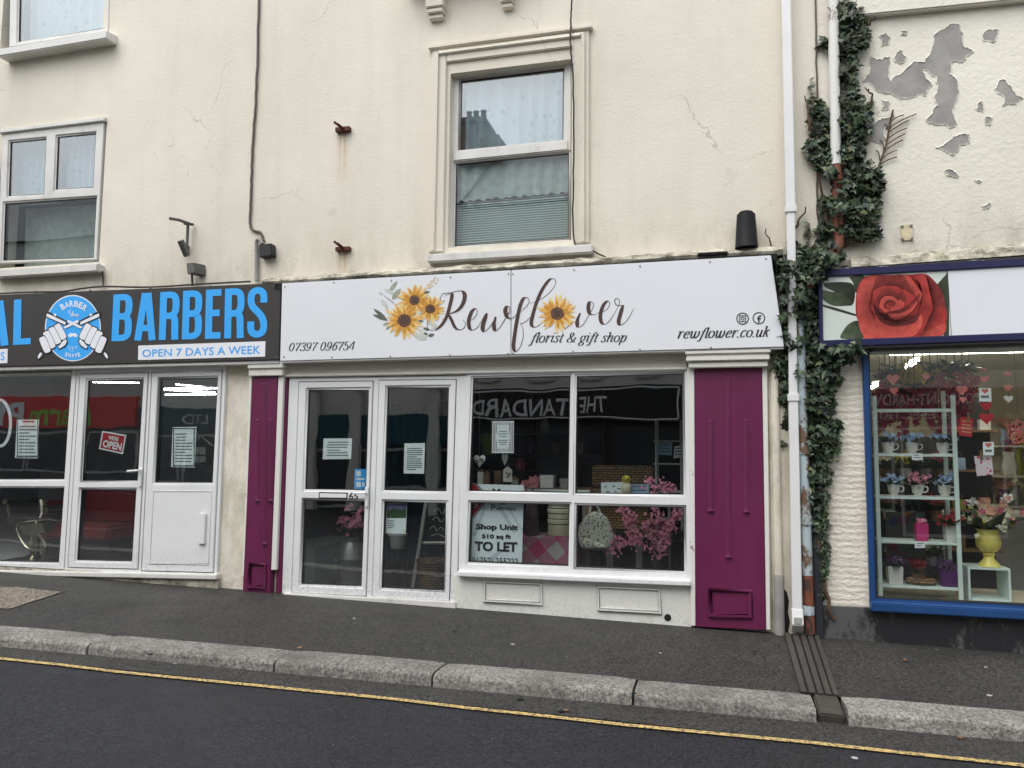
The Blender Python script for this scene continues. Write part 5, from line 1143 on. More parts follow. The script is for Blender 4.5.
for st in ([(833,620),(822,570),(818,500),(812,440),(818,380),(806,320),(806,285),(826,262),(842,246),(850,220),(858,190),(852,150),(850,100),(850,40),(852,-10)], [(842,246),(826,220),(820,180),(818,130),(812,95)], [(806,285),(788,268),(772,250),(766,230)], [(806,320),(788,340),(784,380),(786,420)], [(818,360),(845,350),(868,346),(884,338)], [(845,246),(868,236),(880,222)], [(787,255),(797,225),(806,208)], [(858,130),(872,100),(866,88)], [(852,40),(866,28),(874,18)], [(810,130),(806,96)]):
    q = smooth([P(x, y, -.05) for x, y in st], 6); q = [p+Vector((rn.uniform(-.012, .012), rn.uniform(-.02, .02), rn.uniform(-.01, .01))) for p in q]
    m.tube(q, [.016*(1-.75*i/len(q)) for i in range(len(q))], 6)
m.build('stems', MT['stem'], iv)
m = M()
def tw(st, r=.006): m.tube(smooth([P(x, y, -.02) for x, y in st], 4), r, 5)
tw([(878,168),(886,145),(890,122),(893,110)], .008)
for x0, y0_, x1, y1_ in ((879,165,897,157), (881,159,897,150), (883,152,903,140), (885,146,905,134), (887,139,907,128), (888,133,909,120), (890,127,916,114), (891,121,904,115), (880,160,876,150), (884,150,880,140), (888,130,884,124)): tw([(x0,y0_), ((x0+x1)/2+1, (y0_+y1_)/2-1.5), (x1,y1_)], .005)
m.build('dry_stems', MT['stem'], iv)

# scraps of leaf litter along the kerb
rl = random.Random(17)
for k, (px, py) in enumerate(((562, 712), (566, 711), (606, 720), (618, 722), (640, 696), (634, 694), (755, 652), (300, 648), (700, 618), (455, 632), (905, 660), (520, 700), (150, 655), (960, 738))):
    p = onZ(px, py, zp(0, -1.8)); x, y = p.x, p.y; base = (zr(x, y)+.009) if y < kout(x) else zp(x, y)+.008
    p = onZ(px, py, base); m = M(); a0 = rl.uniform(0, 6.28); r_ = rl.uniform(.012, .026)
    m.prism([(p.x+r_*rl.uniform(.6, 1.1)*math.cos(a0+i*.9), p.y+r_*rl.uniform(.5, 1.)*math.sin(a0+i*.9), base+rl.uniform(0, .006)) for i in range(7)], (0, 0, .004))
    m.build('leaf_scrap', MT[('gap', 'wood', 'gap')[k % 3]], label='small dark scrap of leaf litter lying on the ground near the kerb', cat='litter', group='scraps of leaf litter on the ground')
# ---------------------------------------------------------------- flowers and shared small builders
def blossom(m, cen, r, rnd, n=5, bias=None):
    d = Vector((rnd.gauss(0, .5), -1+rnd.gauss(0, .4), rnd.gauss(.3, .5))).normalized() if bias is None else bias
    u = d.orthogonal().normalized(); v = d.cross(u)
    for i in range(n):
        a = 2*math.pi*i/n+rnd.random(); c1 = u*math.cos(a)+v*math.sin(a); c2 = u*math.cos(a+.5)+v*math.sin(a+.5); c0 = u*math.cos(a-.5)+v*math.sin(a-.5)
        m.flat([cen, cen+c0*r*.7+d*r*.25, cen+c1*r+d*r*.3, cen+c2*r*.7+d*r*.25])
def bunch(m, cen, R_, n, r, rnd, flat=.7):
    for _ in range(n):
        p = Vector((rnd.gauss(0, .5), rnd.gauss(0, .5), rnd.gauss(0, .45)*flat)); blossom(m, Vector(cen)+p*R_, r*rnd.uniform(.7, 1.2), rnd)
def leaves(m, cen, R_, n, L, rnd, up=.6):
    for _ in range(n):
        a = rnd.uniform(0, 2*math.pi); d = Vector((math.cos(a), math.sin(a), rnd.uniform(up-.6, up+.5))).normalized(); l = L*rnd.uniform(.6, 1.2); s_ = d.cross(Vector((0, 0, 1))).normalized()*l*.2
        o = Vector(cen)+Vector((rnd.gauss(0, .3), rnd.gauss(0, .3), 0))*R_
        m.flat([o, o+d*l*.5+s_, o+d*l, o+d*l*.5-s_])
RN = random.Random(11)
def potted(kind, base, pot, potmat, fl, label, cat='potted plant', group=None, lf='leaf', fh=.0, fr=.05, nf=16, fs=.022, nl=14):
    """pot: ('box', w, h) or ('cup', r, h) or ('lathe', profile)"""
    t = thing(kind, base, label, cat, group); b = Vector(base); m = M()
    if pot[0] == 'box':
        w_, h = pot[1]/2, pot[2]; m.hexa([(b.x-w_,b.y-w_,b.z+h), (b.x+w_,b.y-w_,b.z+h), (b.x+w_*.88,b.y-w_*.88,b.z), (b.x-w_*.88,b.y-w_*.88,b.z)], [(b.x-w_,b.y+w_,b.z+h), (b.x+w_,b.y+w_,b.z+h), (b.x+w_*.88,b.y+w_*.88,b.z), (b.x-w_*.88,b.y+w_*.88,b.z)]); m.build('pot', MT[potmat], t, bevel=.005); top = h
    elif pot[0] == 'cup':
        r_, h = pot[1], pot[2]; m.lathe(b, [(r_*1.6, 0), (r_*1.75, .008), (r_*.6, .01), (r_*.62, .02), (r_*.9, h*.4), (r_, h), (r_*.92, h), (r_*.85, h*.8)], 18); m.build('cup', MT[potmat], t)
        m = M(); m.tube(smooth([b+Vector((r_*.9, 0, h*.85)), b+Vector((r_*1.5, -.01, h*.8)), b+Vector((r_*1.45, -.01, h*.45)), b+Vector((r_*.8, 0, h*.35))], 5), .006, 6); m.build('handle', MT[potmat], t); top = h
    else: m.lathe(b, pot[1], 20); m.build('pot', MT[potmat], t); top = pot[1][-1][1]
    m = M(); leaves(m, b+Vector((0, 0, top-.01)), fr, nl, fr*1.5, RN); m.build('leaves', MT[lf], t, recalc=False)
    m = M(); bunch(m, b+Vector((0, 0, top+fr*.6+fh)), fr, nf, fs, RN); m.build('flowers', MT[fl], t, recalc=False)
    return t
def heart_pts(cx, cz, w_, h, y): 
    o = []
    for i in range(20):
        a = 2*math.pi*i/20; x = 16*math.sin(a)**3/32; z = (13*math.cos(a)-5*math.cos(2*a)-2*math.cos(3*a)-math.cos(4*a)+3)/30
        o.append(Vector((cx+x*w_, y, cz+z*h)))
    return o
def card(name, q, Y, mat, label, cat, th=.003, group=None, lines=0, linemat='paper_g', titles=()):
    t = thing(name, (P(*q[3], Y)+P(*q[2], Y))/2, label, cat, group); m = M(); a = [P(*k, Y) for k in q]; m.hexa(a, [p+Vector((0, th, 0)) for p in a]); m.build('sheet', MT[mat], t)
    m = M(); rnd = random.Random(int(q[0][0]*7))
    for i in range(lines):
        v0 = .16+.76*i/lines; v1 = v0+.3/lines; u0 = .12+rnd.uniform(0, .04); u1 = .9-rnd.choice((0, .02, .05, .3))
        m.flat([P(*bil(q, u, 1-v), Y-.0008) for u, v in ((u0, v0), (u1, v0), (u1, v1), (u0, v1))])
    if lines: m.build('text_lines', MT[linemat], t, recalc=False)
    return t
def printed(t, mat, items, Y, name='lettering', bold=.0):
    m = M()
    for s_, q in items: text(m, s_, q, Y, bold)
    return m.build(name, MT[mat], t, recalc=False)
def boxed(q): x0, y0_, x1, y1_ = q; return ((x0, y0_), (x1, y0_), (x1, y1_), (x0, y1_))

# ================================================================ florist shop inside
GY = .028        # just behind the glass
FL = zp(-2)-.03
# notices on the doors
card('notice', ((323.5, 438.5), (352, 438.3), (351, 459), (322.6, 459.3)), GY, 'paper', 'white landscape typed notice on the left florist door', 'notice', lines=6)
t = card('notice', ((404.5, 443.4), (425, 443), (424, 473.8), (403.6, 473.4)), GY, 'paper', 'white portrait handwritten notice in the upper glass of the right florist door', 'notice', lines=11, linemat='ink_black')
t = card('sticker', ((354.8, 469), (366.2, 469), (365.4, 489), (354, 489)), GY, 'blue_vinyl', 'small blue sticker with white panels at the lower corner of the left florist door glass', 'sticker')
m = M()
for q in ((356.2, 471, 361, 476), (356.5, 478, 364.5, 480), (356.3, 482, 361, 487), (362, 482.5, 364.6, 486.5)): m.flat([P(a, b, GY-.001) for a, b in boxed(q)])
m.build('print', MT['paper'], t, recalc=False)
t = card('poster', ((386.8, 503), (407, 503), (405.8, 533.8), (385.6, 533.5)), GY, 'paper', 'small poster with a purple and green landscape in the right florist door', 'poster')
m = M(); m.flat([P(a, b, GY-.001) for a, b in ((387.2, 503.5), (406.6, 503.5), (406, 518), (386.6, 518))]); m.build('sky_picture', plain('poster_sky', c(120, 110, 150), .6, .3, 30), t, recalc=False)
m = M(); m.flat([P(a, b, GY-.0015) for a, b in ((387, 511), (394, 508.5), (401, 510), (406.4, 508), (406, 518), (386.6, 518))]); m.build('hill_picture', MT['leaf'], t, recalc=False)
m = M()
for i in range(4): m.flat([P(a, b, GY-.001) for a, b in boxed((387.6, 520.5+2.2*i, 394.5-(i % 2), 521.4+2.2*i))])
m.build('text_lines', MT['paper_g'], t, recalc=False)
m = M(); m.flat([P(404.2+1.1*math.cos(i*.7), 531.3+1.1*math.sin(i*.7), GY-.001) for i in range(9)]); m.build('yellow_dot', MT['yellowcer'], t, recalc=False)
# striped notice in the window
t = card('notice', ((492.2, 421.2), (513.8, 421), (513.6, 453), (491.8, 453)), GY, 'paper', 'white notice with a striped border hanging in the upper left light of the florist window', 'notice')
m = M()
for x in (493.2, 494.8, 496.3, 509.6, 511, 512.5): m.flat([P(a, b, GY-.001) for a, b in boxed((x-.35, 422.5, x+.4, 451.8))])
for x in (498.2, 500, 502, 504, 506, 508):
    for y in (422, 448.6): m.flat([P(a, b, GY-.001) for a, b in boxed((x-.4, y, x+.4, y+3))])
m.build('stripes', plain('mauve_print', c(140, 110, 120), .7), t, recalc=False)
m = M(); m.flat([P(503+7.2*math.cos(i*.42), 437+10.5*math.sin(i*.42), GY-.0015) for i in range(15)]); m.build('oval', MT['paper'], t, recalc=False)
m = M()
for y, w_ in ((431, 4), (433.5, 5), (436, 3.5), (440, 5), (442, 4.5), (444, 3)): m.flat([P(a, b, GY-.002) for a, b in boxed((503-w_, y, 503+w_, y+.8))])
m.build('text_lines', MT['paper_g'], t, recalc=False)
# to let board
YT = .06
t = thing('letting_board', P(497, 572, YT), 'white and red TO LET board standing inside the lower left florist window light', 'sign')
TB = ((468.5, 484), (523.8, 485.2), (521.6, 572), (466.5, 569)); m = M(); a = [P(*k, YT) for k in TB]; m.hexa(a, [p+Vector((0, .01, 0)) for p in a]); m.build('board', plain('pale_blue_board', c(234, 240, 245), .45, .03, 3), t)
E5 = mpx(465, 480, 8.087)
m = M(); m.flat([P(*E5(*k), YT-.002) for k in ((30, 20), (98, 30), (160, 92), (172, 185), (45, 338), (28, 336))]); m.build('grey_diamond', MT['bare'], t, recalc=False)
m = M(); m.flat([P(*E5(*k), YT-.0026) for k in ((30, 20), (74, 32), (132, 92), (142, 188), (44, 312), (28, 312))]); m.build('red_diamond', MT['red'], t, recalc=False)
printed(t, 'paper', [('P', [E5(*k) for k in ((40, 190), (105, 190), (105, 250), (40, 250))])], YT-.0032)
m = M()
for q in (((250, 200), (285, 200), (420, 420), (390, 430)), ((60, 450), (150, 215), (175, 215), (85, 460)), ((280, 560), (330, 560), (200, 668), (150, 668)), ((330, 200), (345, 200), (465, 400), (465, 430))): m.flat([P(*E5(*k), YT-.0018) for k in q])
m.build('grey_stripes', plain('pale_grey_stripe', c(206, 216, 223), .45), t, recalc=False)
printed(t, 'ink_black', [('Shop Unit', [E5(*k) for k in ((88, 352), (430, 362), (430, 420), (88, 412))]), ('510 sq ft', [E5(*k) for k in ((135, 438), (370, 440), (370, 486), (135, 484))]), ('TO LET', [E5(*k) for k in ((78, 495), (424, 503), (422, 584), (78, 574))])], YT-.0035, 'lettering', .045)
printed(t, 'ink_black', [('(01752) 255222', [E5(*k) for k in ((40, 622), (430, 634), (430, 700), (40, 688))]), ('ARTNERS', [E5(*k) for k in ((250, 218), (412, 225), (412, 250), (250, 244))]), ('P', [E5(*k) for k in ((212, 196), (246, 198), (246, 248), (212, 246))]), ('&', [E5(*k) for k in ((285, 176), (330, 178), (330, 202), (285, 200))]), ('M', [E5(*k) for k in ((222, 68), (286, 70), (286, 110), (222, 108))])], YT-.0035, 'small_lettering', .008)

def slab(m, x0, x1, y, Y0, Y1, th):      # horizontal board whose front top edge is at picture height y
    a, b = P(x0, y, Y0), P(x1, y, Y0); z = (a.z+b.z)/2; m.box((a.x, Y0, z-th), (b.x, Y1, z)); return a.x, b.x, z
# display table behind the left light
t = thing('display_table', (P(520, 500, .6).x, .75, FL), 'pale rail topped display table behind the TO LET board', 'table')
m = M(); x0, x1, tz = slab(m, 474, 590, 488.5, .45, 1.05, .03); m.build('table_top', MT['wood'], t, bevel=.004)
for xx in (x0+.03, x1-.03):
    for yy in (.49, 1.01): m = M(); m.box((xx-.022, yy-.022, FL), (xx+.022, yy+.022, tz-.03)); m.build('leg', MT['wood'], t)
m = M(); m.box((x0, .44, tz-.07), (x1, .449, tz-.005)); m.build('front_rail', MT['mint'], t, bevel=.003)
def on(px, Y): return Vector((P(px, 480, Y).x, Y, tz))
def pbox(name, px0, px1, py0, Y, dep, mat, label, cat, z=None):
    a, b = P(px0, py0, Y), P(px1, py0, Y); z0 = tz if z is None else z; m = M(); m.box((a.x, Y, z0), (b.x, Y+dep, a.z)); t = thing(name, ((a.x+b.x)/2, Y+dep/2, z0), label, cat); m.build('box', MT[mat], t, bevel=.006)
    m = M(); m.box((a.x-.004, Y-.004, a.z-.03), (b.x+.004, Y+dep+.004, a.z+.004)); m.build('lid', MT[mat], t, bevel=.005); return t
pbox('gift_box', 540, 553, 475.5, .62, .14, 'china', 'cream gift box behind the pink roses on the display table', 'box')
pbox('gift_box', 560, 571, 479, .66, .12, 'bare', 'small grey gift box at the right end of the display table', 'box')
pbox('gift_box', 494, 501, 471, .7, .1, 'wood', 'brown gift box between the candle jars on the display table', 'box')
for k, (px, mat, h, lb) in enumerate(((481, 'china', .16, 'tall pale candle jar under the spotted wooden heart'), (487, 'wood', .14, 'brown candle jar beside the tall pale one'), (515, 'bare', .09, 'short grey candle jar left of the pink roses'))):
    t = thing('candle_jar', on(px, .6), lb, 'candle'); m = M(); m.lathe(on(px, .6), [(.035, 0), (.038, .01), (.038, h-.02), (.034, h-.01)], 16); m.build('jar', MT[mat], t); m = M(); m.lathe(on(px, .6)+Vector((0, 0, h-.01)), [(.037, 0), (.037, .015), (.01, .02), (.008, .035)], 16); m.build('lid', MT['wood'], t)
# hanging hearts and tag
def hung_heart(cx, cy, w_, h, Y, mat, label, cord_to, pattern=None, group=None):
    cpt = P(cx, cy, Y); t = thing('hanging_heart', cpt, label, 'heart', group); m = M(); m.inflate(heart_pts(cpt.x, cpt.z, w_, h, Y), .012); m.build('heart', MT[mat], t)
    m = M(); e = P(cord_to[0], cord_to[1], Y); m.tube([cpt+Vector((0, 0, h*.32)), e], .0018, 4); m.build('cord', MT['paper_g'], t)
    if pattern:
        m = M()
        for i in range(14):
            a = RN.uniform(0, 6.28); r_ = RN.uniform(.1, .36); m.ball(cpt+Vector((w_*r_*math.cos(a), -.0125, h*(.05+r_*.8*math.sin(a)))), .007, .003, .007, 6)
        m.build('spots', MT[pattern], t)
    return t
hung_heart(479.5, 461.5, .125, .125, .12, 'white_heart', 'plump white wooden heart with dark spots hanging at the far left of the florist window', (479.5, 376), 'ink')
hung_heart(504.8, 460, .065, .13, .12, 'white_heart', 'slim white wooden heart hanging below the striped notice', (504.8, 453))
t = thing('hanging_tag', P(508, 482, .3), 'white house shaped tag with a dark flower below the slim white heart', 'tag'); q = [P(*E, .3) for E in ((503, 482), (503, 470), (507.6, 466), (512, 470), (512, 482))]; m = M(); m.prism(q, (0, .01, 0)); m.build('tag', MT['white_heart'], t, bevel=.002)
m = M()
for (x, y) in ((507, 473), (509, 475), (507.5, 477), (510, 473.5)): blossom(m, P(x, y, .298), .012, RN, bias=Vector((0, -1, 0)))
m.build('flower_print', MT['ink'], t, recalc=False); m = M(); m.tube([P(507.6, 467, .3), P(507.2, 453, .3)], .0018, 4); m.build('cord', MT['paper_g'], t)
# shelving in the dark behind, with the lime pot
t = thing('shelving', (P(520, 460, 1.5).x, 1.6, FL), 'dark open shelving standing deep behind the upper left florist window light', 'shelf')
m = M()
for y in (455, 471, 432): x0, x1, z_ = slab(m, 462, 600, y, 1.3, 1.6, .02)
m.build('shelves', MT['black'], t)
for xx in (x0+.02, (x0+x1)/2, x1-.02): m = M(); m.box((xx-.018, 1.6, FL), (xx+.018, 1.63, 2.2)); m.build('upright', MT['black'], t)
bp = P(489, 455, 1.36); 
t = thing('potted_plant', bp, 'lime green pot with an upright spiky plant behind the striped notice', 'potted plant'); m = M(); m.lathe(bp, [(.075, 0), (.08, .01), (.11, .2), (.112, .24), (.1, .24), (.09, .2)], 20); m.build('pot', MT['lime'], t); m = M(); leaves(m, bp+Vector((0, 0, .22)), .05, 14, .42, RN, 1.7); m.build('leaves', MT['leaf'], t, recalc=False)
for k, (px, py, mat) in enumerate(((530, 455, 'plum'), (556, 455, 'wood'), (580, 455, 'bare'), (545, 432, 'bare'), (520, 471, 'wist'), (575, 471, 'navy'))):
    b = P(px, py, 1.42); t = thing('ornament_jar', b, ('dim plum jar', 'dim brown jar', 'dim grey jar at the shelf end', 'dim grey jar on the highest shelf', 'dim wine red jar on the low shelf', 'dim navy jar on the low shelf')[k]+' on the dark shelving', 'jar'); m = M(); m.lathe(b, [(.04, 0), (.055, .03), (.06, .08), (.04, .13), (.03, .15)], 14); m.build('jar', MT[mat], t); m = M(); m.lathe(b+Vector((0, 0, .15)), [(.035, 0), (.035, .02), (.01, .03)], 12); m.build('lid', MT['black'], t)
# pink roses in the dark striped vase
vb = P(531.5, 536, .4); vb.z = P(531, 535, .4).z
t = thing('rose_vase', vb, 'dark ribbed glass vase holding two dusky pink roses beside the TO LET board', 'vase')
m = M(); m.lathe(vb, [(.06, 0), (.068, .01), (.075, .1), (.07, .22), (.062, .3), (.066, .33)], 24); m.build('vase', MT['glassware'], t)
rn_ = random.Random(2)
for (px, py, r_) in ((525.5, 484.5, .06), (535.5, 482, .075)):
    m = M(); cpt = P(px, py, .36)
    for rr, fw in ((1., 0.), (.84, .012), (.66, .024), (.48, .034), (.3, .042)):
        blossom(m, cpt+Vector((rn_.gauss(0, .004), -fw, rn_.gauss(0, .004))), r_*rr, rn_, 6, Vector((rn_.gauss(0, .18), -1, rn_.gauss(.15, .15))).normalized())
    m.build('rose', MT['rose'], t, recalc=False)
m = M(); m.tube([P(530, 505, .39), P(533, 487, .38)], .006, 5); m.tube([P(531, 505, .39), P(526, 488, .38)], .006, 5); m.build('stems', MT['leaf'], t)
# low stand with the checked blanket, and the hat boxes on it
bz = P(531, 535.5, .4).z
t = thing('plinth_stand', (P(548, 536, .5).x, .5, FL), 'dark low stand hidden under the pink checked blanket', 'stand'); m = M(); a, b = P(522, 536, .34), P(578, 536, .34); m.box((a.x, .32, FL), (b.x, .72, bz-.012)); m.build('body', MT['black'], t, bevel=.004); m = M(); m.box((a.x-.01, .31, bz-.012), (b.x+.01, .73, bz-.002)); m.build('top', MT['wood'], t)
m = M(); n = 26; k = 16; vsx = []
for j in range(k+1):
    for i in range(n+1):
        u, v = i/n, j/k; x = a.x-.02+(b.x-a.x+.03)*u
        if v < .3: y, z = .7-(.42*v/.3), bz+.003
        else: y, z = .275-.02*math.sin(u*17)-.025*(v-.3)*math.sin(u*9+1), bz-(v-.3)*.55*(1+.12*math.sin(u*5))
        vsx.append((x, y, z))
m.add(vsx, [(j*(n+1)+i, j*(n+1)+i+1, (j+1)*(n+1)+i+1, (j+1)*(n+1)+i) for j in range(k) for i in range(n)]); m.build('blanket', MT['gingham'], label='pink and grey checked wool blanket draped over the low stand in the florist window', cat='blanket')
hx = (P(546, 530, .42).x+P(571, 530, .42).x)/2; hr = (P(571, 530, .42).x-P(546, 530, .42).x)/2
zb = bz+.006; z_t = P(557, 503, .42).z
lay = [(0, .48, 'lowest and tallest of the three stacked cream hat boxes'), (.49, .3, 'middle of the three stacked cream hat boxes'), (.8, .22, 'top of the three stacked cream hat boxes')]
for s0, sh, lb in lay:
    H = (z_t-zb)+.02; z0 = zb+s0*H; h = sh*H-.006; t = thing('hat_box', (hx, .5, z0), lb+' on the blanket', 'box', 'cream hat boxes'); m = M(); m.lathe((hx, .5, z0), [(hr*.96, 0), (hr*.97, .004), (hr*.97, h-.03)], 28); m.build('box', MT['cream_box'], t); m = M(); m.lathe((hx, .5, z0+h-.04), [(hr, 0), (hr*1.01, .003), (hr*1.01, .036), (hr*.98, .04)], 28); m.build('lid', MT['cream_box'], t); m = M(); m.lathe((hx, .5, z0+h-.05), [(hr*.975, 0), (hr*.99, .004), (hr*.975, .008)], 28); m.build('ribbon', MT['ink'], t)
# wicker hamper on a low table
hz0 = P(620, 531, .62).z; a, b = P(588, 531, .6), P(650, 531, .6); hz1 = P(620, 489, .62).z; hz2 = P(620, 465.5, .9).z
t = thing('low_table', ((a.x+b.x)/2+.1, .85, FL), 'low black table with pale legs under the wicker hamper', 'table'); m = M(); m.box((a.x-.25, .5, hz0-.03), (b.x+.45, 1.2, hz0)); m.build('table_top', MT['black'], t, bevel=.004)
for xx in (a.x-.15, a.x+.22, a.x+.5, b.x+.08, b.x+.4):
    m = M(); m.box((xx-.03, .54, FL), (xx+.03, .58, hz0-.03)); m.build('leg', MT['bare'], t)
t = thing('wicker_hamper', ((a.x+b.x)/2, .8, hz0), 'brown wicker hamper with a raised lid behind the pink blossom branch', 'basket')
m = M(); m.box((a.x, .6, hz0), (b.x, 1.0, hz1)); m.build('basket', MT['wicker'], t, bevel=.02)
m = M(); m.hexa([(a.x-.01,.94,hz2), (b.x+.01,.94,hz2), (b.x+.01,.9,hz1+.005), (a.x-.01,.9,hz1+.005)], [(a.x-.01,1.02,hz2), (b.x+.01,1.02,hz2), (b.x+.01,.98,hz1+.005), (a.x-.01,.98,hz1+.005)]); m.build('lid', MT['wicker'], t, bevel=.015)
for xx in (a.x+.15, b.x-.15): m = M(); m.box((xx-.014, .585, hz1-.12), (xx+.014, .599, hz1+.0)); m.build('strap', MT['ink'], t, bevel=.002)
# backpack
o = [P(*mpx(570, 480, 8.083)(*k), .3) for k in ((75,370),(66,430),(72,500),(95,550),(140,566),(230,566),(310,560),(345,530),(356,470),(345,410),(318,340),(280,285),(230,258),(170,260),(120,300))]
t = thing('backpack', (P(595, 551, .3).x, .3, P(595, 551, .3).z), 'white backpack with a small floral print hanging in the lower right florist window light', 'bag'); m = M(); m.inflate(smooth(o+[o[0]], 3)[:-1], .09, .06); m.build('body', MT['floral'], t)
o2 = [P(*mpx(570, 480, 8.083)(*k), .235) for k in ((85,470),(150,455),(265,515),(300,545),(240,556),(130,556),(92,535))]; m = M(); m.inflate(o2, .035, .03); m.build('front_pocket', MT['floral'], t)
m = M(); m.tube(smooth([P(589.5, 513, .3), P(592, 505, .29), P(596.5, 505, .29), P(600, 513, .3)], 6), .012, 8); m.build('top_loop', MT['floral'], t)
# cards and the chick on the hamper front ledge
lz = P(620, 494, .5).z
t = thing('ledge_board', (P(628, 496, .5).x, .5, lz-.02), 'thin pale ledge board carrying the two cards in front of the hamper', 'shelf'); m = M(); aa, bb = P(580, 494, .5), P(672, 494, .5); m.box((aa.x, .46, lz-.02), (bb.x, .59, lz)); m.build('board', MT['mint'], t, bevel=.003)
for xx in (aa.x+.03, bb.x-.03): m = M(); m.box((xx-.012, .53, FL), (xx+.012, .56, lz-.02)); m.build('leg', MT['bare'], t)
t = card('picture_card', ((601, 482.4), (624, 482), (624.2, 494), (601.2, 494)), .5, 'paper', 'pale blue picture card with small boats left of the yellow chick', 'card')
m = M()
for (x, y, w_) in ((604, 486, 3), (612, 485.5, 3.5), (617, 488, 4), (606, 491, 4), (614, 491, 3)): m.flat([P(a_, b_, .499) for a_, b_ in ((x, y), (x+w_, y+.4), (x+w_-.6, y+1.4), (x+.6, y+1.3))])
m.build('boat_print', MT['teal'], t, recalc=False)
t = card('picture_card', ((629, 484.4), (649, 484), (649, 494), (629, 494)), .5, 'bluefl', 'plain blue grey card right of the yellow chick', 'card', lines=2)
cb_ = P(626.3, 494, .48); cb_.z = lz
t = thing('chick_figurine', cb_, 'yellow headed chick figurine standing between the two cards', 'figurine'); h0 = P(626, 476, .48).z-lz
m = M(); m.lathe(cb_, [(.03, 0), (.04, .01), (.052, h0*.25), (.05, h0*.45), (.033, h0*.6), (.035, h0*.66), (.041, h0*.78), (.034, h0*.93), (.012, h0)], 16); m.build('body', MT['creamfl'], t)
m = M(); m.ball(cb_+Vector((0, 0, h0*.8)), .044, .044, .044, 14); m.build('head', MT['yellowfl'], t); m = M(); m.add([cb_+Vector((-.012, -.04, h0*.78)), cb_+Vector((.012, -.04, h0*.78)), cb_+Vector((0, -.04, h0*.83)), cb_+Vector((0, -.07, h0*.78))], [(0,1,3), (1,2,3), (2,0,3)]); m.build('beak', MT['peachfl'], t)
m = M()
for sx in (-1, 1): m.ball(cb_+Vector((sx*.018, -.039, h0*.84)), .006, .004, .006, 6)
m.build('eyes', MT['black'], t)
# blossom branches
F8 = mpx(570, 480, 8.083)
t = thing('blossom_branch', (P(650, 545, .4).x, .45, P(650, 545, .4).z), 'spray of artificial pink cherry blossom spreading in front of the hamper', 'flowers')
m = M(); fl = M(); rnd = random.Random(5)
for st in ([(700,640),(690,520),(640,420),(520,330),(430,230)], [(700,600),(560,500),(440,480),(330,500)], [(690,520),(760,420),(830,330),(910,250)], [(700,560),(720,380),(700,280),(690,60),(640,0)], [(720,620),(745,540),(770,460),(810,400)], [(560,500),(500,420),(460,330)], [(690,90),(760,70),(820,60)]):
    q = smooth([P(*F8(*k), .34+rnd.uniform(-.05, .06)) for k in st], 7); m.tube(q, .006, 5)
    for p in q[5:]:
        for _ in range(6): blossom(fl, p+Vector((rnd.gauss(0, .026), rnd.gauss(-.01, .03), rnd.gauss(0, .026))), rnd.uniform(.01, .02), rnd)
for (x, y, n) in ((640,340,18), (660,420,16), (470,330,16), (510,490,24), (560,480,18), (820,360,20), (760,460,16), (330,450,18), (310,560,12), (390,540,14), (700,580,10), (745,545,8), (880,280,16), (450,250,12)):
    p = P(*F8(x, y), .31)
    for _ in range(int(n*1.5)): blossom(fl, p+Vector((rnd.gauss(0, .03), rnd.gauss(0, .03), rnd.gauss(0, .03))), rnd.uniform(.012, .022), rnd)
m.build('twigs', MT['stem'], t); fl.build('blossoms', MT['pink'], t, recalc=False)
vz = P(660, 560, .45).z
t = thing('floor_vase', (P(658, 560, .45).x, .45, FL), 'tall dark floor vase holding the pink blossom spray', 'vase'); b = Vector((P(658, 560, .45).x, .45, FL)); hh = P(658, 548, .45).z-FL; m = M(); m.lathe(b, [(.07, 0), (.085, .02), (.095, hh*.5), (.05, hh*.85), (.06, hh)], 20); m.build('vase', MT['black'], t); m = M(); m.lathe(b+Vector((0, 0, hh*.97)), [(.06, 0), (.068, .01), (.06, .02)], 20); m.build('rim', MT['dark_metal'], t)
# white wire rack at the right
t = thing('wire_rack', (P(668, 470, .9).x, .9, FL), 'white wire display rack at the right end of the florist window', 'rack'); m = M(); rx0, rx1 = P(656, 460, .9).x, P(681, 460, .9).x
for xx in (rx0, rx1):
    for yy in (.9, 1.2): m.tube([(xx, yy, FL), (xx, yy, P(656, 420, .9).z)], .009, 6)
m.build('posts', MT['white_paint'], t)
for y in (441, 464, 492, 520, 546):
    m = M(); z_ = P(668, y, .9).z
    for yy in (.9, 1.0, 1.1, 1.2): m.tube([(rx0-.03, yy, z_), (rx1+.03, yy, z_)], .006, 5)
    m.tube([(rx0, .9, z_), (rx0, 1.2, z_)], .006, 5); m.tube([(rx1, .9, z_), (rx1, 1.2, z_)], .006, 5); m.build('wire_shelf', MT['white_paint'], t)
card('greeting_card', ((657.5, 443), (672.5, 442), (671.5, 455.5), (657, 454.5)), .88, 'bluefl', 'lilac blue card on the white wire rack', 'card', lines=3)
card('greeting_card', ((674.5, 446.5), (683, 445), (683, 457), (673.5, 458.5)), .88, 'paper', 'white card at the right edge of the white wire rack', 'card', lines=3)
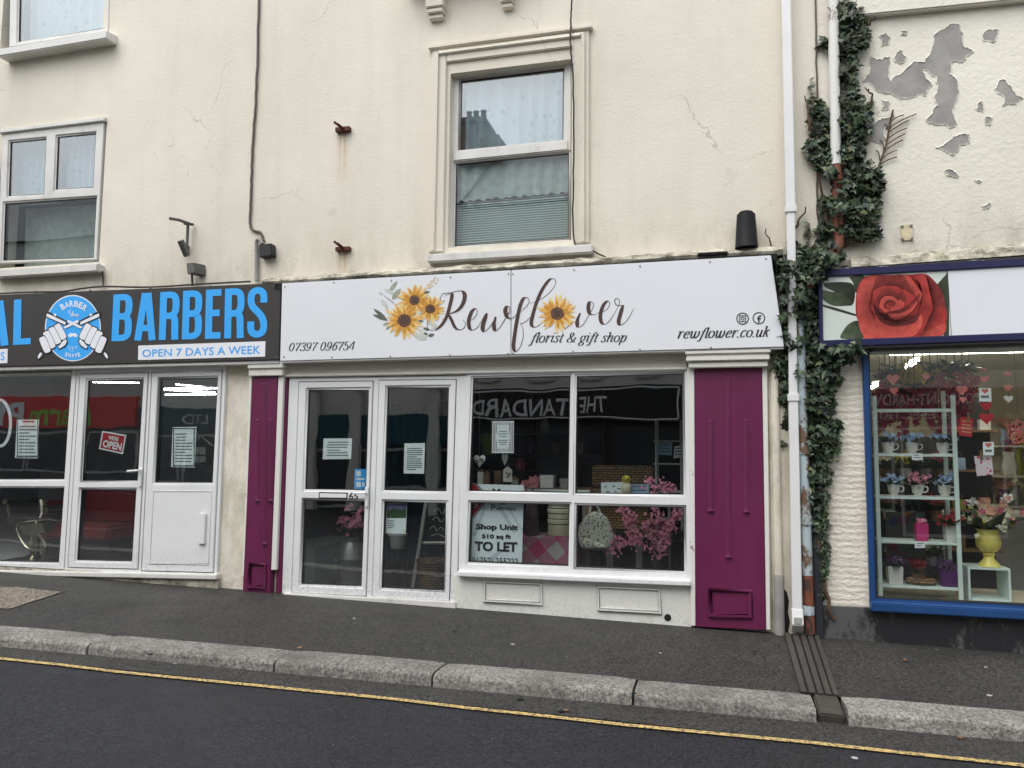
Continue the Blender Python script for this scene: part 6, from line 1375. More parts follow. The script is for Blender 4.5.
# things behind the doors
zb_ = FL+.03; b = Vector((P(351, 575, .55).x, .55, FL)); hh = P(351, 537, .55).z-FL
t = thing('milk_churn', b, 'galvanised metal churn with pink flowers behind the left florist door', 'bucket'); m = M(); m.lathe(b, [(.15, 0), (.155, .01), (.15, .03), (.145, hh*.6), (.15, hh*.62), (.145, hh*.64), (.135, hh*.82), (.09, hh*.92), (.095, hh), (.08, hh)], 28); m.build('churn', MT['zinc'], t)
m = M(); bunch(m, b+Vector((0, 0, hh+.16)), .13, 60, .035, RN, 1.2); m.build('flowers', MT['pink'], t, recalc=False); m = M(); leaves(m, b+Vector((0, 0, hh)), .06, 24, .2, RN, 1.); m.build('leaves', MT['leaf'], t, recalc=False)
for sx in (-1, 1): m = M(); m.tube(smooth([b+Vector((sx*.14, 0, hh*.72)), b+Vector((sx*.19, 0, hh*.7)), b+Vector((sx*.19, 0, hh*.58)), b+Vector((sx*.145, 0, hh*.55))], 5), .01, 6); m.build('handle', MT['zinc'], t)
bb = Vector((P(432, 583, .5).x, .5, FL)); hh = P(432, 559, .5).z-FL
t = thing('wicker_basket', bb, 'round brown wicker basket on the floor behind the right florist door', 'basket'); m = M(); m.lathe(bb, [(.12, 0), (.125, .02), (.15, hh-.03), (.158, hh-.02), (.158, hh), (.14, hh), (.13, .05)], 28); m.build('basket', MT['wicker'], t); m = M(); m.lathe(bb+Vector((0, 0, hh-.035)), [(.152, 0), (.166, .015), (.152, .035)], 28); m.build('rim', MT['wicker'], t)
t = thing('chalkboard_easel', (P(432, 580, .75).x, .8, FL), 'white A frame easel with a dark chalkboard behind the right florist door', 'easel')
m = M(); q = [P(*k, .72) for k in ((428, 503), (446, 500), (446, 541), (424, 541))]; q = [P(*k, .72) for k in ((427.5, 502), (462, 500), (460, 541), (423.5, 541.5))]; m.hexa(q, [p+Vector((0, .02, 0)) for p in q]); m.build('chalkboard', MT['chalk'], t)
m = M()
for st in ([(434,512),(438,508),(442,514),(445,509)], [(432,520),(437,517),(441,522),(445,518)], [(430,529),(434,526),(437,531),(441,527),(444,531)], [(431,536),(438,534),(444,537)]): m.tube(smooth([P(x, y, .718) for x, y in st], 4), .004, 4)
m.build('chalk_writing', MT['chalkline'], t); 
for (pa_, pb_) in (((427, 495), (411.5, 592)), ((462, 495), (472, 592))): m = M(); m.tube([P(*pa_, .7), (P(*pb_, .6).x, .6, FL)], .018, 4); m.build('leg', MT['white_paint'], t)
m = M(); m.tube([P(423, 543, .69), P(464, 543, .69)], .016, 4); m.build('ledge', MT['white_paint'], t)
sb = Vector((P(397, 575, .9).x, .9, FL)); hh = P(397, 548, .9).z-FL
t = thing('plant_stand', sb, 'small dark metal plant stand seen through the right florist door', 'stand'); m = M(); m.lathe(sb+Vector((0, 0, hh-.015)), [(.12, 0), (.12, .015)], 16); m.build('top', MT['black'], t)
for i in range(4): a_ = .8+i*math.pi/2; m = M(); m.tube([sb+Vector((.1*math.cos(a_), .1*math.sin(a_), hh-.01)), sb+Vector((.13*math.cos(a_), .13*math.sin(a_), 0))], .008, 5); m.build('leg', MT['black'], t)
t = thing('flower_pot', sb+Vector((0, 0, hh)), 'cream tapered pot on the dark metal plant stand', 'pot'); m = M(); m.lathe(sb+Vector((0, 0, hh)), [(.07, 0), (.075, .01), (.1, .15), (.09, .15)], 18); m.build('pot', MT['china'], t); m = M(); m.lathe(sb+Vector((0, 0, hh+.13)), [(.1, 0), (.108, .006), (.108, .028), (.1, .03)], 18); m.build('rim', MT['china'], t)
t = thing('side_cabinet', (P(318, 580, .7).x, .9, FL), 'pale low cabinet against the side wall behind the left florist door', 'cabinet'); m = M(); x_ = P(318, 560, .8).x; m.box((x_-.3, .6, FL), (x_+.05, 1.6, FL+.42)); m.build('body', MT['mint'], t, bevel=.006); m = M(); m.box((x_-.31, .59, FL+.421), (x_+.07, 1.62, FL+.45)); m.build('top', MT['white_paint'], t, bevel=.004)
# teal curtains further in
t = thing('curtain', (P(350, 480, 2.5).x, 2.6, FL), 'dark teal curtain hanging deep inside the florist shop behind its doors', 'curtain'); m = M(); xa_, xb_ = P(325, 450, 2.5).x, P(440, 450, 2.5).x; k = 80
m.add([(xa_+(xb_-xa_)*j/k, 2.6+.05*math.sin(j*.9), z_) for z_ in (2.1, FL+.02) for j in range(k+1)], [(j, j+1, k+2+j, k+1+j) for j in range(k)]); m.build('cloth', MT['blind_teal'], t); m = M(); m.tube([(xa_-.1, 2.6, 2.13), (xb_+.1, 2.6, 2.13)], .015, 8); m.build('rail', MT['chrome'], t)

# ================================================================ barber shop inside
BF = zp(-6.5)-.04
t = card('price_list', ((16.7, 419.8), (39, 419.6), (37.4, 458.4), (14.9, 458)), GY, 'paper', 'white price list on the large left barber window', 'notice', lines=9)
m = M()
for q in ((16.9, 420.4, 17.9, 457.5), (37.2, 420.4, 38.3, 457.5)): m.flat([P(a_, b_, GY-.001) for a_, b_ in boxed(q)])
m.flat([P(a_, b_, GY-.001) for a_, b_ in boxed((16.5, 455.5, 37.6, 457.6))]); m.build('border', MT['paper_g'], t, recalc=False); m = M(); m.flat([P(a_, b_, GY-.0012) for a_, b_ in boxed((22, 420.8, 34, 422.3))]); m.build('heading', MT['red'], t, recalc=False)
t = card('price_list', ((172.6, 427.2), (196.4, 426.8), (194.6, 467.4), (171, 467)), GY, 'paper', 'white price list with a dark border on the right barber door', 'notice', lines=10)
m = M()
for q in ((172.9, 427.8, 174.2, 466.5), (193.6, 427.8, 195, 466.5), (173, 427.8, 195.8, 429.2), (172.5, 465, 194.6, 466.6)): m.flat([P(a_, b_, GY-.001) for a_, b_ in boxed(q)])
m.build('border', MT['paper_g'], t, recalc=False)
OQ = ((102.3, 430.8), (126.2, 435), (122.7, 454.2), (98.9, 448.8))
t = card('open_sign', OQ, GY, 'paper', "tilted red and white WE'RE OPEN sign on the left barber door", 'sign'); sq_ = lambda u0, v0, u1, v1: [tuple(bil(OQ, u, v)) for u, v in ((u0, v1), (u1, v1), (u1, v0), (u0, v0))]
m = M(); m.flat([P(*k, GY-.001) for k in sq_(.05, .07, .95, .93)]); m.build('red_panel', MT['red'], t, recalc=False)
printed(t, 'white_vinyl', [("WE'RE", sq_(.3, .6, .72, .82)), ('OPEN', sq_(.12, .14, .9, .54))], GY-.002, 'lettering', .035)
m = M(); 
for i in range(0, 1):
    pts = [Vector((0+10.5*math.cos(R(a_)), 423+23*math.sin(R(a_)))) for a_ in range(-105, 106, 7)]
    ribbon(m, pts, lambda d, t_: 3.0, lambda p, off: P(p.x, p.y, .012+off))
t = thing('window_decal', P(5, 445, .012), 'thick white curved stroke of a vinyl decal on the barber window at the left edge', 'decal'); m.build('decal_stroke', MT['white_vinyl'], t, recalc=False)
# barber chair: seat, back, arms, chrome foot frame and pedestal
cbx = Vector((P(34, 560, 1.0).x, 1.0, BF))
t = thing('barber_chair', cbx, 'black barber chair with a patterned chrome footrest behind the left barber window', 'chair')
m = M(); m.lathe(cbx, [(.3, 0), (.31, .02), (.1, .05), (.06, .08), (.055, .42), (.14, .45)], 24); m.build('pedestal', MT['chrome'], t)
m = M(); m.box(cbx+Vector((-.27, -.22, .45)), cbx+Vector((.27, .3, .58))); m.build('seat', MT['blackleather'], t, bevel=.04, seg=3)
m = M(); m.hexa([cbx+Vector(k) for k in ((-.27,.24,1.15), (.27,.24,1.15), (.27,.2,.55), (-.27,.2,.55))], [cbx+Vector(k) for k in ((-.25,.42,1.15), (.25,.42,1.15), (.27,.34,.55), (-.27,.34,.55))]); m.build('backrest', MT['blackleather'], t, bevel=.05, seg=3)
for sx in (-1, 1): m = M(); m.box(cbx+Vector((sx*.3-.04, -.2, .7)), cbx+Vector((sx*.3+.04, .28, .76))); m.tube([cbx+Vector((sx*.3, -.15, .7)), cbx+Vector((sx*.28, -.12, .5))], .02, 8); m.build('armrest', MT['chrome'], t, bevel=.012)
m = M(); m.tube(smooth([P(41, 500, .75), P(42, 515, .7), P(36, 527, .65), P(45, 545, .62), P(44, 556, .6)], 6), .02, 8); m.tube(smooth([P(60, 521, .62), P(42, 519, .66), P(17, 525, .62), P(27, 548, .6), P(46, 549, .6)], 6), .018, 8); m.build('foot_frame', MT['chrome'], t)
m = M(); q = [P(*k, .62) for k in ((17, 526), (42, 523), (45, 533), (22, 536))]; m.hexa(q, [p+Vector((0, .15, .03)) for p in q]); m.build('footrest', MT['chrome'], t, bevel=.008)
# red waiting bench
t = thing('waiting_bench', (P(95, 540, 1.1).x, 1.2, BF), 'red leather waiting bench seen through the left barber door', 'bench'); xa_, xb_ = P(50, 500, 1.1).x, P(119, 500, 1.1).x
m = M(); m.box((xa_, .95, BF+.28), (xb_, 1.5, BF+.46)); m.build('seat', MT['leather'], t, bevel=.04, seg=3); m = M(); m.box((xa_, 1.43, BF+.44), (xb_, 1.6, BF+.86)); m.build('backrest', MT['leather'], t, bevel=.04, seg=3); m = M(); m.box((xa_+.03, 1.0, BF), (xb_-.03, 1.46, BF+.28)); m.build('base', MT['blackleather'], t)
# counter with mirror lights
t = thing('counter', (P(185, 540, 2.6).x, 2.6, BF), 'grey work counter deep inside the barber shop behind the right door', 'counter'); xa_, xb_ = P(130, 500, 2.6).x, P(214, 500, 2.6).x; m = M(); m.box((xa_, 2.5, BF), (xb_, 3., BF+.8)); m.build('cabinet', MT['bare'], t, bevel=.006); m = M(); m.box((xa_-.02, 2.47, BF+.8), (xb_+.02, 3.02, BF+.84)); m.build('worktop', MT['white_paint'], t, bevel=.005)
for k, (p0, p1, Y0, Y1) in enumerate((((162, 392), (219, 385), 1.3, 1.3), ((160, 388), (215, 394), 2., 2.6), ((165, 398), (216, 391), 3., 3.), ((92, 381), (139, 384), 1.4, 1.6), ((176, 383), (216, 389.5), 1.6, 2.2))):
    a_, b_ = P(*p0, Y0), P(*p1, Y1); a_.z = b_.z = min((a_.z+b_.z)/2, 2.66)
    t = thing('led_strip', (a_+b_)/2, ('lit white ceiling strip nearest the right barber door', 'long slanting lit ceiling strip in the barber shop', 'rearmost lit ceiling strip in the barber shop', 'lit ceiling strip at the top of the left barber door', 'short slanting lit ceiling strip at the right in the barber shop')[k], 'lamp'); m = M(); m.tube([a_, b_], .0055, 6); m.build('tube', MT['led'], t); m = M(); d = Vector((0, 0, .014)); m.tube([a_+d, b_+d], .012, 4); m.build('housing', MT['white_paint'], t)

# ================================================================ right shop inside
# mint ladder shelf
SY = .26
L0 = P(877.5, 500, SY).x; L1 = P(957, 500, SY).x; zf = zp(1.6)-.1
shz = [P(915, y, SY).z for y in (410.5, 454, 496.8, 541.5, 586)]
t = thing('ladder_shelf', ((L0+L1)/2, SY+.15, GP.pt(0, 1).z+.05), 'mint green open shelf unit with tiers of cups and pots in the right shop window', 'shelf')
zdk = GP.pt(0, 1).z+.06
ztop = P(875, 396, SY).z
for xx in (L0, L1):
    for yy, zt in ((SY, ztop), (SY+.28, ztop+.06)): m = M(); m.box((xx-.017, yy-.012, zdk), (xx+.017, yy+.012, zt)); m.build('post', MT['mint'], t, bevel=.003)
m = M(); m.box((L0, SY-.01, shz[0]-.015), (L1, SY+.01, shz[0]+.015)); m.build('top_rail', MT['mint'], t, bevel=.003)
for z_ in shz[1:]: m = M(); m.box((L0+.018, SY-.012, z_-.022), (L1-.018, SY+.28, z_)); m.build('shelf_board', MT['mint'], t, bevel=.003)
t = thing('display_deck', ((L0+L1)/2+1, .6, zdk-.1), 'pale window deck carrying the mint shelf unit and the yellow vase stand', 'shelf'); m = M(); m.box((hg[0]+.02, .06, zdk-.04), (4.5, 1.0, zdk)); m.build('deck', MT['room_beige'], t); m = M(); m.box((hg[0]+.02, .95, zf), (4.5, 1.0, zdk-.041)); m.build('back_panel', MT['room_beige'], t)
def sh(px, k, Y=.34): return Vector((P(px, 500, Y).x, Y, shz[k]))
for k, px, fl_, lb in ((1, 890, 'bluefl', 'leftmost white cup of pale blue flowers on the tier under the wisteria'), (1, 914, 'bluefl', 'middle white cup of pale blue flowers on the tier under the wisteria'), (1, 945, 'bluefl', 'rightmost white cup of pale blue flowers on the tier under the wisteria'), (2, 894, 'bluefl', 'leftmost white cup, with blue flowers, on the second tier of the mint shelf'), (2, 918, 'pink', 'white cup with pink flowers in the middle of the second tier of the mint shelf'), (2, 945, 'bluefl', 'rightmost white cup, with blue flowers, on the second tier of the mint shelf')):
    potted('flower_cup', sh(px, k), ('cup', .05, .1), 'china', fl_, lb, 'flower cup', 'flower cups on the mint shelf', fr=.07, nf=34, fs=.022, nl=26)
potted('flower_pot', sh(920, 3), ('box', .1, .15), 'magenta', 'pink', 'magenta square pot with one pink bloom on the third tier of the mint shelf', fr=.03, nf=34, fs=.02, nl=4)
potted('flower_pot', sh(950, 3), ('box', .11, .14), 'china', 'redfl', 'white square pot with red flowers on the third tier of the mint shelf', fr=.08, nf=54, fs=.019, nl=34)
potted('flower_pot', sh(892, 4), ('box', .12, .15), 'china', 'purplefl', 'white square pot with dark purple flowers on the lowest tier of the mint shelf', fr=.08, nf=54, fs=.02, nl=34)
potted('flower_pot', sh(944, 4), ('box', .125, .14), 'plum', 'purplefl', 'plum square pot with a purple bloom on the lowest tier of the mint shelf', fr=.055, nf=50, fs=.022, nl=22)
b = sh(918, 4, .36); t = thing('wicker_ring', b, 'brown wicker ring basket lying on the lowest tier of the mint shelf', 'basket'); m = M(); m.tube([b+Vector((.1*math.cos(a_*.4), .07*math.sin(a_*.4), .03)) for a_ in range(17)], .025, 8); m.build('ring', MT['wicker'], t); m = M(); m.lathe(b, [(.08, .004), (.08, .012)], 14, 1, .7); m.build('base', MT['wicker'], t)
b = sh(916, 4, .46)+Vector((0, 0, 0)); potted('flower_pot', b, ('lathe', [(.05, 0), (.06, .08)]), 'wood', 'redfl', 'small brown pot with bright red flowers behind the wicker ring', fr=.06, fh=.05, nf=50, fs=.022, nl=14)
for (x, k, lb) in ((917.5, 1, 'small white price tag under the first tier of cups on the mint shelf'), (920, 3, 'small white price tag under the third tier of the mint shelf')):
    y = {1: 455, 3: 543}[k]; t = card('price_tag', ((x-5.2, y-1), (x+5.2, y-1), (x+5.2, y+5), (x-5.2, y+5)), SY-.02, 'paper', lb, 'tag', lines=2)
# big floral print standing behind the shelf
t = card('fabric_panel', ((886, 512), (925, 512), (926, 572), (887, 572)), .62, 'bigfloral', 'bold multicoloured floral panel standing behind the mint shelf', 'panel', th=.02); m = M(); q = [P(*k, .615) for k in ((886, 572), (926, 572), (926, 574), (886, 574))]; m.hexa(q, [p+Vector((0, .03, 0)) for p in q]); m.build('base_rail', MT['wood'], t)
# yellow vase on the mint cube
ca, cb2 = P(969, 600, .3), P(1012, 600, .3); cz = P(990, 568, .3).z
t = thing('cube_stand', ((ca.x+cb2.x)/2, .45, zdk), 'open fronted mint cube stand under the yellow vase', 'stand'); m = M(); th = .018; x0, x1 = ca.x, cb2.x
m.box((x0, .3, zdk), (x0+th, .58, cz)); m.box((x1-th, .3, zdk), (x1, .58, cz)); m.box((x0+th, .3, cz-th), (x1-th, .58, cz)); m.box((x0+th, .3, zdk), (x1-th, .58, zdk+th)); m.build('cube', MT['mint'], t, bevel=.003)
vb = Vector((P(989, 560, .42).x, .42, cz)); k_ = (P(989, 487+41, .42).z-cz)
vh = P(989, 529, .42).z-cz
t = thing('yellow_vase', vb, 'yellow ceramic urn vase full of mixed flowers on the mint cube stand', 'vase'); m = M(); m.lathe(vb, [(.085, 0), (.082, .015), (.042, .06), (.038, .085), (.05, .1), (.038, .118), (.06, vh*.4), (.092, vh*.54), (.097, vh*.66), (.084, vh*.84), (.076, vh*.93), (.09, vh)], 28); m.build('vase', MT['yellowcer'], t)
rnd = random.Random(8)
for mat, n, R_, fs, dz in (('peachfl', 30, .13, .042, .13), ('creamfl', 34, .15, .036, .06), ('wist', 20, .17, .03, .1), ('yellowfl', 14, .18, .024, .08)):
    m = M()
    for _ in range(n): blossom(m, vb+Vector((rnd.gauss(0, R_*.75), rnd.gauss(-.02, .07), vh+dz+rnd.gauss(0, .05))), fs*rnd.uniform(.7, 1.2), rnd, 6)
    m.build('flowers', MT[mat], t, recalc=False)
m = M(); leaves(m, vb+Vector((0, 0, vh)), .12, 50, .26, rnd, .5); m.build('leaves', MT['leaf'], t, recalc=False)
m = M(); st_ = M()
for px, py in ((968, 502), (972, 500), (977, 504), (1000, 508), (1004, 498), (1008, 496), (1003, 506), (1001, 512)):
    p = P(px, py, .42); blossom(m, p, .035, rnd, 5); blossom(m, p+Vector((.02, 0, -.02)), .03, rnd, 5); st_.tube([vb+Vector((0, 0, vh)), (p+vb+Vector((0, 0, vh)))/2+Vector((0, 0, .04)), p], .003, 4)
m.build('orchid_blooms', MT['china'], t, recalc=False); st_.build('stems', MT['leaf'], t)
# wisteria garlands
rnd = random.Random(21)
for k, (px, y0_, y1_) in enumerate(((880, 385, 432), (890, 380, 415), (903, 392, 440), (915, 386, 425), (924, 392, 412), (941, 375, 440), (962, 372, 425), (897, 388, 420), (886, 392, 425), (909, 390, 418), (931, 384, 428), (948, 380, 436), (955, 384, 415), (970, 378, 402))):
    t = thing('wisteria_garland', P(px, y0_, .75), 'garland of pink wisteria hanging behind the mint shelf in the right shop window', 'flowers', 'wisteria garlands'); m = M(); fl = M(); n = int((y1_-y0_)*1.6)
    q = [P(px+math.sin(i*.7)*1.2, y0_+(y1_-y0_)*i/12, .75) for i in range(13)]; top = Vector((q[0].x, .75, 2.6)); m.tube([top]+q, .004, 4)
    for i in range(n): f = i/n; p = P(px, y0_+(y1_-y0_)*f, .75); w_ = .05*(1-f*.6); blossom(fl, p+Vector((rnd.gauss(0, w_), rnd.gauss(0, w_), 0)), rnd.uniform(.02, .035), rnd)
    fl.build('blooms', MT['wist'], t, recalc=False); m.build('vine', MT['leaf'], t)
t = thing('hanging_bouquet', P(914, 383, .9), 'big bunch of yellow blossom hanging from the ceiling in the right shop window', 'flowers'); m = M(); bunch(m, P(914, 378, .9), .17, 160, .035, rnd, .6); m.build('blooms', MT['yellowfl'], t, recalc=False); m = M(); leaves(m, P(914, 386, .9), .15, 60, .22, rnd, -.1); m.tube([P(914, 376, .9), Vector((P(914, 376, .9).x, .9, 2.6))], .006, 5); m.build('stems', MT['leaf'], t, recalc=False)
t = thing('hanging_greenery', P(940, 372, .95), 'loose green foliage hanging from the ceiling right of the yellow blossom', 'plant'); m = M(); fol = M()
for px, py in ((930, 366), (938, 370), (946, 365), (955, 368), (963, 366), (885, 372), (895, 368)):
    p = P(px, py, .95); leaves(fol, p, .12, 46, .17, rnd, -.2); m.tube([p, Vector((p.x, .95, 2.6))], .004, 4)
fol.build('leaves', MT['leaf'], t, recalc=False); m.build('stems', MT['stem'], t)
for k, (px, py, mat, nm) in enumerate(((1005, 445, 'bluefl', 'pale blue'), (1016, 445, 'redfl', 'red'), (1010, 475, 'china', 'white'), (1019, 475, 'lime', 'lime'), (1003, 505, 'plum', 'plum'), (1015, 505, 'zinc', 'grey'), (930, 475, 'yellowcer', 'yellow'), (908, 475, 'china', 'cream'), (900, 505, 'navy', 'navy'), (935, 505, 'wood', 'brown'))):
    b = P(px, py, 4.3); r_ = .06+.02*(k % 3); h_ = .2+.05*(k % 4); t = thing('stock_vase', b, f'{nm} stock vase on the far shelves of the right shop', 'vase', 'vases on the far shelves'); m = M(); m.lathe(b, [(r_*.7, 0), (r_, h_*.35), (r_*.6, h_*.75), (r_*.8, h_)], 14); m.build('vase', MT[mat], t); m = M(); bunch(m, b+Vector((0, 0, h_+.08)), .1, 26, .04, rnd, .9); m.build('flowers', MT[('peachfl', 'creamfl', 'wist', 'yellowfl')[k % 4]], t, recalc=False)
# dark rack of plants behind the mint shelf
t = thing('plant_rack', (P(912, 560, 1.2).x, 1.3, zf), 'dark rack of bushy plants standing behind the mint shelf', 'rack'); xa_, xb_ = P(877, 500, 1.2).x, P(949, 500, 1.2).x
m = M(); m.box((xa_, 1.45, zf), (xb_, 1.48, P(912, 436, 1.2).z)); m.build('back_panel', MT['room_dark'], t)
for y in (478, 520, 566): m = M(); z_ = P(912, y, 1.2).z; m.box((xa_, 1.2, z_-.02), (xb_, 1.45, z_)); m.build('shelf_board', MT['black'], t)
for k, (px, py, fl_, nm) in enumerate(((886, 478, 'creamfl', 'cream'), (905, 478, 'yellowfl', 'yellow'), (925, 478, 'leaf', 'leafy'), (941, 478, 'wist', 'pink'), (890, 520, 'peachfl', 'peach'), (910, 520, 'leaf', 'trailing leafy'), (934, 520, 'redfl', 'red'), (900, 566, 'bluefl', 'blue'), (930, 566, 'creamfl', 'white'))):
    b = P(px, py, 1.3); potted('shelf_plant', b, ('lathe', [(.05, 0), (.065, .1), (.06, .1)]), ('wood', 'china', 'zinc')[k % 3], fl_, f'{nm} potted plant on the {("upper", "middle", "lower")[(478, 520, 566).index(py)]} board of the dark plant rack', 'potted plant', 'plants on the dark rack', fr=.1, fh=.03, nf=40, fs=.022, nl=60)
# strings of hearts
for k, (hs_, lb) in enumerate(((((893, 380, 11), (894, 391.5, 7.5)), 'pair of coral paper hearts on a string left of the yellow blossom'), (((926, 377.5, 7),), 'single coral paper heart right of the yellow blossom'), (((962, 391, 9.5), (963, 400, 6)), 'pair of coral paper hearts above the dark red card'), (((984, 370, 4.5), (984.5, 379.5, 7.5), (986, 407, 9), (986.5, 419, 12)), 'long string of red hearts with a white card in its middle'), (((1007.5, 374.5, 5.5), (1008, 388.5, 6.5), (1008.5, 399.5, 7.5)), 'string of three coral and cream hearts at the right of the shop window'))):
    Y = .1; t = thing('heart_string', P(hs_[-1][0], hs_[-1][1], Y), lb, 'hearts', 'strings of paper hearts')
    for j, (x, y, s_) in enumerate(hs_):
        p = P(x, y, Y); w_ = s_/770*7.1; m = M(); m.prism(heart_pts(p.x, p.z, w_, w_*.95, Y-.002), (0, .004, 0)); m.build('heart', MT['white_heart' if (k == 4 and j == 2) else ('red' if k == 3 and j > 1 else 'pinkred')], t)
    m = M(); p0 = P(hs_[-1][0], hs_[-1][1], Y); m.tube([p0+Vector((0, .001, .02)), Vector((P(*hs_[0][:2], Y).x, Y+.001, 2.33))], .0007, 4); m.build('string', MT['paper_g'], t)
for q, mat, lb in ((((979, 388), (991, 388), (991.5, 401.5), (979.5, 401.5)), 'paper', 'upper white card with a small coral heart on the long heart string'), (((983, 442), (993.8, 442), (994, 455.2), (983.2, 455.2)), 'paper', 'lower white card with a small coral heart pegged above the heart patterned card')):
    t = card('heart_card', q, .095, mat, lb, 'card'); x = (q[0][0]+q[1][0])/2; y = q[0][1]+3.5; p = P(x, y, .094); m = M(); m.flat(heart_pts(p.x, p.z, .05, .045, .0935)); m.build('heart_print', MT['pinkred'], t, recalc=False); m = M(); m.flat([P(a_, b_, .0935) for a_, b_ in boxed((q[0][0]+2, y+4, q[1][0]-2, y+6.5))]); m.build('text_lines', MT['paper_g'], t, recalc=False)
def peg(t, px, py, Y): m = M(); a_ = P(px, py, Y); m.box((a_.x-.009, Y-.012, a_.z-.05), (a_.x+.009, Y+.008, a_.z+.03)); m.build('peg', MT['wood'], t, bevel=.003)
t = card('greeting_card', ((960.5, 417), (973.5, 418.5), (972, 437), (959, 435.5)), .12, 'red', 'dark red card with pale writing pegged beside the mint shelf', 'card', lines=4, linemat='peachfl'); peg(t, 968, 416, .12)
t = card('greeting_card', ((974, 456.3), (991.5, 454.8), (993.5, 474.5), (977, 476.3)), .12, 'heartprint', 'white card printed with red hearts pegged below the lower white card', 'card'); peg(t, 981, 454, .12)
# coral wire flower at the right edge
t = thing('rose_wreath', P(1018, 445, .3), 'coral wreath of looped ribbon hanging at the right edge of the shop window', 'wreath'); m = M()
for i in range(7):
    a_ = i*.9; cpt = P(1018+5*math.cos(a_), 432+6*math.sin(a_), .3); m.tube([cpt+Vector((.045*math.cos(j*.55), .0, .045*math.sin(j*.55))) for j in range(13)], .006, 5)
m.build('loops', MT['pinkred'], t); m = M(); m.tube([P(1018, 428, .3), Vector((P(1018, 428, .3).x, .3, 2.4))], .002, 4); m.build('cord', MT['paper_g'], t)
# shelving and counter inside, lit tubes
t = thing('shop_counter', (P(1000, 560, 2.6).x, 2.8, zf), 'dim counter deep inside the right shop behind the yellow vase', 'counter'); xa_, xb_ = P(930, 540, 2.6).x, P(1075, 540, 2.6).x; m = M(); m.box((xa_, 2.6, zf), (xb_, 3.2, zf+.95)); m.build('body', MT['room_grey'], t); m = M(); m.box((xa_-.03, 2.57, zf+.95), (xb_+.03, 3.23, zf+.99)); m.build('worktop', MT['white_paint'], t)
t = thing('dark_rack', (P(965, 500, 1.7).x, 1.8, zf), 'dark blue gift rack standing behind the hearts in the right shop', 'rack'); xa_, xb_ = P(950, 460, 1.7).x, P(1000, 460, 1.7).x
m = M(); m.box((xa_, 1.95, zf), (xb_, 1.98, P(970, 395, 1.7).z)); m.build('back_panel', MT['gasket'], t)
for y in (430, 470, 510, 550): m = M(); z_ = P(970, y, 1.7).z; m.box((xa_, 1.7, z_-.02), (xb_, 1.95, z_)); m.build('shelf_board', MT['wood'], t)
rnd = random.Random(4); gn = ('red', 'china', 'bluefl', 'plum', 'lime', 'peachfl', 'wood', 'navy')
gl_ = ('red', 'white', 'pale blue', 'plum', 'lime', 'peach', 'brown', 'navy')
for i in range(8):
    y = (430, 470, 510, 550)[i//2]; px = (960, 985)[i % 2]; b = P(px, y, 1.78); h = rnd.uniform(.1, .16); t = thing('gift_bag', b, f'{gl_[i]} gift bag on the dark rack behind the hearts in the right shop', 'bag', 'gift bags on the dark rack'); m = M(); m.box((b.x-.05, 1.76, b.z), (b.x+.05, 1.84, b.z+h)); m.build('bag', MT[gn[i]], t, bevel=.004); m = M(); m.tube(smooth([b+Vector((-.025, 0, h)), b+Vector((-.015, 0, h+.05)), b+Vector((.015, 0, h+.05)), b+Vector((.025, 0, h))], 4), .003, 4); m.build('handles', MT['wood'], t)
t = thing('wall_shelves', (P(905, 480, 3.5).x, 4.3, zf), 'pale shelves of stock against the back wall of the right shop', 'shelf'); xa_, xb_ = P(880, 450, 4.2).x, P(1070, 450, 4.2).x
for y in (445, 475, 505): m = M(); z_ = P(970, y, 4.2).z; m.box((xa_, 4.2, z_-.025), (xb_, 4.55, z_)); m.build('shelf_board', MT['white_paint'], t)
m = M()
for xx in (xa_, (xa_+xb_)/2, xb_): m.box((xx-.02, 4.5, zf), (xx+.02, 4.55, 2.2))
m.build('uprights', MT['white_paint'], t)
for k, (p0, p1, Y0, Y1, z_, lb) in enumerate((((889, 357.5), (1075, 345), 1.15, 1.15, None, 'long lit fluorescent tube just under the ceiling at the front of the right shop'), ((907, 367), (917.5, 361), 2.6, 1.9, None, 'short lit fluorescent tube slanting back behind the yellow blossom'), ((867, 390), (877, 384), 3.2, 2.4, None, 'short lit fluorescent tube at the far left inside the right shop'))):
    a_, b_ = P(*p0, Y0), P(*p1, Y1); z_ = (a_.z+b_.z)/2; a_.z = b_.z = min(z_, 2.56); t = thing('tube_light', (a_+b_)/2, lb, 'lamp'); m = M(); m.tube([a_, b_], .02, 8); m.build('tube', MT['tube'], t); m = M(); d = (b_-a_).normalized(); s_ = d.cross(Vector((0, 0, 1)))*.03; u = Vector((0, 0, .03))
    m.hexa([a_+s_+u, b_+s_+u, b_+s_+u*1.6, a_+s_+u*1.6], [a_-s_+u, b_-s_+u, b_-s_+u*1.6, a_-s_+u*1.6]); m.build('housing', MT['white_paint'], t)
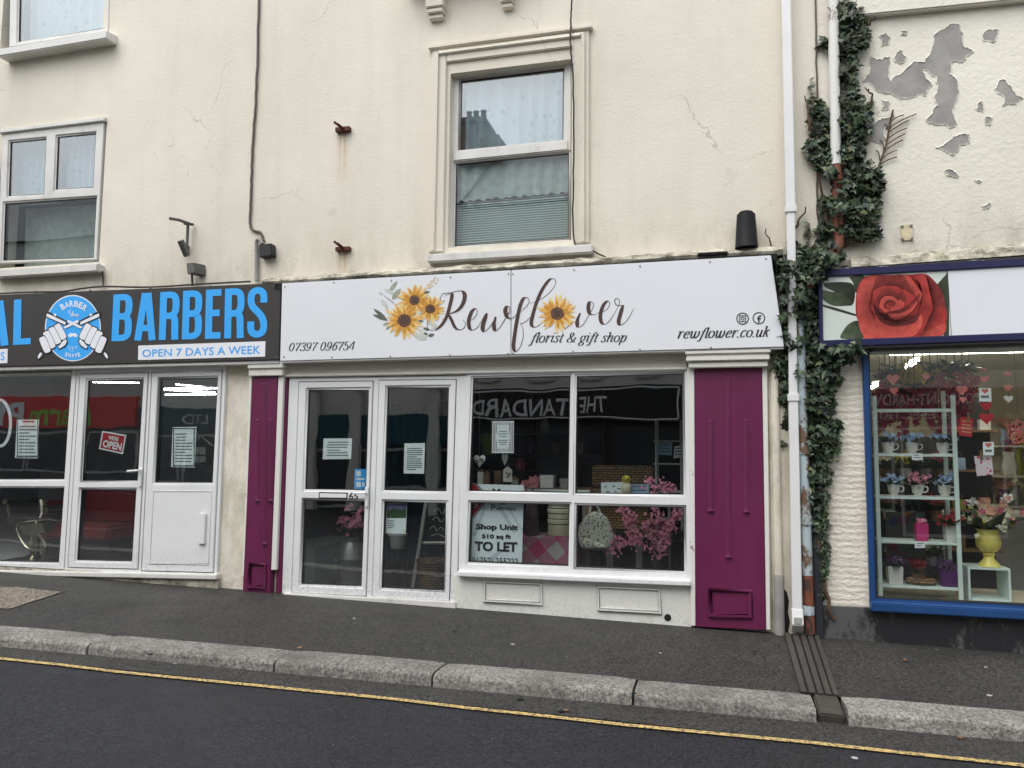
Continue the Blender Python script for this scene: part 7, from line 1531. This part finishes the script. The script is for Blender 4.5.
# ---------------------------------------------------------------- the other side of the street (seen in the glass)
OY = -10.
def V(px, py): p = P(px, py, -OY); return p        # where a reflected point really stands: same x and z at y = -10
m = M()
for a, b in zip(XS[3:-3], XS[4:-3]): m.add([(a, -11, zr(a, -7.6)+.05), (b, -11, zr(b, -7.6)+.05), (b, -7.55, zr(b, -7.6)+.006), (a, -7.55, zr(a, -7.6)+.006), (a, -7.5, zr(a, -7.6)-.05), (b, -7.5, zr(b, -7.6)-.05)], [(0,1,2,3), (3,2,5,4)])
m.build('far_pavement', MT['pavement'], kind='structure')
def opp(name, label, x0, x1, h, wallm, lowm, fz0, fz1, fmat, cat='building', upw=(), low=()):
    z0 = zr((x0+x1)/2, -7.6); t = thing(name, ((x0+x1)/2, OY, z0), label, cat)
    m = M(); m.box((x0, OY-6, z0-.5), (x1, OY, h)); m.build('wall', MT[wallm], t)
    m = M(); m.add([(x0,OY+.15,h), (x1,OY+.15,h), (x1,OY-3,h+2.35), (x0,OY-3,h+2.35), (x0,OY-6.1,h), (x1,OY-6.1,h)], [(0,1,2,3), (3,2,5,4), (0,3,4), (1,2,5)]); m.build('roof', MT['slate'], t)
    m = M(); m.box((x0+.02, OY, z0-.4), (x1-.02, OY+.06, fz0)); m.build('shopfront', MT[lowm], t)
    m = M(); m.box((x0+.05, OY+.0, fz0+.002), (x1-.05, OY+.16, fz1)); m.build('fascia', MT[fmat], t, bevel=.01)
    n = max(2, int((x1-x0)/1.7)); wd = (x1-x0)/n
    low = [(x0+wd*i+.12, x0+wd*(i+1)-.12, z0+(.15 if i == n//2 else .62), fz0-.14) for i in range(n)]
    for (a, b, c0, c1) in low: m = M(); m.box((a, OY+.055, c0), (b, OY+.075, c1)); o = m.build('window', MT['opp_glass'], t); m = M(); m.box((a-.06, OY+.05, c0-.06), (b+.06, OY+.068, c1+.06)); m.build('window_frame', MT['gasket' if lowm == 'pub' else 'opp_grey'], o)
    for (a, b, c0, c1) in upw:
        m = M(); m.box((a, OY-.02, c0), (b, OY+.02, c1)); o = m.build('window', MT['opp_glass'], t); m = M(); m.box((a-.1, OY-.02, c0-.08), (b+.1, OY+.012, c1+.1)); m.build('window_frame', MT['white_paint'], o); m = M(); m.box((a, OY+.01, (c0+c1)/2-.03), (b, OY+.03, (c0+c1)/2+.03)); m.build('sash_bar', MT['white_paint'], o)
    return t
def otext(t, s_, xl, xr, zb, zt, mat, y=.17, bold=.0, name='lettering', ser=False):
    # xl is where the word starts for someone facing the shop (the larger x)
    m = M(); q = [(xl, OY+y, zt), (xr, OY+y, zt), (xr, OY+y, zb), (xl, OY+y, zb)]; text3(m, s_, q, bold); m.build(name, MT[mat], t, recalc=False)
vx = lambda px, py: V(px, py).x; vz = lambda px, py: V(px, py).z
xs_ = [vx(-260, 420), vx(144, 420), vx(225, 420), vx(455, 400), vx(694, 400), vx(1120, 400)]
zf1, zf0 = vz(70, 397), vz(70, 428)
t = opp('takeaway_shop', 'grey building with a red takeaway fascia across the street, mirrored in the barber window', xs_[0], xs_[1], 7.2, 'opp_grey', 'opp_glass', zf0, zf1, 'opp_red', upw=[(xs_[0]+1.2+2.1*i, xs_[0]+2.2+2.1*i, 4.2, 5.8) for i in range(3)])
otext(t, 'Farm', vx(92, 412), vx(36, 412), vz(60, 426), vz(60, 403), 'opp_green', bold=.02); otext(t, 'PIZZA', vx(30, 412), vx(-60, 412), vz(10, 426), vz(10, 403), 'white_vinyl', bold=.03)
t = opp('estate_office', 'pale building with a teal office front across the street, mirrored in the right barber door', xs_[1]+.01, xs_[2], 7.0, 'opp_pale', 'opp_teal', vz(190, 432), vz(190, 408), 'opp_teal', upw=[(xs_[1]+.8, xs_[1]+1.7, 4., 5.6)])
otext(t, 'LTD', vx(212, 420), vx(184, 420), vz(190, 425), vz(190, 414), 'opp_pale')
m = M(); a = V(200, 440)
def line3(m, pts, r=.03): m.tube([(V(x, y).x, OY+.08, V(x, y).z) for x, y in pts], r, 4)
line3(m, [(182, 458), (203, 437), (214, 448)]); line3(m, [(186, 470), (186, 455)]); line3(m, [(190, 440), (196, 430), (202, 440)], .02); m.build('house_emblem', MT['opp_pale'], t)
m = M()
for x, y in ((198, 452), (205, 452), (198, 460), (205, 460)): p = V(x, y); m.box((p.x-.09, OY+.06, p.z-.08), (p.x+.09, OY+.08, p.z+.08))
m.build('emblem_windows', MT['opp_pale'], t)
t = opp('corner_shop', 'plain white shop with a blue front across the street, mirrored in the florist doors', xs_[2]+.01, xs_[3], 7.4, 'opp_pale', 'opp_glass', vz(330, 445), vz(330, 415), 'opp_teal', upw=[(xs_[2]+.9+1.9*i, xs_[2]+1.8+1.9*i, 4.2, 5.9) for i in range(2)])
for px in (316, 359, 436, 456):  # pale columns added to give the florist doors light reflected streaks
    m = M(); xx = vx(px, 440); zt_ = vz(px, 392); m.box((xx-.14, OY+.02, zt_-3.), (xx+.14, OY+.24, zt_)); m.box((xx-.18, OY+.02, zt_), (xx+.18, OY+.28, zt_+.12)); m.build('pilaster', MT['opp_pale'], t, bevel=.02)
zp1, zp0 = vz(570, 391), vz(570, 418)
t = opp('pub', 'dark pub with white fascia lettering across the street, mirrored in the florist window', xs_[3]+.01, xs_[4], 7.3, 'opp_pale', 'pub', zp0-.06, zp1+.06, 'pub', upw=[(xs_[3]+.9+2.0*i, xs_[3]+1.9+2.0*i, 4.5, 6.2) for i in range(2)])
otext(t, 'THE', vx(609, 404), vx(582, 404), vz(590, 413), vz(590, 397), 'white_vinyl', bold=.015); otext(t, 'STANDARD', vx(578.5, 404), vx(476, 404), vz(525, 416), vz(525, 399), 'white_vinyl', bold=.015)
m = M(); a, b = vx(678, 404), vx(462, 404)
for z_ in (zp0, zp1): m.tube([(b, OY+.165, z_), (a, OY+.165, z_)], .018, 4)
for x in (a, b): m.tube([(x, OY+.165, zp0), (x, OY+.165, zp1)], .018, 4)
m.build('fascia_outline', MT['white_vinyl'], t)
m = M(); zc = zp1+.35
for i in range(4): xx = b+(a-b)*(i+.5)/4; m.tube([(xx+.35*math.cos(j*.35), OY+.03, zc+.12*math.sin(j*.35)) for j in range(19)], .03, 4)
m.build('plaster_swags', MT['opp_grey'], t)
m = M(); p = P(474, 120, 13); m.box((p.x-.35, OY-3.5, 7.6), (p.x+.35, OY-2.6, p.z)); m.box((p.x+.35, OY-3.5, 7.6), (p.x+.75, OY-2.7, p.z-.5)); m.box((p.x-.42, OY-3.58, p.z-.16), (p.x+.42, OY-2.52, p.z-.06)); m.build('chimney_stack', MT['terra'], t)
for i in range(3): m = M(); m.lathe((p.x-.2+.2*i, OY-3.05, p.z), [(.09, 0), (.07, .3), (.09, .34)], 10); m.build('chimney_pot', MT['terra'], t)
zh1, zh0 = vz(930, 388), vz(930, 424)
t = opp('hardware_shop', 'grey hardware shop across the street, mirrored in the right shop window', xs_[4]+.01, xs_[5], 6.8, 'opp_grey', 'opp_glass', zh0, zh1, 'pub', upw=[(xs_[4]+1.+2.1*i, xs_[4]+2.+2.1*i, 4.2, 5.8) for i in range(3)])
otext(t, 'TORPOINT HARDWARE', vx(980, 402), vx(845, 402), vz(930, 406), vz(930, 394), 'opp_grey', bold=.02); otext(t, '& ELECTRICAL', vx(948, 416), vx(848, 416), vz(930, 420), vz(930, 411), 'opp_grey', bold=.02)
